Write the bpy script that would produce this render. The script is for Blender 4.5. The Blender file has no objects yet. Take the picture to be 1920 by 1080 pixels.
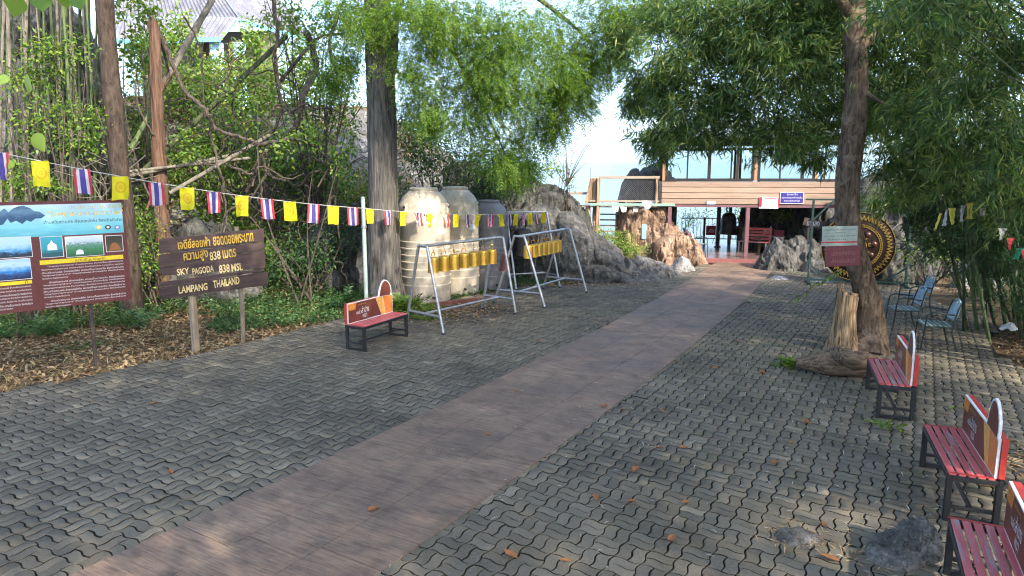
import bpy, math, random
import numpy as np
from mathutils import Vector, Matrix

R = math.radians
random.seed(7)
rng = np.random.default_rng(7)
scn = bpy.context.scene
COL = scn.collection

# ------------------------------------------------------------------ camera, sky, sun, exposure
F_PX, PITCH, CAM_H = 1300.0, R(9.2), 3.0
cam = bpy.data.cameras.new('camera')
cam.lens = 36.0 * F_PX / 1920.0
cam.sensor_width = 36.0
cam.clip_start = 0.05
cam.clip_end = 90000.0
cam_o = bpy.data.objects.new('camera', cam)
COL.objects.link(cam_o)
cam_o.location = (0, 0, CAM_H)
cam_o.rotation_euler = (R(90) - PITCH, 0, 0)
scn.camera = cam_o

SUN_EL, SUN_AZ = R(36), R(143)          # azimuth clockwise from +Y (the view direction)
world = bpy.data.worlds.new('World')
scn.world = world
world.use_nodes = True
wn, wl = world.node_tree.nodes, world.node_tree.links
wn.clear()
sky = wn.new('ShaderNodeTexSky')
sky.sky_type = 'NISHITA'
sky.sun_disc = False
sky.sun_elevation = SUN_EL
sky.sun_rotation = SUN_AZ
sky.altitude = 800
sky.air_density = 0.8
sky.dust_density = 3.0
sky.ozone_density = 0.3
bgn = wn.new('ShaderNodeBackground')
bgn.inputs['Strength'].default_value = 0.15
won = wn.new('ShaderNodeOutputWorld')
wl.new(sky.outputs[0], bgn.inputs['Color'])
wl.new(bgn.outputs[0], won.inputs['Surface'])

sun = bpy.data.lights.new('sun', 'SUN')
sun.energy = 2.0
sun.angle = R(0.53)
sun.color = (1.0, 0.90, 0.74)
sun_o = bpy.data.objects.new('sun', sun)
COL.objects.link(sun_o)
TO_SUN = Vector((math.sin(SUN_AZ) * math.cos(SUN_EL), math.cos(SUN_AZ) * math.cos(SUN_EL), math.sin(SUN_EL)))
sun_o.rotation_euler = TO_SUN.to_track_quat('Z', 'Y').to_euler()

scn.view_settings.view_transform = 'Standard'
scn.view_settings.look = 'None'
scn.view_settings.exposure = 2.35
scn.view_settings.gamma = 1.0
cy = scn.cycles
cy.max_bounces = 7
cy.diffuse_bounces = 4
cy.glossy_bounces = 3
cy.transmission_bounces = 4
cy.transparent_max_bounces = 12
cy.volume_bounces = 0
cy.sample_clamp_indirect = 6.0
cy.use_denoising = True
cy.use_adaptive_sampling = True
cy.adaptive_threshold = 0.02
cy.filter_width = 1.1
cy.caustics_reflective = False
cy.caustics_refractive = False

# ------------------------------------------------------------------ helpers
CP, SP = math.cos(PITCH), math.sin(PITCH)
def ray(px, py):
    a, b = (px - 960) / F_PX, (540 - py) / F_PX
    return Vector((a, CP + b * SP, -SP + b * CP))
def G(px, py, z=0.0):
    d = ray(px, py); t = (z - CAM_H) / d.z
    return Vector((d.x * t, d.y * t, z))
def A(px, py, Y):
    d = ray(px, py); t = Y / d.y
    return Vector((d.x * t, Y, CAM_H + d.z * t))

def tag(o, label=None, cat=None, group=None, kind=None):
    if label: o['label'] = label
    if cat: o['category'] = cat
    if group: o['group'] = group
    if kind: o['kind'] = kind
    return o
def thing(name, label, cat, loc=(0, 0, 0), rz=0.0, group=None):
    o = bpy.data.objects.new(name, None)
    COL.objects.link(o)
    o.empty_display_size = 0.1
    o.location = loc
    o.rotation_euler = (0, 0, rz)
    return tag(o, label, cat, group)
def copy_tree(o, parent=None):
    c = o.copy(); COL.objects.link(c); c.parent = parent
    for ch in o.children: copy_tree(ch, c)
    return c
def inst(mesh, name, parent, M=None):
    o = bpy.data.objects.new(name, mesh); COL.objects.link(o); o.parent = parent
    if M is not None: o.matrix_basis = M
    return o

def raw_mesh(name, V, Fq, mat=None, smooth=False, uv=None):
    """V (n,3) array, Fq (m,k) index array -> mesh, quickly"""
    V = np.asarray(V, dtype=np.float32); Fq = np.asarray(Fq, dtype=np.int32)
    me = bpy.data.meshes.new(name)
    m, k = Fq.shape
    me.vertices.add(len(V)); me.vertices.foreach_set('co', V.ravel())
    me.loops.add(m * k); me.loops.foreach_set('vertex_index', Fq.ravel())
    me.polygons.add(m)
    me.polygons.foreach_set('loop_start', np.arange(0, m * k, k, dtype=np.int32))
    if smooth: me.polygons.foreach_set('use_smooth', np.ones(m, dtype=bool))
    if uv is not None:
        l = me.uv_layers.new(name='UVMap')
        l.data.foreach_set('uv', np.asarray(uv, dtype=np.float32)[Fq.ravel()].ravel())
    me.update(calc_edges=True)
    if mat: me.materials.append(mat)
    return me
def raw_obj(name, V, Fq, mat, parent=None, smooth=False, uv=None):
    o = bpy.data.objects.new(name, raw_mesh(name, V, Fq, mat, smooth, uv)); COL.objects.link(o); o.parent = parent
    return o

class MB:
    def __init__(s): s.v, s.f = [], []
    def add(s, V, Fs):
        n = len(s.v); s.v += [tuple(p) for p in V]; s.f += [tuple(i + n for i in q) for q in Fs]; return s
    def box(s, c, size, M=None):
        hx, hy, hz = size[0] / 2, size[1] / 2, size[2] / 2
        P = [Vector((x * hx, y * hy, z * hz)) for z in (-1, 1) for y in (-1, 1) for x in (-1, 1)]
        if M is not None: P = [M @ p for p in P]
        c = Vector(c); P = [p + c for p in P]
        return s.add(P, [(0, 2, 3, 1), (4, 5, 7, 6), (0, 1, 5, 4), (2, 6, 7, 3), (0, 4, 6, 2), (1, 3, 7, 5)])
    def beam(s, p, q, w, h, up=(0, 0, 1)):
        p, q = Vector(p), Vector(q); d = (q - p).normalized(); up = Vector(up)
        x = d.cross(up)
        if x.length < 1e-3: x = d.cross(Vector((0, 1, 0)))
        x.normalize(); y = x.cross(d)
        P = []
        for b in (p, q):
            for sx, sy in ((-1, -1), (1, -1), (1, 1), (-1, 1)): P.append(b + x * sx * w / 2 + y * sy * h / 2)
        return s.add(P, [(0, 1, 2, 3), (4, 7, 6, 5), (0, 4, 5, 1), (1, 5, 6, 2), (2, 6, 7, 3), (3, 7, 4, 0)])
    def tube(s, pts, r, n=8, cap=True):
        pts = [Vector(p) for p in pts]; k = len(pts)
        if not hasattr(r, '__len__'): r = [r] * k
        V, Fs = [], []
        prev = None
        for i, p in enumerate(pts):
            d = (pts[min(i + 1, k - 1)] - pts[max(i - 1, 0)])
            if d.length < 1e-9: d = Vector((0, 0, 1))
            d.normalize()
            if prev is None:
                x = d.cross(Vector((0, 0, 1)))
                if x.length < 1e-2: x = d.cross(Vector((0, 1, 0)))
            else:
                x = prev - d * prev.dot(d)
            x.normalize(); prev = x; y = d.cross(x)
            for j in range(n):
                a = 2 * math.pi * j / n
                V.append(p + (x * math.cos(a) + y * math.sin(a)) * r[i])
        for i in range(k - 1):
            for j in range(n):
                a, b = i * n + j, i * n + (j + 1) % n
                Fs.append((a, b, b + n, a + n))
        if cap:
            Fs.append(tuple(reversed(range(n)))); Fs.append(tuple(range((k - 1) * n, k * n)))
        return s.add(V, Fs)
    def lathe(s, prof, n=24, c=(0, 0, 0), M=None):
        V, Fs = [], []
        for r_, z in prof:
            for j in range(n):
                a = 2 * math.pi * j / n
                p = Vector((r_ * math.cos(a), r_ * math.sin(a), z))
                V.append((M @ p if M is not None else p) + Vector(c))
        k = len(prof)
        for i in range(k - 1):
            for j in range(n):
                a, b = i * n + j, i * n + (j + 1) % n
                Fs.append((a, b, b + n, a + n))
        Fs.append(tuple(reversed(range(n)))); Fs.append(tuple(range((k - 1) * n, k * n)))
        return s.add(V, Fs)
    def prism(s, poly, t, M=None):
        """2-D polygon in local XZ, thickness t along +Y"""
        n = len(poly)
        V = [Vector((x, 0, z)) for x, z in poly] + [Vector((x, t, z)) for x, z in poly]
        if M is not None: V = [M @ p for p in V]
        Fs = [tuple(range(n)), tuple(reversed(range(n, 2 * n)))]
        for i in range(n):
            j = (i + 1) % n
            Fs.append((i, i + n, j + n, j))
        return s.add(V, Fs)
    def mesh(s, name, mat, smooth=False, off=None):
        V = s.v if off is None else [(p[0] - off[0], p[1] - off[1], p[2] - off[2]) for p in s.v]
        me = bpy.data.meshes.new(name)
        me.from_pydata([tuple(p) for p in V], [], s.f)
        me.update()
        if smooth:
            me.polygons.foreach_set('use_smooth', np.ones(len(me.polygons), dtype=bool))
            try: me.set_sharp_from_angle(angle=R(40))
            except Exception: pass
        if mat: me.materials.append(mat)
        return me
    def build(s, name, mat, parent=None, smooth=False, off=None, bevel=0.0):
        o = bpy.data.objects.new(name, s.mesh(name, mat, smooth, off)); COL.objects.link(o); o.parent = parent
        if bevel:
            b = o.modifiers.new('bevel', 'BEVEL'); b.width = bevel; b.segments = 1; b.limit_method = 'ANGLE'
        return o

def spline(pts, n):
    """Catmull-Rom through points, n samples per span"""
    P = [Vector(p) for p in pts]; P = [P[0] * 2 - P[1]] + P + [P[-1] * 2 - P[-2]]
    out = []
    for i in range(1, len(P) - 2):
        a, b, c, d = P[i - 1:i + 3]
        for k in range(n):
            t = k / n
            out.append(0.5 * ((2 * b) + (c - a) * t + (2 * a - 5 * b + 4 * c - d) * t * t + (-a + 3 * b - 3 * c + d) * t ** 3))
    out.append(P[-2])
    return out

# value noise in numpy ------------------------------------------------
_H = np.random.default_rng(3).random(65536).astype(np.float64)
def _h(i, j, k): return _H[(i * 1619 + j * 31337 + k * 6971 + 1013) & 65535]
def vnoise(P):
    P = np.asarray(P, dtype=np.float64); I = np.floor(P).astype(np.int64); f = P - I; f = f * f * (3 - 2 * f)
    i, j, k = I[..., 0], I[..., 1], I[..., 2]; u, v, w = f[..., 0], f[..., 1], f[..., 2]
    def L(a, b, t): return a + (b - a) * t
    return L(L(L(_h(i, j, k), _h(i + 1, j, k), u), L(_h(i, j + 1, k), _h(i + 1, j + 1, k), u), v),
             L(L(_h(i, j, k + 1), _h(i + 1, j, k + 1), u), L(_h(i, j + 1, k + 1), _h(i + 1, j + 1, k + 1), u), v), w) * 2 - 1
def fbm(P, o=4, lac=2.03, gain=0.5):
    P = np.asarray(P, dtype=np.float64); s = 0; a = 1.0; q = P.copy()
    for _ in range(o):
        s = s + a * vnoise(q); q = q * lac + 17.3; a *= gain
    return s
def ridged(P, o=4):
    P = np.asarray(P, dtype=np.float64); s = 0; a = 1.0; q = P.copy()
    for _ in range(o):
        s = s + a * (1 - 2 * np.abs(vnoise(q))); q = q * 2.1 + 11.7; a *= 0.5
    return s

# ------------------------------------------------------------------ materials
def nodes(name):
    m = bpy.data.materials.new(name); m.use_nodes = True
    nt = m.node_tree; nt.nodes.clear()
    out = nt.nodes.new('ShaderNodeOutputMaterial')
    b = nt.nodes.new('ShaderNodeBsdfPrincipled')
    nt.links.new(b.outputs[0], out.inputs['Surface'])
    return m, nt, b, out
def N(nt, t, **kw):
    n = nt.nodes.new('ShaderNode' + t)
    for k, v in kw.items():
        if k.startswith('i_'):
            key = k[2:]; key = int(key) if key.isdigit() else key.replace('_', ' ')
            n.inputs[key].default_value = v
        else: setattr(n, k, v)
    return n
def c4(c): return (c[0], c[1], c[2], 1.0)
def ramp(nt, src, stops, interp='LINEAR'):
    r = nt.nodes.new('ShaderNodeValToRGB'); r.color_ramp.interpolation = interp
    e = r.color_ramp.elements
    e[0].position, e[0].color = stops[0][0], c4(stops[0][1])
    e[1].position, e[1].color = stops[-1][0], c4(stops[-1][1])
    for p, c in stops[1:-1]:
        q = e.new(p); q.color = c4(c)
    nt.links.new(src, r.inputs[0]); return r.outputs[0]
def coords(nt, kind='Object', scale=(1, 1, 1), rot=(0, 0, 0)):
    mp = N(nt, 'Mapping'); mp.inputs['Scale'].default_value = scale; mp.inputs['Rotation'].default_value = rot
    if kind == 'World':
        g = N(nt, 'NewGeometry'); nt.links.new(g.outputs['Position'], mp.inputs['Vector'])
    else:
        t = N(nt, 'TexCoord'); nt.links.new(t.outputs[kind], mp.inputs['Vector'])
    return mp.outputs[0]
def noise_n(nt, vec, scale, detail=5, rough=0.55, dist=0.0):
    n = N(nt, 'TexNoise', i_Scale=scale, i_Detail=detail, i_Roughness=rough, i_Distortion=dist)
    nt.links.new(vec, n.inputs['Vector']); return n.outputs['Fac']
def mixc(nt, fac, a, b, mode='MIX'):
    m = N(nt, 'Mix', data_type='RGBA', blend_type=mode)
    if isinstance(fac, (int, float)): m.inputs[0].default_value = fac
    else: nt.links.new(fac, m.inputs[0])
    for i, x in ((6, a), (7, b)):
        if isinstance(x, (tuple, list)): m.inputs[i].default_value = c4(x)
        else: nt.links.new(x, m.inputs[i])
    return m.outputs[2]
def math_n(nt, op, a, b=0.5, c=None):
    m = N(nt, 'Math', operation=op)
    for i, x in enumerate((a, b, c)):
        if x is None: continue
        if isinstance(x, (int, float)): m.inputs[i].default_value = x
        else: nt.links.new(x, m.inputs[i])
    return m.outputs[0]
def bump(nt, b, h, strength=0.4, dist=0.02):
    n = N(nt, 'Bump'); n.inputs['Strength'].default_value = strength; n.inputs['Distance'].default_value = dist
    nt.links.new(h, n.inputs['Height']); nt.links.new(n.outputs[0], b.inputs['Normal'])

def mottled(name, c1, c2, scale=6, rough=0.6, bs=0.25, bd=0.01, metal=0.0, c3=None, stretch=(1, 1, 1), kind='Object', spec=0.5, fine=None):
    m, nt, b, out = nodes(name)
    v = coords(nt, kind, stretch)
    f = noise_n(nt, v, scale, 6, 0.6)
    st = [(0.32, c1), (0.68, c2)] if c3 is None else [(0.3, c1), (0.52, c2), (0.72, c3)]
    col = ramp(nt, f, st)
    f2 = noise_n(nt, v, scale * (fine or 7), 4, 0.6)
    col = mixc(nt, 0.35, col, ramp(nt, f2, [(0.3, (0.45, 0.45, 0.45)), (0.7, (1.35, 1.35, 1.35))]), 'MULTIPLY')
    nt.links.new(col, b.inputs['Base Color'])
    b.inputs['Roughness'].default_value = rough; b.inputs['Metallic'].default_value = metal
    b.inputs['Specular IOR Level'].default_value = spec
    if bs: bump(nt, b, math_n(nt, 'ADD', f, f2), bs, bd)
    return m
def leaf_mat(name, stops, trans=0.35, rough=0.45, spec=0.35):
    m, nt, b, out = nodes(name)
    g = N(nt, 'NewGeometry')
    col = ramp(nt, g.outputs['Random Per Island'], stops)
    nt.links.new(col, b.inputs['Base Color']); b.inputs['Roughness'].default_value = rough
    b.inputs['Specular IOR Level'].default_value = spec
    t = N(nt, 'BsdfTranslucent')
    hs = N(nt, 'HueSaturation', i_Hue=0.485, i_Saturation=1.15, i_Value=1.25); nt.links.new(col, hs.inputs['Color'])
    nt.links.new(hs.outputs[0], t.inputs['Color'])
    mx = N(nt, 'MixShader'); mx.inputs[0].default_value = trans
    nt.links.new(b.outputs[0], mx.inputs[1]); nt.links.new(t.outputs[0], mx.inputs[2])
    nt.links.new(mx.outputs[0], out.inputs['Surface'])
    return m
def plain(name, c, rough=0.5, metal=0.0, var=0.12, spec=0.5):
    return mottled(name, tuple(x * (1 - var) for x in c), tuple(min(1, x * (1 + var)) for x in c), 3.5, rough, 0.06, 0.004, metal, spec=spec)

def rock_mat(name, dark, mid, light, moss=None, scale=1.0):
    m, nt, b, out = nodes(name)
    v = coords(nt, 'World')
    f = noise_n(nt, v, 1.3 * scale, 8, 0.65, 0.6)
    col = ramp(nt, f, [(0.30, dark), (0.5, mid), (0.70, light)])
    vs = coords(nt, 'World', (1.0, 1.0, 0.35))
    st = noise_n(nt, vs, 5 * scale, 6, 0.7, 1.2)
    col = mixc(nt, 0.75, col, ramp(nt, st, [(0.32, (0.28, 0.28, 0.29)), (0.55, (1.0, 1.0, 1.0)), (0.72, (1.5, 1.5, 1.48))]), 'MULTIPLY')
    vo = N(nt, 'TexVoronoi', feature='DISTANCE_TO_EDGE', i_Scale=1.7 * scale)
    w = N(nt, 'TexNoise', i_Scale=2.2 * scale, i_Detail=4.0); nt.links.new(v, w.inputs['Vector'])
    vv = N(nt, 'VectorMath', operation='ADD'); nt.links.new(v, vv.inputs[0]); nt.links.new(w.outputs['Color'], vv.inputs[1])
    nt.links.new(vv.outputs[0], vo.inputs['Vector'])
    ck = ramp(nt, vo.outputs['Distance'], [(0.0, (0.35, 0.34, 0.33)), (0.05, (1, 1, 1))])
    col = mixc(nt, 0.7, col, ck, 'MULTIPLY')
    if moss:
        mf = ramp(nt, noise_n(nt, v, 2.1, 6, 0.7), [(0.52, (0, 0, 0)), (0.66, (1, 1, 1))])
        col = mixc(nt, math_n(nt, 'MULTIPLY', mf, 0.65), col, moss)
    nt.links.new(col, b.inputs['Base Color']); b.inputs['Roughness'].default_value = 0.85
    b.inputs['Specular IOR Level'].default_value = 0.25
    fn = noise_n(nt, v, 14 * scale, 8, 0.7)
    h = math_n(nt, 'ADD', math_n(nt, 'MULTIPLY', st, 1.3), math_n(nt, 'ADD', math_n(nt, 'MULTIPLY', fn, 0.6), math_n(nt, 'MULTIPLY', ck, 0.25)))
    bump(nt, b, h, 0.9, 0.06)
    return m
def bark_mat(name, dark, light, vs=14, hs=2.0, extra=None, sc=None):
    m, nt, b, out = nodes(name)
    v = coords(nt, 'World', sc or (vs, vs, hs))
    f = noise_n(nt, v, 1.0, 7, 0.65, 0.5)
    col = ramp(nt, f, [(0.34, dark), (0.62, light)])
    if extra:
        e = ramp(nt, noise_n(nt, coords(nt, 'World'), 3.2, 5, 0.65), [(0.52, (0, 0, 0)), (0.63, (1, 1, 1))])
        col = mixc(nt, math_n(nt, 'MULTIPLY', e, 0.6), col, extra)
    nt.links.new(col, b.inputs['Base Color']); b.inputs['Roughness'].default_value = 0.9
    b.inputs['Specular IOR Level'].default_value = 0.2
    bump(nt, b, f, 1.0, 0.03)
    return m
def wood_mat(name, c1, c2, axis=0, rough=0.6, wear=None, glob=False):
    m, nt, b, out = nodes(name)
    sc = [16, 16, 16]; sc[axis] = 1.2
    v = coords(nt, 'World' if glob else 'Object', tuple(sc))
    oi = N(nt, 'ObjectInfo')
    ad = N(nt, 'VectorMath', operation='ADD'); nt.links.new(v, ad.inputs[0])
    cb = N(nt, 'CombineXYZ'); k = math_n(nt, 'MULTIPLY', oi.outputs['Random'], 37.0)
    for i in range(3): nt.links.new(k, cb.inputs[i])
    nt.links.new(cb.outputs[0], ad.inputs[1])
    f = noise_n(nt, ad.outputs[0], 1.0, 6, 0.6, 0.7)
    col = ramp(nt, f, [(0.3, c1), (0.68, c2)])
    tone = ramp(nt, oi.outputs['Random'], [(0, (0.78, 0.78, 0.78)), (1, (1.15, 1.15, 1.15))])
    col = mixc(nt, 1.0, col, tone, 'MULTIPLY')
    if wear:
        wf = ramp(nt, noise_n(nt, ad.outputs[0], 0.45, 8, 0.75), [(0.54, (0, 0, 0)), (0.60, (0.9, 0.9, 0.9))])
        col = mixc(nt, wf, col, wear)
    nt.links.new(col, b.inputs['Base Color']); b.inputs['Roughness'].default_value = rough
    bump(nt, b, f, 0.3, 0.006)
    return m
def glass_mat():
    m, nt, b, out = nodes('window_glass')
    tr = N(nt, 'BsdfTransparent'); tr.inputs[0].default_value = (0.95, 0.98, 0.98, 1)
    gl = N(nt, 'BsdfGlossy', i_Roughness=0.02)
    fr = N(nt, 'Fresnel', i_IOR=1.5)
    mx = N(nt, 'MixShader'); nt.links.new(fr.outputs[0], mx.inputs[0])
    nt.links.new(tr.outputs[0], mx.inputs[1]); nt.links.new(gl.outputs[0], mx.inputs[2]); nt.links.new(mx.outputs[0], out.inputs['Surface'])
    return m

M = {}
M['rock'] = rock_mat('grey_limestone', (0.045, 0.043, 0.04), (0.125, 0.12, 0.11), (0.25, 0.24, 0.222), scale=1.9)
M['rock_small'] = rock_mat('grey_stone', (0.075, 0.07, 0.062), (0.24, 0.225, 0.20), (0.48, 0.455, 0.41), scale=3)
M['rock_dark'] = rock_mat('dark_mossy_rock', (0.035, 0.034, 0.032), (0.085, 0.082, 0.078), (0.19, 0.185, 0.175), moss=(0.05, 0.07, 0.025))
M['rock_orange'] = rock_mat('orange_stained_rock', (0.14, 0.085, 0.055), (0.33, 0.215, 0.145), (0.46, 0.35, 0.26), scale=1.3)
M['rock_white'] = rock_mat('pale_rock', (0.22, 0.22, 0.22), (0.42, 0.41, 0.40), (0.6, 0.59, 0.57), scale=2)
M['bark_grey'] = bark_mat('grey_furrowed_bark', (0.032, 0.029, 0.026), (0.155, 0.142, 0.125), 16, 1.6)
M['bark_brown'] = bark_mat('brown_bark', (0.022, 0.016, 0.013), (0.085, 0.062, 0.048), 15, 4)
M['bark_right'] = bark_mat('mottled_bark', (0.032, 0.023, 0.017), (0.165, 0.118, 0.082), 16, 5, extra=(0.27, 0.21, 0.15))
M['bark_dead'] = bark_mat('dead_reddish_wood', (0.045, 0.027, 0.02), (0.17, 0.10, 0.068), 18, 1.2)
M['vine'] = bark_mat('vine_bark', (0.032, 0.026, 0.022), (0.125, 0.098, 0.08), 18, 6)
M['stump'] = bark_mat('weathered_stump_wood', (0.06, 0.036, 0.02), (0.40, 0.28, 0.165), 24, 0.8)
M['log'] = bark_mat('dry_log', (0.035, 0.024, 0.017), (0.28, 0.195, 0.13), sc=(2.2, 20, 24))
M['cane_dry'] = bark_mat('dry_bamboo_cane', (0.09, 0.08, 0.062), (0.23, 0.205, 0.165), 9, 2)
M['cane_green'] = bark_mat('green_bamboo_cane', (0.045, 0.075, 0.03), (0.14, 0.18, 0.08), 9, 2)
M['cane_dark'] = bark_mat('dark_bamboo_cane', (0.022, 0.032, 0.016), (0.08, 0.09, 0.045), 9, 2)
g_ = lambda *s: [(i / (len(s) - 1), c) for i, c in enumerate(s)]
M['leaf_bright'] = leaf_mat('bright_feather_leaf', g_((0.05, 0.12, 0.025), (0.10, 0.21, 0.035), (0.17, 0.30, 0.045), (0.27, 0.36, 0.06)), 0.5)
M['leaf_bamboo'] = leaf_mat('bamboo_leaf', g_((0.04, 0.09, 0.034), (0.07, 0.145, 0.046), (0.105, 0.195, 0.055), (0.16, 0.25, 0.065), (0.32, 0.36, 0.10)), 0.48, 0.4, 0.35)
M['leaf_mid'] = leaf_mat('shrub_leaf', g_((0.05, 0.11, 0.02), (0.09, 0.19, 0.03), (0.16, 0.28, 0.045), (0.28, 0.32, 0.06)), 0.42)
M['leaf_light'] = leaf_mat('light_shrub_leaf', g_((0.08, 0.17, 0.03), (0.15, 0.27, 0.045), (0.24, 0.34, 0.07), (0.36, 0.36, 0.09)), 0.42)
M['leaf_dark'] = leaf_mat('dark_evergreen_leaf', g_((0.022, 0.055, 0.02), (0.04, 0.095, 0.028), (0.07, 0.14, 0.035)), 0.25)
M['leaf_weed'] = leaf_mat('ground_weed_leaf', g_((0.035, 0.09, 0.03), (0.06, 0.14, 0.045), (0.10, 0.19, 0.06), (0.16, 0.22, 0.07)), 0.3)
M['leaf_dry'] = leaf_mat('dry_leaf', g_((0.13, 0.075, 0.035), (0.28, 0.17, 0.08), (0.40, 0.27, 0.14), (0.50, 0.38, 0.22), (0.2, 0.10, 0.05)), 0.15, 0.7, 0.2)
M['leaf_fallen'] = leaf_mat('fallen_brown_leaf', g_((0.22, 0.09, 0.035), (0.36, 0.16, 0.06), (0.30, 0.12, 0.05)), 0.1, 0.7, 0.2)
M['red_paint'] = wood_mat('red_painted_slat', (0.52, 0.085, 0.09), (0.64, 0.14, 0.145), 0, 0.42, wear=(0.33, 0.30, 0.31))
M['red_frame'] = plain('red_painted_steel', (0.50, 0.045, 0.032), 0.42)
M['black_steel'] = plain('black_painted_steel', (0.018, 0.018, 0.019), 0.45, 0.0, 0.3)
M['galv'] = mottled('galvanised_pipe', (0.30, 0.31, 0.32), (0.50, 0.51, 0.52), 14, 0.42, 0.08, 0.003, 0.75)
M['gold'] = mottled('gold_painted_bell', (0.43, 0.24, 0.03), (0.58, 0.345, 0.05), 5, 0.38, 0.05, 0.003, 0.65)
M['iron'] = mottled('dark_iron', (0.03, 0.026, 0.024), (0.08, 0.065, 0.058), 8, 0.55, 0.2, 0.004, 0.5)
M['chrome'] = mottled('wire_hook', (0.35, 0.32, 0.26), (0.55, 0.5, 0.42), 12, 0.35, 0.0, 0, 0.8)
M['white'] = plain('white_paint', (0.72, 0.72, 0.71), 0.5)
# ------------------------------------------------------------------ terrain
HILL = [(-60, -4), (-20, 9.5), (-13, 12.8), (-9.5, 15.0), (-6.5, 16.9), (-4.2, 17.9), (-2.6, 18.6), (-0.2, 20.2), (2.2, 23.2), (3.0, 27.0), (3.2, 60)]
def hill_dist(x, y):
    """signed distance into the hill side (left/back of the foot line)"""
    best = np.full(np.shape(x), 1e9); sgn = np.zeros(np.shape(x))
    for (ax, ay), (bx, by) in zip(HILL[:-1], HILL[1:]):
        dx, dy = bx - ax, by - ay; L2 = dx * dx + dy * dy
        t = np.clip(((x - ax) * dx + (y - ay) * dy) / L2, 0, 1)
        d = np.hypot(x - (ax + dx * t), y - (ay + dy * t))
        s = np.sign((y - ay) * dx - (x - ax) * dy)
        m = d < best; best = np.where(m, d, best); sgn = np.where(m, s, sgn)
    return best * sgn
def sstep(a, b, x):
    t = np.clip((x - a) / (b - a), 0, 1); return t * t * (3 - 2 * t)
def terr(x, y):
    x = np.asarray(x, dtype=np.float64); y = np.asarray(y, dtype=np.float64)
    d = hill_dist(x, y)
    top = 0.9 + 3.1 * sstep(3.2, -6.5, x)
    P = np.stack([x * 0.45, y * 0.45, x * 0 + 2.2], -1)
    bumpy = ridged(P, 4)
    z = top * sstep(-0.2, 7.5, d) + np.clip(d, 0, 3) * 0.28
    z = z + np.where(d > 0, np.clip(d, 0, 1.5) * 0.30 * bumpy, 0) * sstep(400, 20, np.hypot(x, y))
    z = z + 0.015 * fbm(np.stack([x * .35, y * .35, x * 0], -1), 2) * (d < 0)
    # right bank under the bamboo: a low rise
    z = z + 0.35 * sstep(9.0, 12.5, x) * sstep(20, 16, y) + 2.0 * sstep(12, 22, x) * sstep(26, 18, y)
    # the hilltop ends behind the deck: steep fall into the valley
    e = np.maximum(np.maximum(y - 27.5 - 6 * sstep(-2, -14, x), x - 27), np.maximum(-x - 40, -y - 30))
    fall = np.where(e > 0, e * 0.95 + 0.01 * e * e, 0.0)
    z = z - np.minimum(fall, 520 + z * 0)
    z = np.where(e > 300, np.maximum(z, -520), z)
    far = np.hypot(x, y)
    z = np.where(far > 900, -520 + 18 * fbm(np.stack([x / 900, y / 900, x * 0], -1), 4), z)
    return z
def axis(lo, hi, step, far, gr=1.17):
    a = list(np.arange(lo, hi + 1e-6, step)); s = step; p = hi
    while p < far: s *= gr; p += s; a.append(p)
    s = step; p = lo; b = []
    while p > -far: s *= gr; p -= s; b.append(p)
    return np.array(b[::-1] + a)
gx, gy = axis(-16, 15, 0.22, 32000), axis(2, 32, 0.22, 32000)
X, Y = np.meshgrid(gx, gy)
Z = terr(X, Y)
nx, ny = len(gx), len(gy)
idx = np.arange(nx * ny).reshape(ny, nx)
quads = np.stack([idx[:-1, :-1], idx[:-1, 1:], idx[1:, 1:], idx[1:, :-1]], -1).reshape(-1, 4)

def terrain_mat():
    m, nt, b, out = nodes('hill_soil_and_rock')
    v = coords(nt, 'World')
    g = N(nt, 'NewGeometry'); sx = N(nt, 'SeparateXYZ'); nt.links.new(g.outputs['Normal'], sx.inputs[0])
    f = noise_n(nt, v, 2.2, 8, 0.65)
    soil = ramp(nt, f, [(0.3, (0.05, 0.035, 0.02)), (0.5, (0.12, 0.085, 0.05)), (0.7, (0.22, 0.16, 0.09))])
    st = noise_n(nt, coords(nt, 'World', (1, 1, 0.4)), 4.5, 8, 0.7, 1.0)
    rk = ramp(nt, st, [(0.3, (0.045, 0.044, 0.043)), (0.52, (0.14, 0.137, 0.13)), (0.72, (0.34, 0.33, 0.32))])
    k = math_n(nt, 'ADD', sx.outputs[2], math_n(nt, 'MULTIPLY', math_n(nt, 'SUBTRACT', f, 0.5), 0.5))
    fac = ramp(nt, k, [(0.72, (1, 1, 1)), (0.9, (0, 0, 0))])
    col = mixc(nt, fac, soil, rk)
    # forest and fields of the valley, far below
    ln = N(nt, 'VectorMath', operation='LENGTH'); nt.links.new(g.outputs['Position'], ln.inputs[0])
    fa = math_n(nt, 'GREATER_THAN', ln.outputs['Value'], 120.0)
    fld = ramp(nt, noise_n(nt, v, 0.0035, 6, 0.6), [(0.35, (0.03, 0.06, 0.025)), (0.6, (0.09, 0.12, 0.05))])
    col = mixc(nt, fa, col, fld)
    nt.links.new(col, b.inputs['Base Color']); b.inputs['Roughness'].default_value = 0.95
    b.inputs['Specular IOR Level'].default_value = 0.15
    bump(nt, b, math_n(nt, 'ADD', st, math_n(nt, 'MULTIPLY', f, 0.5)), 0.8, 0.08)
    return m
ground = raw_obj('ground', np.stack([X.ravel(), Y.ravel(), Z.ravel() - 0.10 * (hill_dist(X, Y).ravel() < -0.3)], -1), quads, terrain_mat(), smooth=True)
tag(ground, kind='structure')

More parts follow.
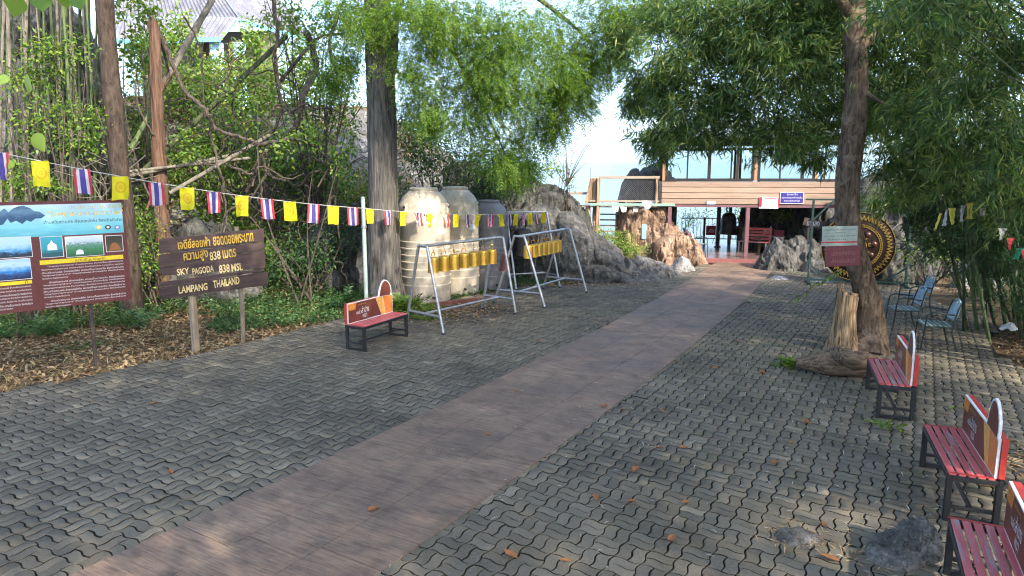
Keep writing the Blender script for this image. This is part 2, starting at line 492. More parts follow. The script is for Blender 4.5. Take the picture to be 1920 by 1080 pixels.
# far mountains, one long range seen through the haze
def mountains():
    ang = np.linspace(R(-62), R(62), 260); rr = np.linspace(0, 1, 14)
    Aa, Rr = np.meshgrid(ang, rr)
    dist = 13500 + 5000 * Rr
    prof = np.sin(Rr * math.pi) ** 1.0
    top = 830 + 70 * fbm(np.stack([Aa * 7, Aa * 0, Aa * 0 + 5], -1), 4)
    Zm = -530 + prof * top + 60 * prof * fbm(np.stack([Aa * 40, Rr * 6, Aa * 0], -1), 4)
    V = np.stack([np.sin(Aa) * dist, np.cos(Aa) * dist, Zm], -1).reshape(-1, 3)
    n0, n1 = Aa.shape; ii = np.arange(n0 * n1).reshape(n0, n1)
    Q = np.stack([ii[:-1, :-1], ii[:-1, 1:], ii[1:, 1:], ii[1:, :-1]], -1).reshape(-1, 4)
    o = raw_obj('mountains', V, Q, mottled('far_forest', (0.03, 0.055, 0.03), (0.06, 0.09, 0.045), 0.002, 0.95, 0, 0, kind='World', spec=0.1), smooth=True)
    tag(o, kind='structure')
mountains()

# ------------------------------------------------------------------ the concrete walkway: edges fitted to its two borders
PL = np.polyfit([4.85, 9.51, 12.7, 21.93], [-3.28, -0.12, 1.75, 6.54], 2)
PR = np.polyfit([4.85, 6.57, 10.31, 19.77], [-1.0, -0.02, 2.25, 7.25], 2)
def path_m():
    m, nt, b, out = nodes('stamped_brown_concrete')
    a = R(-30)
    v = coords(nt, 'World', (1, 1, 1), (0, 0, -a))
    mp = N(nt, 'Mapping'); mp.inputs['Scale'].default_value = (2.2, 34.0, 1.0); nt.links.new(v, mp.inputs['Vector'])
    grain = noise_n(nt, mp.outputs[0], 1.0, 6, 0.62, 0.35)
    mp2 = N(nt, 'Mapping'); mp2.inputs['Scale'].default_value = (5.0, 90.0, 1.0); nt.links.new(v, mp2.inputs['Vector'])
    grain2 = noise_n(nt, mp2.outputs[0], 1.0, 4, 0.6, 0.2)
    big = noise_n(nt, v, 0.9, 5, 0.6)
    base = ramp(nt, big, [(0.32, (0.148, 0.104, 0.076)), (0.5, (0.205, 0.138, 0.096)), (0.68, (0.275, 0.194, 0.136))])
    base = mixc(nt, 0.8, base, ramp(nt, grain, [(0.36, (0.6, 0.6, 0.6)), (0.5, (0.96, 0.96, 0.96)), (0.66, (1.14, 1.13, 1.12))]), 'MULTIPLY')
    base = mixc(nt, 0.6, base, ramp(nt, grain2, [(0.35, (0.5, 0.5, 0.5)), (0.6, (1.15, 1.15, 1.15))]), 'MULTIPLY')
    dirt = noise_n(nt, v, 2.7, 8, 0.7, 0.4)
    base = mixc(nt, 0.8, base, ramp(nt, dirt, [(0.34, (0.55, 0.55, 0.56)), (0.5, (1, 1, 1)), (0.68, (1.3, 1.28, 1.24))]), 'MULTIPLY')
    nt.links.new(base, b.inputs['Base Color'])
    rr = ramp(nt, big, [(0.3, (0.6, 0.6, 0.6)), (0.7, (0.8, 0.8, 0.8))])
    nt.links.new(rr, b.inputs['Roughness'])
    bump(nt, b, math_n(nt, 'ADD', grain, math_n(nt, 'MULTIPLY', grain2, 0.5)), 0.75, 0.012)
    return m
M['path'] = path_m()
walk = bpy.data.objects.new('path', None); COL.objects.link(walk); tag(walk, 'brown wood grain stamped concrete path crossing the grey pavers', kind='structure')
def path_pt(y, s):
    """s 0..1 from the left border to the right one; y is the depth on the right border"""
    pr = Vector((np.polyval(PR, y), y, 0)); t = 2 * PR[0] * y + PR[1]
    n = Vector((-1, t, 0)).normalized()
    # width: to the left border
    w = 1.97
    return pr + n * w * (1 - s)
ys = np.linspace(2.6, 24.2, 12)
mb_gap = 0.004
for i in range(len(ys) - 1):
    for j in range(3):
        sh = 0.45 * ((j * 0.37) % 1)
        y0, y1 = ys[i] + sh + mb_gap, ys[i + 1] + sh - mb_gap
        s0, s1 = j / 3 + 0.0015, (j + 1) / 3 - 0.0015
        q = MB(); k = 6
        T = [path_pt(y0 + (y1 - y0) * t / k, s) for t in range(k + 1) for s in (s0, s1)]
        zt = 0.010
        V = [(p.x, p.y, zt) for p in T] + [(p.x, p.y, -0.06) for p in T]
        n = len(T); Fs = []
        for t in range(k):
            a = 2 * t; Fs.append((a, a + 1, a + 3, a + 2))
            Fs.append((a, a + 2, a + 2 + n, a + n)); Fs.append((a + 1, a + 1 + n, a + 3 + n, a + 3))
        Fs.append((0, n, n + 1, 1)); Fs.append((n - 2, n - 1, 2 * n - 1, 2 * n - 2))
        q.add(V, Fs).build('slab', M['path'], walk)

# ------------------------------------------------------------------ interlocking pavers laid in pairs, parquet fashion
LP = 0.225
PA = R(30.5)                                  # the courses follow the walkway
ux, uy = Vector((math.cos(-PA), math.sin(-PA), 0)), Vector((math.sin(PA), math.cos(PA), 0))
AMP = 0.0115
def prof(t):
    return AMP * float(np.interp(t, [0, .2, .36, .5, .64, .8, 1], [0, 1, 1, 0, -1, -1, 0]))
def paver_outline(vert, half):
    """lower or upper half of a 225 x 225 block, its edges on the shared zigzag lines; origin at the paver's centre"""
    L, W = LP, LP / 2; y0 = half * W
    pts = [(t * L, y0 + prof(t)) for t in (0, .2, .36, .64, .8)]
    pts += [(L + prof(t), t * L) for t in ((0, .2, .36), (.5, .64, .8))[half]]
    pts += [(t * L, y0 + W + prof(t)) for t in (1, .8, .64, .36, .2)]
    pts += [(prof(t), t * L) for t in ((.5, .36, .2), (1, .8, .64))[half]]
    P = [(x - L / 2, y - y0 - W / 2) for x, y in pts]
    if vert: P = [(y, x) for x, y in P][::-1]
    return P
def paver_geo(vert, half, inset=0.0062, bev=0.004, h=0.02):
    P = paver_outline(vert, half)
    P = np.array(P); n = len(P)
    d = np.roll(P, -1, 0) - np.roll(P, 1, 0); nn = np.stack([-d[:, 1], d[:, 0]], -1); nn /= np.linalg.norm(nn, axis=1, keepdims=True) + 1e-9
    outer = P + nn * inset; inner = P + nn * (inset + bev)
    V = np.concatenate([np.c_[inner, np.zeros(n)], np.c_[outer, np.full(n, -h * .22)], np.c_[outer, np.full(n, -h * 2.2)]])
    return V, n
def paver_mat():
    m, nt, b, out = nodes('grey_concrete_paver')
    v = coords(nt, 'World'); oi = N(nt, 'ObjectInfo'); g = N(nt, 'NewGeometry')
    rnd = math_n(nt, 'FRACT', math_n(nt, 'ADD', oi.outputs['Random'], g.outputs['Random Per Island']))
    base = ramp(nt, rnd, [(0, (0.115, 0.101, 0.076)), (0.3, (0.134, 0.117, 0.088)), (0.7, (0.152, 0.133, 0.10)), (0.95, (0.172, 0.150, 0.113)), (1, (0.225, 0.195, 0.145))])
    big = ramp(nt, noise_n(nt, v, 0.55, 6, 0.62), [(0.33, (0.58, 0.58, 0.58)), (0.5, (1, 1, 1)), (0.70, (1.38, 1.34, 1.25))])
    col = mixc(nt, 0.9, base, big, 'MULTIPLY')
    fine = noise_n(nt, v, 38, 6, 0.7)
    col = mixc(nt, 0.55, col, ramp(nt, fine, [(0.3, (0.55, 0.55, 0.55)), (0.7, (1.35, 1.35, 1.35))]), 'MULTIPLY')
    sx = N(nt, 'SeparateXYZ'); nt.links.new(v, sx.inputs[0])
    # moss on the right, greenish toward the tree
    mo = ramp(nt, noise_n(nt, v, 2.6, 6, 0.7), [(0.50, (0, 0, 0)), (0.70, (1, 1, 1))])
    mr = ramp(nt, math_n(nt, 'MULTIPLY_ADD', sx.outputs[0], 0.1, 0.35), [(0.3, (0, 0, 0)), (0.75, (0.5, 0.5, 0.5))])
    col = mixc(nt, math_n(nt, 'MULTIPLY', mo, mr), col, (0.115, 0.125, 0.06))
    nt.links.new(col, b.inputs['Base Color'])
    b.inputs['Roughness'].default_value = 0.85; b.inputs['Specular IOR Level'].default_value = 0.22
    bump(nt, b, fine, 0.35, 0.004)
    return m
M['paver'] = paver_mat()
def joint_mat():
    m, nt, b, out = nodes('mossy_joint_sand')
    v = coords(nt, 'World')
    col = ramp(nt, noise_n(nt, v, 1.4, 6, 0.7), [(0.42, (0.008, 0.007, 0.006)), (0.57, (0.014, 0.012, 0.008)), (0.65, (0.06, 0.06, 0.016)), (0.74, (0.14, 0.13, 0.033))])
    nt.links.new(col, b.inputs['Base Color']); b.inputs['Roughness'].default_value = 0.95
    return m
M['joint'] = joint_mat()
paving = bpy.data.objects.new('pavement', None); COL.objects.link(paving)
tag(paving, 'grey interlocking zigzag pavers covering the plaza', kind='structure')
PLAZA = [(-14, 2), (-11, 4.2), (-7.14, 9.31), (-5.43, 11.44), (-3.59, 14.31), (-2.3, 15.9), (-1.2, 17.2), (0.3, 18.9), (2.4, 19.5), (4.2, 20.4), (5.6, 21.8), (6.5, 23.6), (9.0, 23.6), (9.4, 22.0), (11.5, 19.5), (11.8, 16.5), (10.2, 14.2), (9.0, 12.8), (8.15, 11.2), (8.4, 9.6), (9.5, 7), (9.5, 2)]
def in_poly(x, y, poly):
    c = np.zeros(np.shape(x), dtype=bool); j = len(poly) - 1
    for i in range(len(poly)):
        xi, yi = poly[i]; xj, yj = poly[j]
        c ^= ((yi > y) != (yj > y)) & (x < (xj - xi) * (y - yi) / (yj - yi + 1e-12) + xi); j = i
    return c
_gv = MB(); _gv.add([(x, y, -0.036) for x, y in PLAZA], [tuple(range(len(PLAZA)))])
_gv.build('joint_bed', M['joint'], paving)
cells = []
org = Vector((1.2, 10, 0))
for i in range(-85, 86):
    for j in range(-85, 95):
        c = org + ux * (i * LP) + uy * (j * LP)
        if c.y < 2.2 or c.y > 24.5 or abs(c.x) > 0.80 * c.y + 3.0: continue
        cells.append((i, j, c.x, c.y))
CA = np.array([(c[2], c[3]) for c in cells])
ok = in_poly(CA[:, 0], CA[:, 1], PLAZA)
prx = np.polyval(PR, CA[:, 1]); tt = 2 * PR[0] * CA[:, 1] + PR[1]
dperp = (CA[:, 0] - prx) / np.sqrt(1 + tt * tt)          # >0 right of the walkway
ok &= ~((dperp < -0.13) & (dperp > -1.84))
cells = [c for c, k in zip(cells, ok) if k]
# rocks and roots break the paving near the camera
HOLES = [(3.12, 5.16, 0.20), (2.42, 5.42, 0.13)]
items = []
for (i, j, x, y) in cells:
    vert = (i + j) % 2
    for s in (-1, 1):
        o = (ux if vert else uy) * (s * LP / 4)
        px, py = x + o.x, y + o.y
        if any(math.hypot(px - hx, py - hy) < hr for hx, hy, hr in HOLES): continue
        items.append((math.hypot(px, py), vert * 2 + (s > 0), px, py))
def vis(t):
    p = Vector((t[2], t[3], -CAM_H)); f = p.y * CP + CAM_H * SP; u = p.y * SP - CAM_H * CP
    return abs(p.x / f) < 0.745 and u / f > -0.425
order = sorted(range(len(items)), key=lambda k: (not vis(items[k]), items[k][0]))
near = set(order[:300])
GEO = [paver_geo(v_, h_) for v_ in (0, 1) for h_ in (0, 1)]
def paver_faces(n, base):
    Fs = [tuple(base + k for k in range(n))]
    for r_ in (0, 1):
        for k in range(n):
            a, b2 = base + r_ * n + k, base + r_ * n + (k + 1) % n
            Fs.append((a, a + n, b2 + n, b2))
    return Fs
PM = []
for vert in range(4):
    V, n = GEO[vert]
    me = bpy.data.meshes.new('paver'); me.from_pydata([tuple(p) for p in V], [], paver_faces(n, 0)); me.update(); me.materials.append(M['paver']); me.materials.append(M['joint'])
    for q in me.polygons[1 + n:]: q.material_index = 1
    PM.append(me)
rotP = Matrix.Rotation(-PA, 4, 'Z')
rA = np.array(rotP.to_3x3())
VV, TT, base = [], [], 0
r2 = random.Random(5)
tri_by_n = {}
for k, (d, vert, px, py) in enumerate(items):
    jz, ja, tx, ty = r2.gauss(0, .0016) - (.007 if r2.random() < .03 else 0), r2.gauss(0, .010), r2.gauss(0, .0065), r2.gauss(0, .0065)
    loc = Vector((px + r2.gauss(0, .0012), py + r2.gauss(0, .0012), jz + 0.012 * math.sin(px * 1.1) * math.cos(py * 0.8) * 0.5))
    Mx = Matrix.Translation(loc) @ Matrix.Rotation(-PA + ja, 4, 'Z') @ Matrix.Rotation(tx, 4, 'X') @ Matrix.Rotation(ty, 4, 'Y')
    if k in near:
        inst(PM[vert], 'paver', paving, Mx)
    else:
        V, n = GEO[vert]
        W = V @ np.array(Mx.to_3x3()).T + np.array(loc)
        VV.append(W)
        if n not in tri_by_n:
            tr = []
            me = PM[vert]; me.calc_loop_triangles()
        TT.append((vert, base)); base += len(W)
TR, TMI = [], []
for me in PM:
    me.calc_loop_triangles(); a = np.zeros(len(me.loop_triangles) * 3, dtype=np.int32); me.loop_triangles.foreach_get('vertices', a); TR.append(a.reshape(-1, 3)); TMI.append(np.array([me.polygons[t.polygon_index].material_index for t in me.loop_triangles], dtype=np.int32))
allT = np.concatenate([TR[v] + b0 for v, b0 in TT])
pf = raw_obj('paver_field', np.concatenate(VV), allT, M['paver'], paving)
pf.data.materials.append(M['joint']); pf.data.polygons.foreach_set('material_index', np.concatenate([TMI[v] for v, _ in TT]))
tag(pf, kind='stuff')
print('pavers', len(items), 'tris', len(allT))

# ------------------------------------------------------------------ haze over the valley, the whole scene inside it
def haze():
    m = bpy.data.materials.new('valley_haze'); m.use_nodes = True; nt = m.node_tree; nt.nodes.clear()
    out = nt.nodes.new('ShaderNodeOutputMaterial'); pv = nt.nodes.new('ShaderNodeVolumePrincipled')
    pv.inputs['Color'].default_value = (0.62, 0.86, 0.98, 1); pv.inputs['Density'].default_value = 1.7e-4
    pv.inputs['Anisotropy'].default_value = 0.0
    nt.links.new(pv.outputs[0], out.inputs['Volume'])
    b = MB().box((0, 0, 0), (70000, 70000, 1100)); o = b.build('haze', m); o.location = (0, 0, -20)
    tag(o, 'pale blue haze filling the valley', 'haze', kind='stuff')
haze()
# ------------------------------------------------------------------ rocks
def ridge_rock(name, p0, p1, prof, depth, mat, label, amp=0.12, freq=1.3, nu=70, nv=44, seed=0, parent=None, cat='rock', group=None, rough_bottom=0.25, lean=0.0):
    """a rock whose silhouette height follows prof [(t, h)] from p0 to p1; depth = half thickness (number or [(t, d)])"""
    p0, p1 = Vector(p0), Vector(p1); ax = p1 - p0; L = ax.length; ax.normalize(); nrm = Vector((-ax.y, ax.x, 0)).normalized()
    t = np.linspace(0, 1, nu); h = np.interp(t, [a for a, b in prof], [b for a, b in prof])
    d = np.interp(t, [a for a, b in depth], [b for a, b in depth]) if hasattr(depth, '__len__') else depth * np.sqrt(np.clip(1 - (2 * t - 1) ** 4, 0.02, 1))
    th = np.linspace(-0.12 * math.pi, 1.12 * math.pi, nv)
    Tt, Th = np.meshgrid(t, th, indexing='ij')
    c, s = np.cos(Th), np.sin(Th)
    c = np.sign(c) * np.abs(c) ** 0.8; s = np.sign(s) * np.abs(s) ** 0.85
    H, D = h[:, None] * np.ones_like(Th), d[:, None] * np.ones_like(Th)
    Vx = np.stack([p0.x + ax.x * L * Tt + nrm.x * (D * c + lean * H * s), p0.y + ax.y * L * Tt + nrm.y * (D * c + lean * H * s), p0.z + H * s], -1)
    Q = Vx * freq + seed * 13.7
    rad = np.stack([nrm.x * c, nrm.y * c, s], -1)
    k = amp * (0.9 * ridged(Q, 5) + 0.7 * fbm(Q * 0.6 + 3, 3))
    ck_ = vnoise(Q * .55 + 5.1); ck2 = vnoise(Q * 1.1 + 9.7)
    k = k + amp * .35 * np.floor(fbm(Q * .8 + 2, 2) * 3) / 3 - amp * 1.1 * np.exp(-(ck_ / .05) ** 2) - amp * .6 * np.exp(-(ck2 / .06) ** 2) + amp * .18 * ridged(Q * 5, 3)
    k = np.clip(k, -amp * 2.4, amp * 1.5) * np.clip(H / 0.5, 0.25, 1.4)
    Vx = Vx + rad * k[..., None]
    # a few cut planes give facets
    r_ = np.random.default_rng(seed + 40)
    i = np.arange(nu * nv).reshape(nu, nv)
    Q4 = np.stack([i[:-1, :-1], i[1:, :-1], i[1:, 1:], i[:-1, 1:]], -1).reshape(-1, 4)
    base = np.array([(p0.x + p1.x) / 2, (p0.y + p1.y) / 2, p0.z])
    e0 = nu * nv
    Vf = Vx.reshape(-1, 3) - base
    ends = np.array([Vf.reshape(nu, nv, 3)[0].mean(0), Vf.reshape(nu, nv, 3)[-1].mean(0)])
    Vf = np.concatenate([Vf, ends])
    capA = np.stack([i[0, :-1], i[0, 1:], np.full(nv - 1, e0), np.full(nv - 1, e0)], -1)[:, :4]
    capB = np.stack([i[-1, 1:], i[-1, :-1], np.full(nv - 1, e0 + 1), np.full(nv - 1, e0 + 1)], -1)
    me = bpy.data.meshes.new(name)
    faces = [tuple(q) for q in Q4.tolist()] + [tuple(q[:3]) for q in capA.tolist()] + [tuple(q[:3]) for q in capB.tolist()]
    me.from_pydata([tuple(p) for p in Vf.tolist()], [], faces); me.update(); me.materials.append(mat)
    me.polygons.foreach_set('use_smooth', np.ones(len(me.polygons), dtype=bool))
    o = bpy.data.objects.new(name, me); COL.objects.link(o); o.location = Vector(base.tolist())
    if parent:
        o.parent = parent
    else: tag(o, label, cat, group)
    return o

# the big grey boulder beside the bell frames, sloping down to the walkway
ridge_rock('boulder', (-0.3, 21.3, -0.1), (4.5, 20.2, -0.1),
    [(0, 1.5), (0.1, 2.0), (0.28, 2.25), (0.40, 2.05), (0.52, 1.45), (0.66, 0.95), (0.82, 0.42), (0.93, 0.25), (1, 0.08)], 1.25, M['rock'],
    'big grey limestone boulder sloping down behind the bell frames', 0.10, 1.1, 200, 110, 1, cat='boulder')
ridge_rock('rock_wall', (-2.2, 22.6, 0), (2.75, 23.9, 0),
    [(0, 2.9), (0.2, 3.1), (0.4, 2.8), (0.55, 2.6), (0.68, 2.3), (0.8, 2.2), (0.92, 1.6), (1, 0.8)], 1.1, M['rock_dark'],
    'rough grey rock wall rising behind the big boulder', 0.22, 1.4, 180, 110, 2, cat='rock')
ridge_rock('boulder', (3.4, 21.1, -0.1), (5.3, 20.9, -0.1),
    [(0, 0.25), (0.2, 0.62), (0.45, 0.5), (0.75, 0.3), (1, 0.05)], 0.55, M['rock_small'], 'low jagged grey rock at the foot of the sloping boulder', 0.10, 2.6, 60, 36, 3)
ridge_rock('boulder', (3.05, 20.15, -0.08), (3.9, 19.95, -0.08),
    [(0, 0.1), (0.3, 0.33), (0.7, 0.26), (1, 0.06)], 0.3, M['rock_small'], 'small grey rock on the pavers right below the sloping boulder', 0.05, 3.5, 40, 26, 4)
ridge_rock('boulder', (5.1, 22.3, -0.08), (5.95, 22.2, -0.08),
    [(0, 0.1), (0.45, 0.50), (0.7, 0.38), (1, 0.05)], 0.35, M['rock_white'], 'small pale rock in front of the orange rock', 0.05, 3.0, 40, 26, 5)
# orange stained outcrop under the timber house
ridge_rock('rock_outcrop', (3.9, 26.0, -0.3), (6.75, 25.6, -0.3),
    [(0, 1.6), (0.15, 2.2), (0.45, 2.15), (0.60, 2.05), (0.72, 1.35), (0.82, 1.2), (0.92, 0.85), (1, 0.2)], 1.0, M['rock_orange'],
    'orange stained rock outcrop under the timber house', 0.13, 1.5, 170, 110, 6)
ridge_rock('boulder', (5.0, 24.5, -0.2), (6.9, 24.1, -0.2),
    [(0, 0.7), (0.25, 0.95), (0.6, 0.98), (0.8, 0.75), (1, 0.1)], 0.6, M['rock_orange'], 'rounded orange boulder beside the deck entrance', 0.10, 1.8, 120, 80, 7)
ridge_rock('rock_outcrop', (4.25, 28.5, -0.5), (6.6, 27.9, -0.5),
    [(0, 2.0), (0.1, 3.1), (0.25, 3.55), (0.45, 3.75), (0.6, 3.85), (0.8, 3.7), (1, 3.0)], 1.0, M['rock_dark'],
    'tall dark rock behind the wire mesh fence', 0.12, 1.4, 90, 50, 8)
# rocks right of the deck
ridge_rock('boulder', (7.95, 22.75, -0.1), (9.25, 22.3, -0.1),
    [(0, 0.05), (0.2, 0.55), (0.5, 0.95), (0.75, 0.88), (1, 0.5)], 0.55, M['rock'], 'rounded grey boulder at the right corner of the deck', 0.08, 2.0, 110, 76, 9)
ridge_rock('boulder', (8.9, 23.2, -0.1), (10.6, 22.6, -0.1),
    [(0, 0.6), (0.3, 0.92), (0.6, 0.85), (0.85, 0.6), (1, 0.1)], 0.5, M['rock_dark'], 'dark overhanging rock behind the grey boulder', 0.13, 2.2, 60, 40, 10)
ridge_rock('boulder', (9.15, 21.9, -0.08), (10.1, 21.75, -0.08),
    [(0, 0.08), (0.35, 0.46), (0.7, 0.40), (1, 0.1)], 0.3, M['rock'], 'low grey rock in front of the dark overhanging rock', 0.06, 2.6, 44, 30, 11)
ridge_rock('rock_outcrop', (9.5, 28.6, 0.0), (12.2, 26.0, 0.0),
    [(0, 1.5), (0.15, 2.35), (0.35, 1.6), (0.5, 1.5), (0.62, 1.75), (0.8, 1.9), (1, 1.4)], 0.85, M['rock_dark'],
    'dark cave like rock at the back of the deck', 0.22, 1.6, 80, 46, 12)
ridge_rock('rock_wall', (10.6, 23.2, -0.1), (17.5, 21.0, -0.1),
    [(0, 1.6), (0.1, 2.6), (0.25, 3.3), (0.45, 3.6), (0.7, 3.3), (1, 2.8)], 1.3, M['rock'],
    'grey rock wall rising behind the gong', 0.25, 1.1, 110, 60, 13)
ridge_rock('boulder', (9.75, 20.2, -0.1), (12.0, 19.6, -0.1),
    [(0, 0.5), (0.2, 1.05), (0.55, 1.15), (0.85, 0.9), (1, 0.3)], 0.7, M['rock_dark'], 'grey boulder close behind the right post of the gong', 0.12, 1.8, 60, 40, 14)
ridge_rock('boulder', (12.1, 18.9, -0.1), (13.3, 18.5, -0.1),
    [(0, 0.2), (0.4, 0.75), (0.7, 0.7), (1, 0.2)], 0.5, M['rock_white'], 'pale rock at the edge of the bamboo behind the chairs', 0.08, 2.2, 50, 34, 15)
# stone poking through the pavers near the camera
ridge_rock('boulder', (2.84, 5.03, -0.06), (3.40, 5.28, -0.06),
    [(0, 0.05), (0.25, 0.13), (0.6, 0.27), (0.82, 0.30), (1, 0.12)], 0.19, M['rock_small'], 'grey rock poking through the pavers beside the nearest red bench', 0.09, 5.0, 110, 70, 16)
ridge_rock('boulder', (2.18, 5.38, -0.05), (2.62, 5.46, -0.05),
    [(0, 0.03), (0.35, 0.12), (0.7, 0.10), (1, 0.03)], 0.13, M['rock_small'], 'low broken stone in a gap in the pavers among straw', 0.03, 6.0, 44, 30, 17)
for px, py, w, hh, lab in ((1462, 522, 0.55, 0.13, 'flat pale stone lying on pavers right of the path end'), (1540, 528, 0.7, 0.16, 'flat pale stone under the gong frame')):
    p = G(px, py)
    ridge_rock('boulder', (p.x - w / 2, p.y + .05, -0.05), (p.x + w / 2, p.y - .05, -0.05), [(0, 0.03), (0.3, hh), (0.7, hh * .8), (1, 0.02)], 0.3, M['rock_white'], lab, 0.03, 4, 40, 26, int(px))
# rocky face of the hill at the far left, behind the bamboo canes
ridge_rock('rock_wall', (-14.2, 17.2, -0.2), (-9.6, 19.9, -0.2),
    [(0, 7.5), (0.3, 8.6), (0.5, 8.0), (0.68, 6.4), (0.8, 4.4), (1, 1.5)], 1.5, M['rock_dark'], 'dark mossy rock face behind the bamboo canes', 0.35, 0.9, 110, 64, 18)
ridge_rock('boulder', (-8.6, 16.6, -0.1), (-6.4, 17.8, -0.1),
    [(0, 0.8), (0.3, 1.7), (0.7, 1.5), (1, 0.5)], 0.8, M['rock_dark'], 'dark rock on the slope behind the wooden sign', 0.22, 1.4, 60, 40, 19)
ridge_rock('boulder', (-5.6, 18.2, 0.1), (-3.6, 19.2, 0.3),
    [(0, 0.8), (0.3, 1.9), (0.7, 2.0), (1, 0.9)], 0.8, M['rock_dark'], 'dark rock on the slope left of the big grey tree', 0.22, 1.4, 60, 40, 20)
# ------------------------------------------------------------------ lettering
_txt = []
def text_mesh(body, w, h, mat, bold=0.0):
    cu = bpy.data.curves.new('lettering', 'FONT'); cu.body = body; cu.size = 1.0; cu.extrude = 0.0; cu.offset = bold; cu.align_x = 'LEFT'
    cu.resolution_u = 3
    ob = bpy.data.objects.new('lettering', cu); COL.objects.link(ob)
    dg = bpy.context.evaluated_depsgraph_get(); dg.update()
    me = bpy.data.meshes.new_from_object(ob.evaluated_get(dg))
    bpy.data.objects.remove(ob)
    n = len(me.vertices); co = np.zeros(n * 3, dtype=np.float32); me.vertices.foreach_get('co', co); co = co.reshape(-1, 3)
    if n:
        lo, hi = co.min(0), co.max(0); sz = np.maximum(hi - lo, 1e-6)
        sx = w / sz[0]; sy = h / sz[1]
        out = np.zeros_like(co); out[:, 0] = (co[:, 0] - lo[0]) * sx - w / 2; out[:, 2] = (co[:, 1] - lo[1]) * sy - h / 2
        me.vertices.foreach_set('co', out.ravel()); me.update()
    me.materials.clear(); me.materials.append(mat)
    return me
def text(body, cx, cz, w, h, y, mat, parent, name='lettering'):
    """lettering on a panel whose face looks along -Y; centred at (cx, cz)"""
    o = inst(text_mesh(body, w, h, mat), name, parent); o.location = (cx, y, cz); return o
def flat(name, pts, y, mat, parent):
    """thin print on a panel: polygon in the panel's XZ"""
    return MB().prism(pts, 0.001, Matrix.Translation((0, y, 0))).build(name, mat, parent)
def rect(x0, x1, z0, z1): return [(x0, z0), (x1, z0), (x1, z1), (x0, z1)]
def col(name, c, r=0.5, var=0.08): 
    if name not in M: M[name] = plain(name, c, r, 0.0, var)
    return M[name]
def facing(p, q, z=0):
    """base point and rotation for a panel standing from p (viewer's left) to q"""
    p, q = Vector(p), Vector(q); return math.atan2(q.y - p.y, q.x - p.x)

# ------------------------------------------------------------------ information board, left
bl, br = Vector((-8.55, 9.05, 0)), A(240, 470, 11.3); br.z = 0
BW = (br - bl).length
board = thing('information_board', 'maroon information board with blue photographs and Thai writing', 'notice board', bl, facing(bl, br))
mar = col('maroon_print', (0.12, 0.028, 0.026), 0.42)
Z0, Z1 = 0.98, 2.62
MB().box((BW / 2, 0.02, (Z0 + Z1) / 2), (BW, 0.03, Z1 - Z0)).build('panel', mar, board, bevel=0.003)
for zz in (Z1 - .02, Z0 + .02): MB().beam((0, 0.055, zz), (BW, 0.055, zz), 0.035, 0.035).build('back_rail', M['black_steel'], board)
for x in (0.55, BW - 0.60):
    MB().beam((x, 0.075, -0.05), (x, 0.075, Z1 - .05), 0.05, 0.05).build('post', col('dark_brown_post', (0.045, 0.03, 0.025), 0.5), board)
def S(px, py):
    """photo pixel -> board coordinates (x along the board from its left end, z)"""
    d = ray(px, py); n = Vector((-(br - bl).y, (br - bl).x, 0)).normalized()
    t = (bl - Vector((0, 0, CAM_H))).dot(n) / d.dot(n); p = Vector((0, 0, CAM_H)) + d * t
    return ((p - bl).dot((br - bl).normalized()), p.z)
yb = 0.004
def sgrad(name, stops, scale=3.0, cells=None):
    """printed picture: colours from bottom to top of the sheet"""
    m, nt, b, out = nodes(name)
    tc = N(nt, 'TexCoord'); sp = N(nt, 'SeparateXYZ'); nt.links.new(tc.outputs['Generated'], sp.inputs[0])
    nz = noise_n(nt, tc.outputs['Generated'], scale * 2.2, 8, 0.7)
    k = math_n(nt, 'ADD', sp.outputs[2], math_n(nt, 'MULTIPLY', math_n(nt, 'SUBTRACT', nz, 0.5), 0.9))
    nt.links.new(ramp(nt, k, stops), b.inputs['Base Color']); b.inputs['Roughness'].default_value = 0.35
    return m
xr = BW - 0.035
xh0 = 0.05
zh = S(150, 440)[1]
flat('header_print', rect(xh0, xr, zh, Z1 - 0.05), yb, sgrad('misty_header_print', [(0.0, (0.10, 0.42, 0.50)), (0.35, (0.22, 0.60, 0.66)), (0.7, (0.36, 0.62, 0.76)), (1, (0.55, 0.72, 0.85))], 2.5), board)
mt = [S(*q) for q in ((0, 398), (15, 388), (40, 386), (60, 392), (78, 396), (85, 404), (72, 412), (60, 416), (45, 420), (30, 418), (15, 412), (0, 415))]
mt = [(0.06, zh + .12), (0.06, Z1 - .24), (0.3, Z1 - .19), (0.55, Z1 - .25)] + [S(*q) for q in ((0, 397), (8, 391), (16, 398), (24, 391), (34, 387), (44, 386), (56, 390), (64, 396), (74, 397), (85, 404), (78, 409), (66, 410), (58, 416), (50, 413), (42, 420), (30, 414), (20, 418), (14, 410), (6, 421), (-10, 425))]
ctr = mt
flat('cliff_print', [(x, z) for x, z in mt], yb - .0015, sgrad('dark_cliff_print', [(0, (0.02, 0.10, 0.16)), (0.5, (0.03, 0.09, 0.19)), (0.8, (0.12, 0.24, 0.36)), (1, (0.02, 0.06, 0.13))], 9), board)
yel, wht, blk, gld = col('yellow_print', (0.80, 0.60, 0.02)), col('white_print', (0.78, 0.78, 0.76)), col('black_print', (0.02, 0.02, 0.025)), col('gold_print', (0.62, 0.58, 0.18))
W2 = xr - S(90, 400)[0]
def at_px(body, x0, y0, x1, y1, m, nm='lettering', dy=0.003):
    a, b_ = S(x0, y1), S(x1, y0); a2, b2 = S(x0, y0), S(x1, y1)
    z0, z1 = (a[1] + b2[1]) / 2, (a2[1] + b_[1]) / 2
    return text(body, (a[0] + b_[0]) / 2, (z0 + z1) / 2, b_[0] - a[0], abs(z1 - z0), yb - dy, m, board, nm)
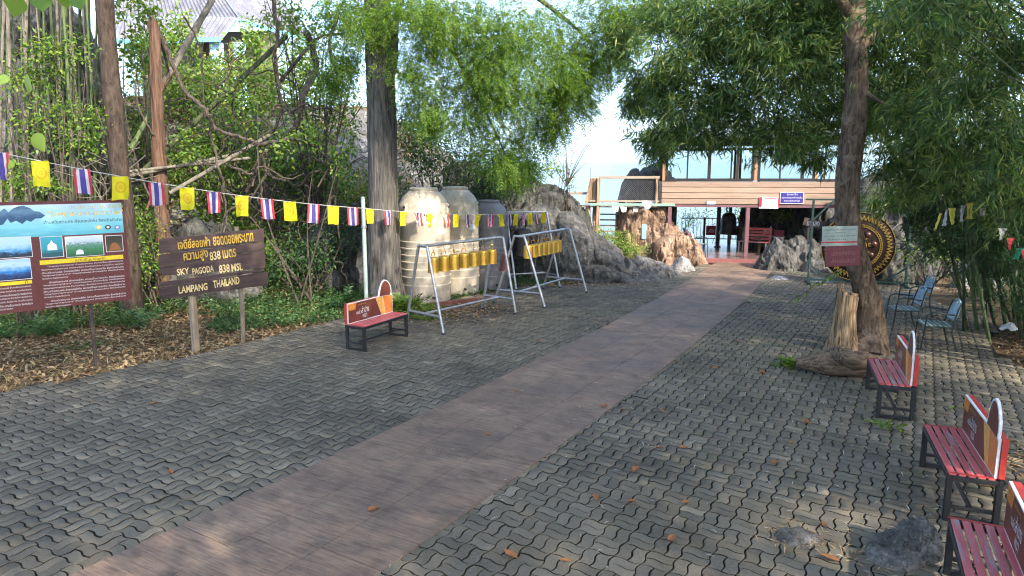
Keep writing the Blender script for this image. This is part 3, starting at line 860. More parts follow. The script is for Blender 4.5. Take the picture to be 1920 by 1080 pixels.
at_px('ประวัติความเป็นมาของวัด', 130, 382, 230, 391, gld)
at_px('"วัดพุทธบาทสุทธาวาส"', 88, 394, 230, 407, yel)
at_px('ตำบลวิเชตนคร อำเภอแจ้ห่ม จังหวัดลำปาง', 82, 410, 229, 417, blk)
for px, c in ((185, (0.72, 0.55, 0.15)), (202.5, (0.05, 0.05, 0.05)), (220, (0.15, 0.25, 0.45))):
    cx, cz = S(px, 426)
    flat('round_emblem', [(cx + .045 * math.cos(a), cz + .036 * math.sin(a)) for a in np.linspace(0, 2 * math.pi, 17)[:-1]], yb - .0015, col('emblem_%d' % px, c), board)
    flat('round_emblem', [(cx + .022 * math.cos(a), cz + .018 * math.sin(a)) for a in np.linspace(0, 2 * math.pi, 11)[:-1]], yb - .003, wht, board)
# small photographs
def photo(x0, y0, x1, y1, stops, sc=3.0, nm='photo_print'):
    a, b_ = S(x0, y0), S(x1, y1); a1 = S(x0, y1); b0 = S(x1, y0)
    z0, z1 = (a1[1] + b_[1]) / 2, (a[1] + b0[1]) / 2
    flat('photo_border', rect(a[0] - .008, b_[0] + .008, z0 - .008, z1 + .008), yb, wht, board)
    flat(nm, rect(a[0], b_[0], z0, z1), yb - .0015, sgrad('printed_photo', stops, sc), board)
    return a[0], b_[0], z0, z1
x0, x1, z0, z1 = photo(75, 444, 119.5, 482, [(0, (0.03, 0.09, 0.11)), (0.2, (0.02, 0.10, 0.12)), (0.4, (0.03, 0.30, 0.36)), (1, (0.05, 0.36, 0.45))], 5)
w, h = x1 - x0, z1 - z0
flat('shrine_print', [(x0 + w * a, z0 + h * b_) for a, b_ in ((.28, .34), (.74, .34), (.72, .6), (.56, .72), (.5, .84), (.44, .72), (.3, .6))], yb - .003, wht, board)
x0, x1, z0, z1 = photo(122, 443, 195, 480, [(0, (0.03, 0.10, 0.05)), (0.35, (0.05, 0.22, 0.09)), (0.6, (0.13, 0.27, 0.22)), (0.75, (0.5, 0.58, 0.66)), (1, (0.62, 0.68, 0.74))], 6)
w, h = x1 - x0, z1 - z0
flat('shrine_print', [(x0 + w * a, z0 + h * b_) for a, b_ in ((.24, .1), (.46, .1), (.44, .3), (.35, .36), (.26, .3))], yb - .003, wht, board)
x0, x1, z0, z1 = photo(197.5, 442, 231, 471, [(0, (0.10, 0.08, 0.04)), (0.5, (0.06, 0.05, 0.03)), (1, (0.03, 0.03, 0.02))], 4)
w, h = x1 - x0, z1 - z0
flat('robe_print', [(x0 + w * a, z0 + h * b_) for a, b_ in ((.15, .05), (.9, .05), (.75, .4), (.6, .55), (.4, .55), (.28, .4))], yb - .003, col('robe_print', (0.30, 0.11, 0.03)), board)
x0, x1, z0, z1 = photo(-45, 446, 61, 484, [(0, (0.02, 0.03, 0.05)), (0.18, (0.02, 0.04, 0.07)), (0.3, (0.06, 0.30, 0.55)), (0.6, (0.4, 0.62, 0.78)), (1, (0.52, 0.68, 0.80))], 2.5)
x0, x1, z0, z1 = photo(-45, 488, 60, 526, [(0, (0.01, 0.02, 0.05)), (0.25, (0.02, 0.06, 0.2)), (0.45, (0.05, 0.28, 0.62)), (0.75, (0.5, 0.66, 0.82)), (1, (0.35, 0.55, 0.8))], 2.5)
def strip(x0, y0, x1, y1, x2, y2):
    a, b_ = S(x0, y0), S(x1, y1)
    zc0 = (S(x0, y2)[1] + S(x1, y2 - 8)[1]) / 2
    zc1 = (a[1] + b_[1]) / 2
    flat('yellow_strip', rect(a[0], b_[0], zc0, zc1), yb, yel, board)
    return a[0], b_[0], zc0, zc1
a, b_, zc0, zc1 = strip(74, 487, 231, 479, 0, 495)
text('ความเป็นมาของวัด', (a + b_) / 2 + .1, (zc0 + zc1) / 2, 0.42, 0.05, yb - .003, blk, board)
XA, XB = a, b_
a2, b2_, zl0, zl1 = strip(-45, 533, 60, 526, 0, 540)
text('ก', b2_ - .07, (zl0 + zl1) / 2, 0.035, 0.05, yb - .003, blk, board)
para = ['"วัดพุทธบาทสุทธาวาส" ตำบลวิเชตนคร อำเภอแจ้ห่ม จังหวัดลำปาง', 'วัดพุทธบาทสุทธาวาส อำเภอแจ้ห่ม จังหวัดลำปาง ความเป็นมาของวัด', 'ตำบลวิเชตนคร อำเภอแจ้ห่ม ความเป็นมาของวัด จังหวัดลำปาง', 'จังหวัดลำปาง วัดพุทธบาทสุทธาวาส']
zt = zc0 - 0.035
for k in range(14):
    if k in (5, 11): zt -= 0.012
    full = k not in (4, 10, 13)
    ind = 0.08 if k in (0, 5, 11) else 0.0
    wd = (XB - XA - 0.02 - ind) * (1 if full else 0.3)
    text(para[k % 3] if full else para[3], XA + 0.01 + ind + wd / 2, zt - k * 0.046, wd, 0.030, yb - .001, wht, board)
zt = zl0 - 0.04
for k in range(7):
    wd = (b2_ - a2) * (0.97 if k < 6 else 0.6)
    text(para[k % 3], a2 + wd / 2, zt - k * 0.052, wd, 0.034, yb - .001, wht, board)

# ------------------------------------------------------------------ plank sign: SKY PAGODA
s0, s1 = A(299, 500, 11.45), A(503, 500, 13.1); s0.z = s1.z = 0
SW = (s1 - s0).length
sign = thing('wooden_sign', 'dark plank sign lettered in yellow with SKY PAGODA 838 MSL', 'sign', s0, facing(s0, s1))
sbl, sbr = s0, s1
def S2(px, py):
    d = ray(px, py); e = (s1 - s0).normalized(); n = Vector((-e.y, e.x, 0))
    t = (s0 - Vector((0, 0, CAM_H))).dot(n) / d.dot(n); p = Vector((0, 0, CAM_H)) + d * t
    return ((p - s0).dot(e), p.z)
M['sign_plank'] = wood_mat('dark_stained_plank', (0.035, 0.020, 0.020), (0.085, 0.05, 0.045), 0, 0.65)
M['letter_yellow'] = plain('yellow_letter_paint', (0.62, 0.40, 0.06), 0.6, 0, 0.25)
M['letter_cream'] = plain('cream_letter_paint', (0.66, 0.52, 0.24), 0.6, 0, 0.25)
rp = random.Random(3)
planks = [((300, 449), (495, 428.5), (300, 476), (495, 452.5)), ((300, 478.5), (495, 454), (304, 517), (497, 483)), ((304, 507), (497, 469.5), (303, 535), (500, 507)), ((300, 537), (503, 509), (300, 561.5), (503, 533))]
planks = [((300, 449), (495, 428.5), (300, 476), (495, 452.5)),
          ((300, 478), (495, 454), (300, 500), (497, 466)),
          ((300, 501), (497, 468), (304, 517), (497, 502.5)),
          ((300, 529), (496, 503.5), (300, 538), (497, 508)),
          ((300, 539.5), (503, 509.5), (300, 562), (503, 533.5))]
for tl, tr, bl_, br_ in planks:
    top = [tl, tr]; q = []
    n = 9
    P_t = [S2(tl[0] + (tr[0] - tl[0]) * i / n, tl[1] + (tr[1] - tl[1]) * i / n + (rp.uniform(-.6, .6) if 0 < i < n else 0)) for i in range(n + 1)]
    P_b = [S2(bl_[0] + (br_[0] - bl_[0]) * i / n, bl_[1] + (br_[1] - bl_[1]) * i / n + (rp.uniform(-.6, .6) if 0 < i < n else 0)) for i in range(n + 1)]
    poly = P_b + P_t[::-1]
    MB().prism(poly, 0.035, Matrix.Translation((0, rp.uniform(-.004, .004), 0))).build('plank', M['sign_plank'], sign, bevel=0.004)
for px, w, mat in ((366, 0.11, 'post_wood'), (457, 0.075, 'post_wood')):
    if 'post_wood' not in M: M['post_wood'] = wood_mat('weathered_post', (0.12, 0.09, 0.06), (0.34, 0.27, 0.19), 2, 0.8)
    x, _ = S2(px, 560)
    if w > 0.1: MB().beam((x, 0.10, -0.1), (x, 0.10, 1.72), w, 0.09).build('post', M['post_wood'], sign, bevel=0.01)
    else: MB().tube(spline([(x - .01, 0.085, -0.1), (x + .012, 0.085, 0.6), (x - .008, .085, 1.2), (x, .085, 2.08)], 4), 0.043, 9).build('post', M['post_wood'], sign, smooth=True)
def st(body, x0, y0, x1, y1, x2, y2, m):
    """text running from left baseline (x0,y0) to right baseline (x1,y1), cap height to (x2,y2) above the left end"""
    a, b_, c = S2(x0, y0), S2(x1, y1), S2(x2, y2)
    w = math.hypot(b_[0] - a[0], b_[1] - a[1]); h = c[1] - a[1]; ang = math.atan2(b_[1] - a[1], b_[0] - a[0])
    o = inst(text_mesh(body, w, h, M[m], 0.022), 'lettering', sign)
    o.location = ((a[0] + b_[0]) / 2 - math.sin(ang) * h / 2, -0.0065, (a[1] + b_[1]) / 2 + math.cos(ang) * h / 2); o.rotation_euler = (0, -ang, 0)
st('เจดีย์ลอยฟ้า', 334, 468, 394, 461.5, 334, 448, 'letter_yellow'); st('ยอดดอยพระบาท', 400, 461, 475, 452, 400, 444, 'letter_yellow')
st('ความสูง', 345, 495, 391, 488, 345, 474, 'letter_yellow'); st('838', 394, 489, 414, 485.5, 394, 472.5, 'letter_cream'); st('เมตร', 418, 485, 443, 481, 418, 469, 'letter_yellow')
st('SKY', 332, 517, 355, 513.5, 332, 504.5, 'letter_cream'); st('PAGODA', 361, 515.5, 401, 509, 361, 503, 'letter_cream'); st('838', 411, 512.5, 431, 509.5, 411, 497, 'letter_cream'); st('MSL', 434, 509.5, 455, 506.5, 434, 495, 'letter_cream')
st('LAMPANG', 335, 551, 389, 543.5, 335, 537, 'letter_cream'); st('THAILAND', 400, 540.5, 449, 532, 400, 526, 'letter_cream')

# ------------------------------------------------------------------ benches
BL, BD, BH = 1.30, 0.42, 0.45
def bench_tex():
    br_, orange, amber = col('brown_print', (0.155, 0.042, 0.030), 0.35, .2), col('orange_print', (0.72, 0.22, 0.05), 0.35), col('amber_print', (0.78, 0.42, 0.10), 0.35)
    return br_, orange, amber
def make_bench():
    t = thing('bench', 'x', 'bench')
    leg = MB()
    for x in (0.03, BL - 0.03):
        for y in (0.025, BD - 0.025):
            MB().box((x, y, (BH - .03) / 2), (0.05, 0.05, BH - .03)).build('leg', M['black_steel'], t, bevel=0.004)
        MB().box((x, BD / 2, 0.022), (0.04, BD - .102, 0.04)).build('foot_bar', M['black_steel'], t, bevel=0.003)
        MB().box((x, BD / 2, 0.13), (0.03, BD - .102, 0.03)).build('cross_bar', M['black_steel'], t, bevel=0.003)
    MB().box((BL / 2, BD / 2, 0.13), (BL - .092, 0.03, 0.03)).build('stretcher', M['black_steel'], t, bevel=0.003)
    f = MB()
    for y in (0.02, BD - .02): f.box((BL / 2, y, BH - .0425), (BL, 0.04, 0.045))
    for x in (0.02, BL - .02): f.box((x, BD / 2, BH - .0425), (0.04, BD - .082, 0.045))
    f.build('seat_frame', M['black_steel'], t, bevel=0.003)
    n = 5; w = (BD - .06) / n
    for k in range(n):
        MB().box((BL / 2, 0.004 + w * (k + .5), BH - .010), (BL, w * 0.74, 0.018)).build('slat', M['red_paint'], t, bevel=0.003)
    for x in (0.0125, BL - .0125): MB().box((x, BD / 2 - .03, BH - .0005), (0.024, BD - .06, 0.004)).build('end_strip', M['red_frame'], t)
    # red steel frame behind the printed back panel
    PH = 0.36
    rf = MB(); yb_ = BD - 0.025
    for x in (0.025, BL - .025): rf.box((x, yb_, BH + PH / 2), (0.05, 0.05, PH))
    rf.box((BL / 2, yb_, BH + PH - .025), (BL - .102, 0.05, 0.05)); rf.box((BL / 2, yb_, BH + .03), (BL - .102, 0.05, 0.05))
    rf.build('back_frame', M['red_frame'], t, bevel=0.004)
    yp = BD - 0.075
    outl = [(0.01, BH), (BL - .01, BH), (BL - .01, BH + PH)]
    hx, hz = BL - 0.235, BH + PH - .02                # teardrop top rises from the right end of the panel
    drop = [(0.19, 0.0), (0.205, 0.08), (0.19, 0.16), (0.14, 0.235), (0.07, 0.29), (0.0, 0.305), (-0.07, 0.275), (-0.12, 0.21), (-0.155, 0.13), (-0.185, 0.04), (-0.195, 0.02)]
    outl += [(hx + dx, hz + dz) for dx, dz in drop] + [(0.01, BH + PH)]
    pn = MB().prism(outl, 0.022, Matrix.Translation((0, yp, 0))).build('back_panel', M['white'], t)
    br_, orange, amber = bench_tex()
    y1 = yp - 0.0016
    # a printed sheet: brown field, orange tab, amber band, orange field
    xs = BL * 0.60
    flat('brown_print', [(0.02, BH + .012), (xs + .16, BH + .012), (xs, BH + PH - .012), (0.02, BH + PH - .012)], y1, br_, pn)
    flat('orange_tab', [(0.02, BH + PH - .13), (0.20, BH + PH - .13), (0.25, BH + PH - .012), (0.02, BH + PH - .012)], y1 - .0016, orange, pn)
    flat('amber_band', [(xs + .165, BH + .012), (xs + .28, BH + .012), (xs + .20, BH + PH - .012), (xs + .005, BH + PH - .012)], y1, amber, pn)
    flat('orange_print', [(xs + .285, BH + .012), (BL - .02, BH + .012), (BL - .02, BH + PH - .03), (xs + .215, BH + PH - .012)], y1, orange, pn)
    inn = [(hx + dx * .86, hz + .0 + dz * .93) for dx, dz in drop]
    flat('dark_print', inn, y1 - .0005, br_, pn)
    text('แอ่ว', 0.30, BH + .175, 0.14, 0.075, y1 - .002, M['white'], pn); text('ลำปาง', 0.475, BH + .20, 0.20, 0.12, y1 - .002, M['white'], pn); text('หนา', 0.46, BH + .085, 0.12, 0.07, y1 - .002, M['white'], pn)
    text('365', 0.115, BH + PH - .07, 0.13, 0.06, y1 - .004, amber, pn)
    text('แอ่วลำปาง', 0.39, BH + PH - .055, 0.22, 0.03, y1 - .002, amber, pn)
    return t
bench = make_bench()
def place(t, loc, rz, label, group=None):
    t.location = loc; t.rotation_euler = (0, 0, rz); t['label'] = label
    if group: t['group'] = group
    return t
BG = 'red slatted benches on the plaza'
n1 = G(684, 660); d1 = (G(772, 629) - n1); place(bench, (n1.x - .0, n1.y, 0), math.atan2(d1.y, d1.x), 'red slatted bench with printed back panel in front of the big grey tree', BG)
def right_bench(near, dirv, label):
    """near = ground point of the near front leg; dirv = direction from near to far"""
    t = copy_tree(bench); dirv = Vector(dirv).normalized()
    far = Vector((near[0], near[1], 0)) + dirv * BL
    place(t, far, math.atan2(-dirv.y, -dirv.x), label, BG); return t
right_bench(G(1642, 783), (0.50, 1.29, 0), 'red slatted bench on the right between the fallen log and the middle bench')
right_bench((3.79, 5.70), (0.46, 1.13, 0), 'middle one of the three red slatted benches on the right')
g4 = G(1778, 968, 0.45)
g4d = Vector((.42, .85, 0)).normalized()
right_bench((g4.x - g4d.x * BL, g4.y - g4d.y * BL, 0), g4d, 'nearest red slatted bench cut off by the bottom right corner')

# ------------------------------------------------------------------ bell frames
def aframe(name, label, nf, nb, ff, fb, H, r=0.030, topw=0.13, group='steel pipe bell frames', low=0.33):
    """feet near/far, front/back; trestle of pipes"""
    nf, nb, ff, fb = [Vector(p) for p in (nf, nb, ff, fb)]
    o = (nf + nb + ff + fb) / 4; t = thing(name, label, 'bell stand', o, 0, group)
    tops = []
    for a, b_ in ((nf, nb), (ff, fb)):
        mid = (a + b_) / 2; dv = (a - b_).normalized()
        ta, tb = mid + dv * topw + Vector((0, 0, H)), mid - dv * topw + Vector((0, 0, H)); tops.append((ta, tb, mid + Vector((0, 0, H))))
        for p, q in ((a, ta), (b_, tb)):
            MB().tube([p, q], r, 10).build('leg', M['galv'], t, True, o)
            MB().tube([p - (q - p).normalized() * .0, p + (q - p).normalized() * .04], r + .006, 10).build('rubber_foot', M['black_steel'], t, True, o)
        if topw > .05: MB().tube([ta, tb], r, 10).build('top_tie', M['galv'], t, True, o)
        f = low / H
        MB().tube([a.lerp(ta, f), b_.lerp(tb, f)], r * .9, 10).build('lower_tie', M['galv'], t, True, o)
    MB().tube([tops[0][2], tops[1][2]], r * 1.05, 10).build('top_rail', M['galv'], t, True, o)
    l0, l1 = (nf + nb) / 2 + Vector((0, 0, low)), (ff + fb) / 2 + Vector((0, 0, low))
    MB().tube([l0, l1], r * .9, 10).build('lower_rail', M['galv'], t, True, o)
    return t, tops[0][2], tops[1][2]
fr1, a1, b1 = aframe('bell_stand', 'pipe bell frame with seven gold bells right beside the red bench', G(832, 628), G(762, 611), G(967, 589), G(904, 580), 1.66)
fr2, a2_, b2f = aframe('bell_stand', 'second pipe bell frame with seven gold bells in front of the grey boulder', G(1022, 578), G(927, 568), G(1100, 549), G(1018, 541), 1.62)
fr3, a3_, b3f = aframe('bell_stand', 'tall pipe frame behind the others holding the big dark bell', G(968, 545), G(930, 530), G(1050, 540), G(996, 527), 2.02, 0.028, 0.04)
def bell_meshes():
    r, h = 0.108, 0.31
    prof = [(0.0, 0.0), (0.055, 0.0), (0.085, -0.008), (r * .93, -0.024), (r * .97, -0.05), (r, -h + .03), (r * 1.05, -h), (r * .9, -h + .002), (r * .85, -0.06), (0.0, -0.04)]
    body = MB().lathe(prof, 22).mesh('bell_body', M['gold'], True)
    ring = MB().tube([(0.045 * math.cos(a), 0, 0.048 + 0.05 * math.sin(a)) for a in np.linspace(-.6, math.pi + .6, 12)], 0.010, 7).mesh('bell_ring', M['gold'], True)
    hook = MB().tube(spline([(0, 0, .085), (0.02, 0.0, .10), (0.012, 0, .14), (-0.015, 0, .17), (0, 0, .20)], 4), 0.006, 6).mesh('hook', M['chrome'], True)
    return body, ring, hook
BM = bell_meshes()
ordw = ['nearest', 'second', 'third', 'middle', 'fifth', 'sixth', 'farthest']
for fa, fb_, z0, where, span in ((a1, b1, 0.235, 'on the bell frame beside the red bench', (0.12, 0.90)), (a2_, b2f, 0.235, 'on the bell frame before the grey boulder', (0.17, 0.82))):
    for k in range(7):
        p = fa.lerp(fb_, span[0] + (span[1] - span[0]) * k / 6)
        t = thing('bell', '%s gold cylinder bell hanging %s' % (ordw[k], where), 'bell', (p.x, p.y, p.z - z0), random.uniform(0, 3), 'gold bells')
        inst(BM[0], 'bell_body', t); inst(BM[1], 'bell_ring', t); inst(BM[2], 'hook', t)
p = a3_.lerp(b3f, 0.42)
bigb = thing('temple_bell', 'big dark bronze temple bell with a ring top on the tall frame', 'bell', (p.x, p.y, p.z - 0.12))
MB().lathe([(0, -.30), (.06, -.30), (.19, -.33), (.235, -.38), (.24, -.44), (.235, -.60), (.245, -.85), (.28, -1.02), (.30, -1.05), (.26, -1.05), (.2, -.5), (0, -.40)], 26).build('bell_body', M['iron'], bigb, True)
MB().lathe([(.243, -.50), (.255, -.50), (.255, -.46), (.243, -.46)], 26).build('band', M['iron'], bigb, True)
MB().tube([(0.10 * math.cos(a), 0, -.19 + 0.13 * math.sin(a)) for a in np.linspace(-.9, math.pi + .9, 16)], 0.026, 8).build('crown_ring', M['iron'], bigb, True)
MB().tube([(0, 0, -.08), (0, 0, .10)], 0.012, 6).build('hanger', M['iron'], bigb)
p = fr1.matrix_basis.translation; pe = b1 + Vector((0.09, 0.12, 0))
rb = thing('small_bell', 'small dark red bell with a red tassel at the end of the bell frame', 'bell', (pe.x + .05, pe.y + .1, pe.z - .40))
MB().lathe([(0, .0), (.04, -.005), (.085, -.05), (.11, -.16), (.125, -.28), (.145, -.36), (.12, -.36), (.08, -.1), (0, -.05)], 18).build('bell_body', mottled('dark_red_bronze', (0.05, 0.012, 0.012), (0.12, 0.03, 0.026), 6, 0.5, 0.1, .003), rb, True)
MB().lathe([(.01, -.0), (.035, .02), (.028, .17), (.01, .2)], 10).build('tassel', col('red_cloth', (0.55, 0.03, 0.05), 0.8), rb, True)
MB().tube([(0, 0, .19), (-.07, -.09, .34)], 0.006, 5).build('cord', M['black_steel'], rb)
# mallet stick of the big bell
MB()
# ------------------------------------------------------------------ water tanks
def tank(name, x, y, r, H, mat, label, neck=True, logo=False):
    t = thing(name, label, 'water tank', (x, y, 0), group='water tanks beside the big tree')
    prof = [(0, 0), (r * .97, 0), (r, .03)]
    z = .40
    rib = [0.42, .62, .80, .98, 1.14, 1.30, 1.46]
    s = H / 2.72
    for zr in rib:
        zr *= s
        prof += [(r, zr - .035), (r * 1.018, zr - .02), (r * 1.018, zr + .012), (r * .985, zr + .022), (r, zr + .04)]
    prof += [(r, 1.86 * s), (r * 1.03, 1.90 * s), (r * 1.03, 1.93 * s), (r * .99, 1.96 * s), (r * .985, 2.26 * s), (r * .96, 2.32 * s), (r * .93, 2.35 * s), (r * .90, 2.40 * s), (r * .80, 2.50 * s), (r * .60, 2.62 * s), (r * .54, 2.65 * s)]
    sh = MB().lathe(prof, 48).build('shell', mat, t, True)
    MB().lathe([(r * .545, 2.645 * s), (r * .55, 2.65 * s), (r * .55, 2.70 * s), (r * .52, 2.72 * s), (.2 * r, 2.735 * s), (0, 2.735 * s)], 32).build('lid', mat, t, True)
    # lifting lugs on the shoulder
    for a in (-.35, -2.2, 1.2):
        c = Vector((math.cos(a), math.sin(a), 0)) * r * .93
        lug = MB().box((c.x, c.y, 2.23 * s), (0.16, 0.10, 0.26), Matrix.Rotation(a, 3, 'Z')).build('lug', mat, t, bevel=0.03)
        MB().lathe([(0, 0), (.028, 0), (.028, .012), (0, .012)], 12, Vector((math.cos(a), math.sin(a), 0)) * (r * .93 + .08) + Vector((0, 0, 2.27 * s)), Matrix.Rotation(a, 3, 'Z') @ Matrix.Rotation(R(90), 3, 'Y')).build('painted_lug_hole', M['black_steel'], lug)  # raised black disc paints the dark inside of a hole
    MB().tube([(r * .4, -r * .85, .15), (r * .48, -r * 1.08, .15)], 0.03, 10).build('outlet', M['black_steel'], t, True)
    return t
M['tank_beige'] = mottled('dusty_beige_plastic', (0.44, 0.375, 0.285), (0.52, 0.455, 0.36), 1.6, 0.55, 0.03, 0.004, c3=(0.58, 0.52, 0.42), stretch=(1, 1, .4))
M['tank_grey'] = mottled('dusty_grey_plastic', (0.15, 0.145, 0.15), (0.21, 0.205, 0.21), 2.2, 0.55, 0.05, 0.004, stretch=(1, 1, .4))
tk1 = tank('water_tank', -2.12, 16.75, 0.62, 2.72, M['tank_beige'], 'beige ribbed plastic water tank half hidden by the big tree trunk')
tk2 = tank('water_tank', -1.46, 18.0, 0.60, 2.72, M['tank_beige'], 'second beige ribbed water tank between the other two tanks')
tk3 = tank('water_tank', -0.62, 18.6, 0.52, 2.36, M['tank_grey'], 'grey ribbed plastic water tank behind the gold bells')
for t, rr in ((tk1, 0.62), (tk2, 0.60)):
    for a, w, h, z, c in ((-1.35, .10, .05, 2.02, 'white_print'), (-1.42, .035, .05, 2.10, 'black_print'), (-.75, .2, .16, 1.72, 'white_print')):
        pts = [(x, zz) for x, zz in ((-w / 2, -h / 2), (w / 2, -h / 2 + .02), (w / 2 - .01, h / 2), (-w / 3, h / 2 - .01))]
        q = MB().prism(pts, 0.003, Matrix.Translation((math.cos(a) * rr * (1.004 if z < 2 else .995), math.sin(a) * rr * (1.004 if z < 2 else .995), z)) @ Matrix.Rotation(a + R(90), 4, 'Z')); q.build('sticker', M[c], t)
MB().box((-1.25, 16.3, .03), (1.7, .12, .08), Matrix.Rotation(R(32), 3, 'Z')).build('kerb', col('red_clay_kerb', (0.20, 0.07, 0.05), .8))
tag(bpy.data.objects['kerb'], 'reddish clay kerb at the foot of the beige tanks', 'kerb')
# ------------------------------------------------------------------ pole and flag line
fp = thing('flag_pole', 'slim pale green pole holding the flag line left of the big tree', 'pole', (-3.17, 14.85, 0))
MB().tube([(0, 0, -.05), (0, 0, 2.52)], 0.045, 12).build('shaft', col('pale_green_paint', (0.30, 0.37, 0.34), .5), fp, True)
MB().lathe([(0, 2.52), (.05, 2.52), (.05, 2.55), (0, 2.57)], 12).build('cap', M['galv'], fp, True)
MB().lathe([(.045, 1.9), (.06, 1.9), (.06, 1.95), (.045, 1.95)], 12).build('clamp', M['galv'], fp, True)
def flag_mats():
    m1, nt, b, out = nodes('yellow_wheel_flag')
    uvn = N(nt, 'UVMap'); sp = N(nt, 'SeparateXYZ'); nt.links.new(uvn.outputs[0], sp.inputs[0])
    dx = math_n(nt, 'MULTIPLY', math_n(nt, 'SUBTRACT', sp.outputs[0], 0.5), 0.80); dy = math_n(nt, 'SUBTRACT', sp.outputs[1], 0.53)
    r_ = math_n(nt, 'SQRT', math_n(nt, 'ADD', math_n(nt, 'MULTIPLY', dx, dx), math_n(nt, 'MULTIPLY', dy, dy)))
    an = math_n(nt, 'ARCTAN2', dy, dx)
    sp_ = math_n(nt, 'GREATER_THAN', math_n(nt, 'COSINE', math_n(nt, 'MULTIPLY', an, 12.0)), 0.1)
    ring = math_n(nt, 'MULTIPLY', math_n(nt, 'GREATER_THAN', r_, 0.19), math_n(nt, 'LESS_THAN', r_, 0.25))
    hub = math_n(nt, 'MULTIPLY', math_n(nt, 'LESS_THAN', r_, 0.09), math_n(nt, 'GREATER_THAN', r_, 0.03))
    spoke = math_n(nt, 'MULTIPLY', sp_, math_n(nt, 'LESS_THAN', r_, 0.19))
    k = math_n(nt, 'MINIMUM', math_n(nt, 'ADD', ring, math_n(nt, 'ADD', hub, math_n(nt, 'MULTIPLY', spoke, 0.6))), 1.0)
    c = mixc(nt, math_n(nt, 'MULTIPLY', k, 0.7), (0.82, 0.72, 0.02), (0.74, 0.36, 0.03))
    m2, nt2, b2, out2 = nodes('thai_stripe_flag')
    uv2 = N(nt2, 'UVMap'); s2 = N(nt2, 'SeparateXYZ'); nt2.links.new(uv2.outputs[0], s2.inputs[0])
    wv = noise_n(nt2, coords(nt2, 'UV', (9, 5, 1)), 1.0, 2, .5)
    c2 = ramp(nt2, s2.outputs[0], [(0, (0.62, 0.05, 0.08)), (0.17, (0.66, 0.64, 0.68)), (0.345, (0.09, 0.07, 0.30)), (0.655, (0.66, 0.64, 0.68)), (0.83, (0.62, 0.05, 0.08)), (1, (0.62, 0.05, 0.08))], 'CONSTANT')
    for nn, bb, oo, cc in ((nt, b, out, c), (nt2, b2, out2, c2)):
        nn.links.new(cc, bb.inputs['Base Color']); bb.inputs['Roughness'].default_value = 0.75
        t = N(nn, 'BsdfTranslucent'); nn.links.new(cc, t.inputs['Color']); mx = N(nn, 'MixShader'); mx.inputs[0].default_value = .45
        nn.links.new(bb.outputs[0], mx.inputs[1]); nn.links.new(t.outputs[0], mx.inputs[2]); nn.links.new(mx.outputs[0], oo.inputs['Surface'])
    return m1, m2
FY, FT = flag_mats()
def flag_mesh(name, mat, w, h, seed, curl=0.03, twist=0.0, taper=0.0):
    r_ = np.random.default_rng(seed); nx_, nz_ = 9, 10
    u, v = np.meshgrid(np.linspace(0, 1, nx_), np.linspace(0, 1, nz_))
    ph = r_.uniform(0, 6); am = curl * r_.uniform(.5, 1.4)
    sw = r_.uniform(-.10, .10)
    wv = 1 - taper * (1 - v)
    x = (u - .5) * w * wv + sw * w * (1 - v); z = (v - 1) * h * (1 + .03 * np.sin(u * 5 + ph))
    y = am * np.sin(u * 5.5 + ph) * (1 - v) ** .7 + r_.uniform(-.06, .06) * (1 - v) + 0.008 * np.sin(v * 16 + u * 5 + ph)
    a = twist * (1 - v); x, y = x * np.cos(a) - y * np.sin(a), x * np.sin(a) + y * np.cos(a)
    V = np.stack([x, y, z], -1).reshape(-1, 3); i = np.arange(nx_ * nz_).reshape(nz_, nx_)
    Q = np.stack([i[:-1, :-1], i[:-1, 1:], i[1:, 1:], i[1:, :-1]], -1).reshape(-1, 4)
    return raw_mesh(name, V, Q, mat, True, np.stack([u, v], -1).reshape(-1, 2))
bunt = thing('bunting', 'line of yellow wheel flags and Thai flags strung across the left side', 'bunting', (-6.0, 12, 0))
def cordpt(px, py, Yd): return A(px, py, Yd)
# the line runs from a point left of the frame to the pole, then on to the tall bell frame
e0, e1, e2 = A(0, 275, 9.9), Vector((-3.17, 14.79, 2.32)), a3_.lerp(b3f, .98) + Vector((0, 0, 0.0))
e0 = e0 + (e0 - e1).normalized() * 1.2
def line_pt(seg, px):
    """point on the sagging line that lies at the given column"""
    P, Q, sag = seg; lo, hi = 0.0, 1.0
    f = lambda t: P.lerp(Q, t) - Vector((0, 0, sag * 4 * t * (1 - t)))
    for _ in range(40):
        mid = (lo + hi) / 2; p = f(mid); q = p - Vector((0, 0, CAM_H)); x = 960 + F_PX * q.x / (q.y * CP - q.z * SP)
        if x < px: lo = mid
        else: hi = mid
    return f((lo + hi) / 2)
segA, segB = (e0, e1, 0.16), (e1, e2, 0.10)
off = bunt.location
MB().tube([segA[0].lerp(segA[1], t) - Vector((0, 0, segA[2] * 4 * t * (1 - t))) for t in np.linspace(0, 1, 26)] + [segB[0].lerp(segB[1], t) - Vector((0, 0, segB[2] * 4 * t * (1 - t))) for t in np.linspace(0.03, 1, 18)], 0.006, 5).build('cord', col('pale_cord', (0.5, 0.5, 0.47), .8), bunt, False, off)
cols = [-1, 75, 153, 225, 292, 350, 400, 453, 500, 543, 588, 625, 661, 694, 728, 757, 783, 808, 835, 856, 877, 897, 919, 937, 955, 968, 981, 994, 1006, 1019]
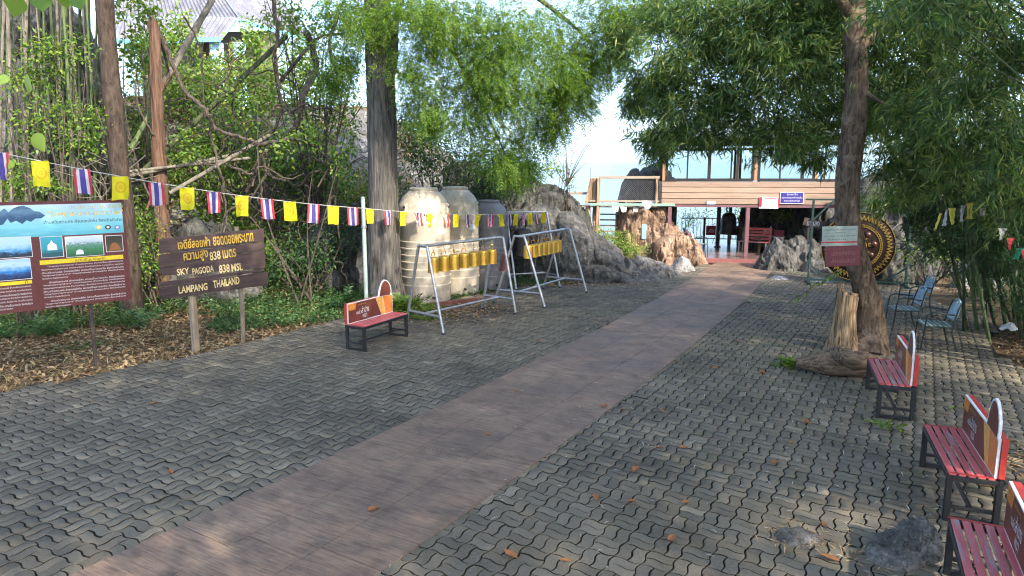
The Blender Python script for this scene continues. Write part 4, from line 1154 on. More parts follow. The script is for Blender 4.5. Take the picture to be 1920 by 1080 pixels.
for k, px in enumerate(cols):
    seg = segA if px <= 692 else segB
    p = line_pt(seg, px); d = (seg[1] - seg[0]); rz = math.atan2(d.y, d.x)
    near_ = px < 692
    mat, nm = (FT, 'striped_flag') if k % 2 == 0 else (FY, 'yellow_flag')
    w = 0.43 if nm == 'yellow_flag' else 0.42
    if not near_: w *= 0.70
    if px > 945: w *= .7
    h = 0.37 if near_ else 0.31
    rot = rz - (0.55 if near_ else 0.05) * 1.0
    me = flag_mesh(nm, mat, w * (0.53 if near_ else 0.66), h, k + 5, 0.045 if near_ else 0.05, random.uniform(-.45, .45) if near_ else random.uniform(-.8, .8), random.uniform(-.05, .12) if near_ else .15)
    o = inst(me, nm, bunt); o.location = p - off; o.rotation_euler = (0, 0, rot)
# ------------------------------------------------------------------ timber house on posts over the deck
FA = R(-10)                                       # facade runs to the right and a little toward the camera
HO = A(1240, 383, 25.0); HO.z = 0
house = thing('timber_house', 'timber clad house on posts with wide windows above the open deck', 'house', HO, FA)
M['clad'] = wood_mat('pale_varnished_cladding', (0.26, 0.175, 0.125), (0.37, 0.265, 0.20), 0, 0.55)
M['clad_post'] = wood_mat('varnished_post', (0.40, 0.21, 0.10), (0.56, 0.33, 0.18), 2, 0.5)
M['mauve'] = plain('mauve_painted_post', (0.17, 0.085, 0.095), 0.5)
M['alu_dark'] = plain('dark_window_frame', (0.03, 0.026, 0.027), 0.4)
M['deck'] = wood_mat('worn_reddish_deck_board', (0.13, 0.075, 0.07), (0.25, 0.165, 0.155), 0, 0.2)
M['glass'] = glass_mat()
HW, HD = 6.3, 4.6
ZB, ZS, ZT = 2.0, 2.80, 4.15
for k in range(4):
    h = (ZS - ZB) / 4
    MB().box((HW / 2, 0.02, ZB + h * (k + .5)), (HW, 0.04, h - .018)).build('cladding_board', M['clad'], house, bevel=0.006)
MB().box((HW / 2, 0.06, (ZB + ZS) / 2), (HW, 0.03, ZS - ZB)).build('wall_core', col('dark_gap', (0.05, 0.03, 0.02)), house)
for k in range(4):
    h = (ZS - ZB) / 4
    for y in (0.0,):
        MB().box((-0.02, HD / 2, ZB + h * (k + .5)), (0.04, HD - .1, h - .018)).build('cladding_board', M['clad'], house, bevel=0.006)
        MB().box((HW + .02, HD / 2, ZB + h * (k + .5)), (0.04, HD - .1, h - .018)).build('cladding_board', M['clad'], house, bevel=0.006)
MB().box((HW / 2, HD, (ZB + ZS) / 2 - .1), (HW, 0.08, ZS - ZB - .2)).build('rear_wall', M['clad'], house)
MB().box((HW / 2, HD / 2, ZB - .02), (HW - .1, HD - .1, 0.06)).build('floor_slab', col('floor_underside', (0.16, 0.11, 0.08)), house)
for y, nm in ((0.03, 'front_beam'), (HD - .03, 'rear_beam')):
    MB().box((HW / 2, y, ZB - .06), (HW + .1, 0.09, 0.085)).build(nm, M['mauve'], house, bevel=0.005)
uposts = (0.05, 3.18, HW - .05)
for x in uposts:
    for y in (0.045, HD - .045):
        MB().box((x, y, (ZS + ZT) / 2 + .012), (0.10, 0.07, ZT - ZS - .03)).build('upper_post', M['clad_post'], house, bevel=0.006)
def window(x0, x1, y, n):
    w = thing('window', None, None); w.parent = house
    z0, z1 = ZS + .012, ZT - .05
    for z in (z0 + .035, z1 - .03): MB().box(((x0 + x1) / 2, y, z), (x1 - x0, 0.07, 0.085)).build('frame_rail', M['alu_dark'], w)
    for k in range(n + 1):
        x = x0 + (x1 - x0) * k / n; x = min(max(x, x0 + .025), x1 - .025)
        wd = 0.09 if k in (0, n) else (0.05 if k % 2 else .11)
        MB().box((x, y + (0.015 if k % 2 else 0), (z0 + z1) / 2), (wd, 0.05, z1 - z0 - .125)).build('mullion', M['alu_dark'], w)
    for k in range(n):
        a, b_ = x0 + (x1 - x0) * k / n + .03, x0 + (x1 - x0) * (k + 1) / n - .03
        MB().box(((a + b_) / 2, y + (.012 if k % 2 else -.006), (z0 + z1) / 2), (b_ - a, 0.006, z1 - z0 - .13)).build('pane', M['glass'], w)
window(0.12, 3.10, 0.045, 4); window(3.26, HW - .12, 0.045, 4)
window(0.12, 3.10, HD - .045, 1); window(3.26, HW - .12, HD - .045, 1)
MB().box((HW / 2, 0.02, ZT + .06), (HW + .1, 0.10, 0.2)).build('eaves_beam', M['clad'], house)
# shallow roof of metal sheets
for k in range(8):
    x0 = -.5 + k * (HW + 1.0) / 8
    for s, (y0, y1, z0, z1) in enumerate(((-.8, HD / 2, ZT + .12, ZT + .85), (HD / 2 + .01, HD + .8, ZT + .85, ZT + .12))):
        MB().beam((x0 + .44, y0, z0), (x0 + .44, y1, z1), (HW + 1.0) / 8 - .01, 0.03).build('roof_sheet', col('grey_green_sheet', (0.22, 0.26, 0.25)), house)
# notice boards on the cladding (things fixed on the wall)
def wall_sign(name, label, px0, py0, px1, py1, ylocal, base, rim=None):
    e = Vector((math.cos(FA), math.sin(FA), 0)); n = Vector((-e.y, e.x, 0))
    def L(px, py):
        d = ray(px, py); c = Vector((0, 0, CAM_H)); t = (HO - c).dot(n) / d.dot(n); p = c + d * t; return (p - HO).dot(e), p.z
    a, b_ = L(px0, py0), L(px1, py1); w, h = b_[0] - a[0], a[1] - b_[1]
    c = HO + e * ((a[0] + b_[0]) / 2) - n * 0.028
    t = thing(name, label, 'sign', (c.x, c.y, b_[1]), FA)
    if rim:
        MB().box((0, .004, h / 2), (w, .014, h)).build('border', rim, t); MB().box((0, -.005, h / 2), (w * .95, .008, h * .90)).build('panel', base, t)
    else: MB().box((0, 0, h / 2), (w, .02, h)).build('panel', base, t)
    return t, w, h
t, w, h = wall_sign('notice_sign', 'blue notice sign with white Thai writing on the timber house', 1463, 360, 1506, 382, 0, col('sign_blue', (0.035, 0.025, 0.22)), M['white'])
for k, (tx, ww) in enumerate((('จุดชมวิว', .45), ('กรุณาถอดรองเท้าก่อนขึ้น', .86), ('ขอบคุณครับ', .66))):
    text(tx, 0, h * (0.78 - .27 * k), w * ww, h * .20, -.0105, M['white'], t)
t, w, h = wall_sign('notice_sign', 'white paper notice with red side bands on the timber house', 1424, 369, 1459, 391, 0, M['white'])
MB().box((-w / 2 + .04, -.012, h * .55), (0.09, .004, h * .85)).build('red_band', col('sign_red', (0.5, 0.02, 0.04)), t)
MB().box((w / 2 - .01, -.012, h * .55), (0.03, .004, h * .85)).build('red_band', col('sign_red', (0.5, 0.02, 0.04)), t)
MB().prism([(-.2, h * .84), (.12, h * .84), (.12, h * .80), (.2, h * .87), (.12, h * .94), (.12, h * .90), (-.2, h * .90)], .002, Matrix.Translation((0.03, -.013, 0))).build('arrow', col('sign_red', (0.5, 0.02, 0.04)), t)
text('ทางขึ้นจุดชมวิว', .04, h * .55, w * .62, h * .22, -.012, col('grey_ink', (0.25, 0.22, 0.25)), t); text('ชั้นบน', .04, h * .25, w * .5, h * .18, -.012, col('grey_ink', (0.25, 0.22, 0.25)), t)
t, w, h = wall_sign('notice_sign', 'small pale blue plate at the bottom edge of the cladding', 1325, 377, 1341, 383, 0, col('pale_blue_plate', (0.45, 0.62, 0.75)))

# deck under the house -------------------------------------------------
DX0, DX1, DY0, DY1, DZ = 0.95, 6.6, -0.55, 5.0, 0.14
deck = thing('deck', 'reddish timber deck under the timber house', 'deck', HO, FA)
nb = 38
for k in range(nb):
    y0 = DY0 + .06 + k * (DY1 - DY0 - .06) / nb; dy = (DY1 - DY0 - .06) / nb
    MB().box(((DX0 + DX1) / 2, y0 + dy / 2, DZ - .02), (DX1 - DX0, dy - .010, 0.035)).build('deck_board', M['deck'], deck)
MB().box(((DX0 + DX1) / 2, DY0 + .02, DZ - .09), (DX1 - DX0 + .04, 0.05, 0.17)).build('front_board', plain('mauve_red_board', (0.24, 0.09, 0.085), .5), deck, bevel=.005)
for x in np.linspace(DX0 + .1, DX1 - .1, 5):
    MB().box((x, (DY0 + DY1) / 2 + .1, DZ - .14), (0.1, DY1 - DY0 - .3, 0.18)).build('joist', M['deck'], deck)
    MB().box((x, DY1 - .3, DZ - 1.6), (0.12, 0.12, 2.6)).build('stilt', M['mauve'], deck)
def lpt(px, py, z): # photo pixel at height z -> house coordinates
    p = G(px, py, z) - HO; return p.x * math.cos(-FA) - p.y * math.sin(-FA), p.x * math.sin(-FA) + p.y * math.cos(-FA)
for x, y in ((0.30, -.02), (2.98, -.02), (6.15, -.02), (0.30, HD - .1), (2.98, HD - .1), (6.15, HD - .1)):
    MB().box((x, y, ZB - .105 - (ZB - .105 - (DZ if x > .5 else .6)) / 2), (0.13, 0.13, ZB - .105 - (DZ if x > .5 else .6))).build('house_post', M['mauve'], house, bevel=.008)
# railing at the back of the deck
rail = thing('railing', 'thin steel railing along the back edge of the deck', 'railing', HO, FA)
for z in (1.08, 0.22): MB().tube([(DX0 + .1, DY1 - .1, DZ + z), (DX1 - .1, DY1 - .1, DZ + z)], 0.022, 8).build('rail', M['galv'], rail)
for x in np.arange(DX0 + .1, DX1 - .05, .16):
    MB().tube([(x, DY1 - .1, DZ + .22), (x, DY1 - .1, DZ + 1.08)], 0.010, 6).build('baluster', M['galv'], rail)
for x in (DX0 + 1.05, DX0 + 2.6, DX1 - 1.2): MB().tube([(x, DY1 - .1, DZ), (x, DY1 - .1, DZ + 1.12)], 0.05, 8).build('rail_post', M['iron'], rail)
# dark plank parapet on the left side of the deck
par = thing('parapet', 'dark plank parapet along the left side of the deck', 'parapet', HO, FA)
for k in range(15):
    y = DY0 + .1 + k * .19
    MB().box((DX0 + .03, y, DZ + .40), (0.03, .178, .76)).build('board', M['sign_plank'], par)
MB().box((DX0 + .03, DY0 + 1.45, DZ + .82), (0.10, 3.0, .06)).build('cap_rail', M['mauve'], par, bevel=.005)
MB().box((DX0 + .03, DY0 - .02, DZ + .43), (0.11, .11, .86)).build('end_post', M['mauve'], par, bevel=.005)
def on_deck(px, py, z=None):
    x, y = lpt(px, py, DZ if z is None else z); return x, y
def world(x, y, z=0): return Vector((HO.x + x * math.cos(FA) - y * math.sin(FA), HO.y + x * math.sin(FA) + y * math.cos(FA), z))
# hanging bell with a dark post
dx, dy = lpt(1345, 463, DZ)
bp = world(dx, dy)
post = thing('bell_post', 'black timber post standing on the deck behind the bell', 'post', (bp.x, bp.y, DZ), FA)
MB().box((0, 0, .88), (.15, .15, 1.76)).build('shaft', M['iron'], post, bevel=.01); MB().box((0, 0, .02), (.24, .24, .03)).build('base_plate', M['iron'], post)
hb = thing('temple_bell', 'dark temple bell hanging in the deck opening', 'bell', (bp.x + .30, bp.y - .35, 1.55))
MB().lathe([(0, .0), (.08, .0), (.20, -.05), (.27, -.16), (.30, -.35), (.31, -.62), (.345, -.80), (.37, -.86), (.33, -.86), (.2, -.3), (0, -.1)], 26).build('bell_body', M['iron'], hb, True)
MB().tube([(0.10 * math.cos(a), 0, .13 + 0.15 * math.sin(a)) for a in np.linspace(-.9, math.pi + .9, 14)], 0.03, 8).build('crown_ring', M['iron'], hb, True)
MB().tube([(0, 0, .27), (0, 0, .42)], 0.014, 6).build('hanger', M['iron'], hb)
for px, lab in ((1333, 'red printed cloth on the railing left of the bell'), (1374, 'red printed cloth on the railing right of the bell')):
    p = world(*lpt(px, 456, DZ)[:1], DY1 - .16)
    xx = lpt(px, 430, DZ + .8)[0]
    q = HO + Vector((0, 0, 0))
    d = ray(px, 432); n = Vector((-math.sin(FA), math.cos(FA), 0)); o_ = world(0, DY1 - .15); c = Vector((0, 0, CAM_H)); tt_ = (o_ - c).dot(n) / d.dot(n); p = c + d * tt_
    b = thing('red_banner', lab, 'banner', (p.x, p.y, p.z - .19), FA)
    MB().box((0, 0, .19), (.40, .012, .40)).build('cloth', col('banner_red', (0.55, 0.02, 0.05), .7), b)
    MB().prism([(-.13, .1), (.13, .1), (.10, .24), (.03, .30), (-.08, .24)], .004, Matrix.Translation((0, -.0115, 0))).build('pale_print', col('banner_pale', (0.75, 0.45, 0.4), .7), b)
# red bench on the deck
def deck_bench():
    p = G(1413, 474, DZ); t = thing('deck_bench', 'small red slatted bench with a backrest on the deck', 'bench', (p.x, p.y, DZ), FA + R(-28))
    for x in (-.5, .5):
        for y in (-.2, .2): MB().box((x, y, .20), (.05, .05, .40)).build('leg', M['galv'], t)
    for k in range(4): MB().box((0, -.19 + k * .12, .42), (1.1, .10, .025)).build('slat', M['red_paint'], t)
    for k in range(4): MB().box((0, .25 + k * .02, .52 + k * .12), (1.1, .025, .09)).build('back_slat', M['red_paint'], t)
    for x in (-.48, .48): MB().beam((x, .26, .40), (x, .34, 1.0), .04, .04).build('back_post', M['galv'], t)
deck_bench()
p = G(1448, 474, DZ); tb = thing('side_table', 'dark wooden table with things on it on the deck', 'table', (p.x, p.y + .15, DZ), FA + R(-12))
MB().box((0, 0, .60), (1.0, .55, .05)).build('table_top', wood_mat('grey_wood', (0.09, 0.075, 0.065), (0.22, 0.19, 0.16), 0, .7), tb, bevel=.008)
for x in (-.42, .42):
    for y in (-.2, .2): MB().box((x, y, .29), (.08, .08, .57)).build('leg', M['post_wood'], tb)
TZ = DZ + .63
def on_table(x, y): q = tb.matrix_basis; return Matrix.Translation(tb.location) @ Matrix.Rotation(tb.rotation_euler.z, 4, 'Z') @ Vector((x, y, .625))
q = on_table(.22, .05); bx = thing('box', 'dark red box on the deck table', 'box', q, FA); MB().box((0, 0, .10), (.36, .25, .20)).build('body', col('dark_red_box', (0.28, 0.03, 0.05)), bx, bevel=.01); MB().box((0, 0, .21), (.38, .27, .025)).build('lid', col('dark_red_box', (0.28, 0.03, 0.05)), bx)
fa = thing('first_aid_sign', 'white first aid sign with a red cross in front of the deck table', 'sign', (p.x + .12, p.y - .22, DZ), FA)
MB().box((0, 0, .42), (.34, .03, .40)).build('panel', M['white'], fa); MB().box((0, .05, .3), (.03, .03, .6)).build('stand', M['galv'], fa)
for a, b_ in ((.16, .05), (.05, .16)): MB().box((0.03, -.018, .52), (a, .004 + (a > .1) * .002, b_)).build('red_cross', col('sign_red', (0.5, 0.02, 0.04)), fa)
bt = thing('water_bottle', 'white plastic water bottle beside the deck table', 'bottle', (p.x + .50, p.y - .25, DZ)); MB().lathe([(0, 0), (.08, 0), (.085, .02), (.085, .3), (.05, .36), (.03, .38), (.03, .42), (0, .42)], 14).build('body', col('bottle_white', (0.65, 0.70, 0.80)), bt, True); MB().lathe([(.033, .40), (.033, .44), (0, .44)], 10).build('cap', col('cap_blue', (.05, .1, .4)), bt)
q = on_table(-.25, .0); cp = thing('ornament', 'small pale ornament on the deck table', 'ornament', q); MB().lathe([(0, 0), (.09, 0), (.1, .03), (.05, .08), (.07, .14), (.03, .22), (0, .24)], 14).build('figure', M['white'], cp, True)
# carved plank sign and orange stump at the back right
p = A(1535, 421, 23.6); cs = thing('plank_sign', 'brown plank sign with white writing behind the gong stand', 'sign', (p.x, p.y, 0.0), R(-12))
MB().box((0, 0, p.z), (1.0, .04, .27), Matrix.Rotation(R(12), 3, 'Y')).build('plank', M['sign_plank'], cs, bevel=.006)
MB().tube([(-.3, .06, 0), (-.3, .06, p.z)], .04, 8).build('post', M['post_wood'], cs)
text('ทางลง', -.18, p.z + .02, .4, .16, -.022, M['white'], cs)
p = G(1530, 470); ss = thing('stump', 'orange brown tree stump beside the plank sign', 'stump', (p.x, p.y - 1.2, 0))
ssb = MB().tube(spline([(0, 0, -.1), (.05, 0, .5), (0.0, .02, 1.0), (.05, 0, 1.3)], 4), [.36, .32, .27, .25, .26, .25, .24, .22, .24, .26, .24, .2, .12], 12).build('trunk', M['stump'], ss, True)

# ------------------------------------------------------------------ left of the house: mesh fence on a log landing
fence = thing('mesh_fence', 'timber framed wire mesh fence on the landing left of the timber house', 'fence', HO, FA)
M['pale_wood'] = wood_mat('pale_weathered_timber', (0.26, 0.19, 0.14), (0.46, 0.36, 0.28), 0, 0.75)
M['bark_slab'] = bark_mat('bark_slab_wood', (0.14, 0.08, 0.05), (0.50, 0.34, 0.22), 14, 1.0)
FX0, FX1 = -2.25, -0.08
MB().beam((FX0, .05, ZS + .14), (FX1, .05, ZS + .14), .07, .09).build('top_rail', M['pale_wood'], fence, bevel=.005)
MB().beam((FX0 - .3, .05, ZB + .09), (FX1, .05, ZB + .09), .07, .06).build('bottom_rail', M['pale_wood'], fence, bevel=.005)
MB().beam((FX0 - .3, -.02, ZB - .03), (FX1 + .55, -.02, ZB - .03), .10, .09).build('green_beam', col('pale_green_beam', (0.26, 0.42, 0.34)), fence, bevel=.005)
for k, x in enumerate(np.linspace(FX0 + .15, FX0 + 1.0, 4)): MB().box((x, .05, ZB + .03), (.06, .06, .08)).build('spacer', M['pale_wood'], fence)
MB().beam((FX0 - .02, .04, 0.7), (FX0, .04, ZS + .12), .16, .12).build('corner_post', M['bark_slab'], fence, bevel=.02)
MB().beam((FX1 - .10, .04, ZB), (FX1 - .10, .04, ZS + .12), .08, .08).build('end_post', M['bark_slab'], fence, bevel=.01)
slab = [(-2.72, ZB), (-2.05 - .28, ZB), (-2.28, ZS + .13), (-2.55, ZS + .10), (-2.66, ZB + .35)]
for k, (dx_, wv_) in enumerate(((0, .10), (.07, .08))):
    MB().prism([(x + dx_ * .4, z) for x, z in slab], .05, Matrix.Translation((-.02 + dx_ * .2, .14 + k * .08, 0))).build('bark_slab', M['bark_slab'], fence, bevel=.012)
# diamond wire mesh: woven wires, too fine to pick apart singly
wm = MB(); st_ = .075; z0_, z1_ = ZB + .12, ZS + .10
nW = int((FX1 - FX0 + (z1_ - z0_)) / st_)
for k in range(nW):
    for s in (-1, 1):
        xs_ = FX0 + k * st_ - ((z1_ - z0_) if s > 0 else 0)
        t0, t1 = 0.0, (z1_ - z0_)
        def px_(t): return xs_ + t if s > 0 else xs_ - t
        ta = max(t0, (FX0 - xs_) if s > 0 else (xs_ - FX1)); tb_ = min(t1, (FX1 - xs_) if s > 0 else (xs_ - FX0))
        if tb_ - ta > .02: wm.tube([(px_(ta), .10 + .004 * s, z0_ + ta), (px_(tb_), .10 + .004 * s, z0_ + tb_)], .0026, 3, False)
o = wm.build('wire_mesh', col('dull_wire', (0.28, 0.28, 0.28), .5), fence); tag(o, kind='stuff')
# second taller mesh panel further back
wm = MB(); X0_, X1_, zz0, zz1 = -1.9, -.35, ZS + .2, ZS + .62
for k in range(int((X1_ - X0_ + .42) / .07)):
    for s in (-1, 1):
        xs_ = X0_ + k * .07 - (.42 if s > 0 else 0); f_ = (lambda t: xs_ + t) if s > 0 else (lambda t: xs_ - t)
        ta = max(0, (X0_ - xs_) if s > 0 else (xs_ - X1_)); tb_ = min(.42, (X1_ - xs_) if s > 0 else (xs_ - X0_))
        if tb_ - ta > .02: wm.tube([(f_(ta), .9, zz0 + ta), (f_(tb_), .9, zz0 + tb_)], .0024, 3, False)
o = wm.build('upper_wire_mesh', col('dull_wire', (0.28, 0.28, 0.28), .5), fence); tag(o, kind='stuff')
# landing posts and stair under it
land = thing('landing', 'log landing with pale stair treads below the mesh fence', 'landing', HO, FA)
for x, y, w in ((-2.62, .15, .16), (-2.40, .55, .12), (-2.85, .5, .14), (-1.35, .6, .08)):
    MB().tube(spline([(x, y, -.2), (x + .03, y, .8), (x - .02, y, 1.4), (x, y, ZB - .08)], 4), w * .55, 9).build('log_post', M['bark_slab'], land, True)
MB().box((-1.5, 1.0, ZB - .12), (2.7, 1.7, .05)).build('platform', M['pale_wood'], land)
for k in range(5): MB().box((-1.85, .35 + k * .22, .75 + k * .2), (.75, .25, .04)).build('tread', M['pale_wood'], land)
MB().beam((-4.6, .6, ZB + .32), (-2.6, .35, ZB + .36), .05, .09).build('side_rail', M['pale_wood'], land)
MB().beam((-3.6, .7, ZB - .62), (-2.6, .4, ZB - .58), .05, .06).build('side_rail', M['pale_wood'], land)
for px, py, lab, c in ((1157, 388, 'white cloth scrap pinned under the landing, leftmost of three', (.72, .72, .72)), (1172, 392, 'white cloth scrap pinned under the landing, middle of three', (.75, .75, .75)), (1196, 391, 'white cloth scrap pinned under the landing, rightmost of three', (.7, .7, .7))):
    p = A(px, py, 24.85); o = inst(flag_mesh('cloth_scrap', col('scrap_white', (.72, .72, .72), .8), .26, .22, px, .04, .2, .4), 'cloth_scrap', None); o.location = (p.x, p.y + .35, ZB - .075); tag(o, lab, 'cloth', 'white cloth scraps')
p = A(1216, 383, 24.7); o = inst(flag_mesh('plastic_bag', col('bag_blue_white', (.55, .6, .72), .5), .5, .3, 99, .10, .5, .5), 'plastic_bag', None); o.location = (p.x, p.y, p.z + .12); tag(o, 'crumpled pale plastic bag tied to the green beam', 'bag')
p = G(1206, 487); bs = thing('small_sign', 'small pale blue sign on a thin stake in the bright bush', 'sign', (p.x, p.y, 0)); MB().box((0, 0, 1.02), (.16, .02, .52)).build('panel', col('pale_blue_sign', (.22, .45, .62)), bs); MB().tube([(0, .02, 0), (0, .02, 1.0)], .014, 6).build('stake', M['galv'], bs)
p = A(1112, 318, 40); an = thing('antenna_mast', 'thin grey mast standing behind the landing', 'mast', (p.x, 40, -13))
for a in range(3): MB().tube([(.2 * math.cos(a * 2.09), .2 * math.sin(a * 2.09), 0), (.2 * math.cos(a * 2.09), .2 * math.sin(a * 2.09), 16.5)], .035, 5).build('mast_leg', M['galv'], an)

# ------------------------------------------------------------------ house on the hill, upper left
HB = A(400, 205, 27.5)
hh = thing('hill_house', 'house with grey corrugated roof and pale blue pillars on the hill', 'house', (HB.x, HB.y, HB.z), R(-8))
M['corr'] = mottled('weathered_corrugated_sheet', (0.11, 0.11, 0.13), (0.19, 0.19, 0.22), 1.5, 0.7, 0.05, .004, c3=(.26, .26, .29), stretch=(1, 1, 1))
M['blue_paint'] = plain('pale_blue_paint', (0.16, 0.46, 0.62), .5)
M['blue_pillar'] = plain('light_blue_pillar', (0.42, 0.66, 0.78), .5)
def corr(name, p00, p10, p01, p11, n, parent, pitch=.16, amp=.028):
    """corrugated sheet: eave p00->p10, ridge p01->p11; waves run from eave to ridge"""
    p00, p10, p01, p11 = map(Vector, (p00, p10, p01, p11)); k = max(8, int((p10 - p00).length / pitch * 6))
    nn = (p10 - p00).cross(p01 - p00).normalized(); V = []
    for j in (0, 1):
        for i in range(k + 1):
            t = i / k; a, b_ = (p00.lerp(p10, t), p01.lerp(p11, t))
            q = a.lerp(b_, j); V.append(q + nn * amp * math.sin(2 * math.pi * t * (p10 - p00).length / pitch))
    Fs = [(i, i + 1, i + k + 2, i + k + 1) for i in range(k)]
    return MB().add(V, Fs).build(name, M['corr'], parent, True)
# lower front slope in two courses, then main roof, right slope
def hp(px, py, dy): 
    p = A(px, py, HB.y + dy) - hh.location; a = -hh.rotation_euler.z
    return Vector((p.x * math.cos(a) - p.y * math.sin(a), p.x * math.sin(a) + p.y * math.cos(a), p.z))
e_l, e_r = hp(205, 74, -.6), hp(413, 70, -.6)
m_l, m_r = hp(215, 34, .9), hp(440, 32, .9)
corr('roof_sheet', e_l, e_r, m_l, m_r, 1, hh)
t_l, t_r = hp(225, -60, 3.2), hp(380, -60, 3.2)
corr('roof_sheet', hp(215, 30, .95), hp(447, 33, .95), t_l, t_r, 1, hh)
corr('roof_sheet', hp(448, 33, .8), hp(575, 68, 3.5), hp(381, -60, 3.2), hp(500, -40, 6), 1, hh)
MB().beam(e_l + Vector((0, 0, -.08)), e_r + Vector((0, 0, -.08)), .05, .16).build('fascia', M['blue_paint'], hh)
MB().beam(e_r + Vector((0, 0, -.08)), m_r + Vector((0, .1, -.1)), .04, .08).build('fascia', col('dull_fascia', (.25, .3, .33)), hh)
MB().beam(hp(448, 38, .7), hp(575, 74, 3.4), .05, .16).build('fascia', M['blue_paint'], hh)
for px, dy_ in ((410, -.2), (452, .9), (252, -.2), (540, 3.0)):
    tp, bt_ = hp(px, 80, dy_), hp(px, 215, dy_)
    MB().box(((tp.x + bt_.x) / 2, (tp.y + bt_.y) / 2, (tp.z + bt_.z) / 2), (.42, .3, tp.z - bt_.z)).build('pillar', M['blue_pillar'], hh, bevel=.02)
for px, dy_ in ((390, .6), (435, 1.4), (330, .6), (505, 2.8)):
    tp, bt_ = hp(px, 78, dy_), hp(px, 215, dy_)
    MB().tube([bt_, tp], .17, 10).build('timber_column', M['bark_dead'], hh, True)
a_, b_ = hp(215, 60, 2.6), hp(560, 215, 4.2)
MB().box(((a_.x + b_.x) / 2, 2.6, (a_.z + b_.z) / 2 - .2), (b_.x - a_.x, .2, a_.z - b_.z + .4)).build('wall', col('dim_wall', (0.22, 0.19, 0.16), .8), hh)
MB().box(((a_.x + b_.x) / 2, 1.2, hp(400, 215, 0).z), (b_.x - a_.x + .8, 3.4, .3)).build('floor_slab', col('concrete_slab', (0.3, 0.29, 0.27), .8), hh)
# ------------------------------------------------------------------ gong
M['green_steel'] = plain('dark_green_steel', (0.02, 0.05, 0.045), .45)
gl, gr_ = G(1515, 531), G(1697, 538)
gd = (gr_ - gl); gL = gd.length; ga = math.atan2(gd.y, gd.x)
gs = thing('gong_stand', 'dark green square steel stand holding the big gong', 'gong stand', gl, ga)
GH = 2.35
for x in (0, gL):
    MB().box((x, 0, GH / 2), (.06, .06, GH)).build('post', M['green_steel'], gs, bevel=.004)
    MB().box((x, 0, .035), (.07, .75, .06)).build('foot', M['green_steel'], gs, bevel=.004)
    sx = 1 if x == 0 else -1
    MB().beam((x + sx * .04, 0, .5), (x + sx * .5, 0, .12), .04, .04).build('brace', M['green_steel'], gs)
    MB().beam((x + sx * .04, 0, GH - .55), (x + sx * .5, 0, GH - .04), .04, .04).build('brace', M['green_steel'], gs)
    for y in (-.25,): MB().beam((x, -.3, .07), (x, -.03, .55), .03, .03).build('brace', M['green_steel'], gs)
MB().box((gL / 2, 0, GH + .0), (gL + .4, .05, .05)).build('top_bar', M['green_steel'], gs)
MB().box((gL / 2, 0, .11), (gL - .06, .05, .05)).build('bottom_bar', M['green_steel'], gs)
gc = A(1608, 462, (gl.y + gr_.y) / 2)
GR = 0.93
gong = thing('gong', 'big round dark gong ringed with gold flame teeth behind the tree trunk', 'gong', (gc.x, gc.y, gc.z), ga)
Mg = Matrix.Rotation(R(90), 3, 'X')
M['gong_dark'] = mottled('dark_maroon_gong', (0.008, 0.004, 0.004), (0.016, 0.007, 0.006), 4, .6, .05, .003, spec=.15)
M['gong_gold'] = mottled('aged_gold_paint', (0.20, 0.135, 0.028), (0.38, 0.27, 0.06), 8, .45, .06, .003, .5)
MB().lathe([(0, -.05), (GR - .03, -.05), (GR, -.03), (GR, .03), (GR - .03, .045), (0, .045)], 64, (0, 0, 0), Mg).build('disc', M['gong_dark'], gong, True)
def ring_(name, r0, r1, y, m, n=64): 
    V, Fs = [], []
    for i in range(n):
        a = 2 * math.pi * i / n
        for r_ in (r0, r1): V += [(r_ * math.cos(a), y, r_ * math.sin(a)), (r_ * math.cos(a), y + .03, r_ * math.sin(a))]
    for i in range(n):
        a, b_ = 4 * i, 4 * ((i + 1) % n); Fs += [(a, b_, b_ + 2, a + 2), (a + 2, b_ + 2, b_ + 3, a + 3), (a, a + 1, b_ + 1, b_)]
    return MB().add(V, Fs).build(name, m, gong, True)
ring_('outer_rim', GR - .004, GR + .012, -.066, M['gong_gold'])
ring_('inner_ring', .545, .565, -.062, M['gong_gold']); ring_('inner_ring', .60, .615, -.062, M['gong_gold'])
tooth = MB().prism([(-.036, 0), (-.044, .05), (-.02, .11), (0, .165), (.02, .11), (.044, .05), (.036, 0), (.018, .03), (.014, .07), (0, .10), (-.014, .07), (-.018, .03)], .012).mesh('flame_tooth', M['gong_gold'])
for k in range(52):
    a = 2 * math.pi * k / 52; inst(tooth, 'flame_tooth', gong, Matrix.Rotation(-a, 4, 'Y') @ Matrix.Translation((0, -.066, GR - .215 + .0)) )
bead = MB().box((0, 0, 0), (.026, .012, .022)).mesh('bead', M['gong_gold'])
for k in range(60):
    a = 2 * math.pi * k / 60; inst(bead, 'bead', gong, Matrix.Rotation(-a, 4, 'Y') @ Matrix.Translation((0, -.06, .583)))
for k in range(8):
    a = 2 * math.pi * (k + .25) / 8
    sp_ = MB().prism([(-.05, .26), (.05, .26), (.055, .44), (-.055, .44)], .02)
    o = sp_.build('gold_bar', M['gong_gold'], gong); o.matrix_basis = Matrix.Rotation(-a, 4, 'Y') @ Matrix.Translation((0, -.072, 0))
    o2 = MB().prism([(-.018, .28), (.018, .28), (.018, .42), (-.018, .42)], .012).build('bar_inlay', M['gong_dark'], gong); o2.matrix_basis = Matrix.Rotation(-a, 4, 'Y') @ Matrix.Translation((0, -.078, 0))
    a2 = a + math.pi / 8
    o = MB().lathe([(.085, 0), (.082, .03), (.06, .055), (.03, .07), (0, .074)], 18, (0, 0, 0), Matrix.Rotation(R(90), 3, 'X')).build('boss', col('boss_brown', (0.06, 0.022, 0.016), .25), gong, True)
    o.location = (.40 * math.sin(a2), -.05, .40 * math.cos(a2))
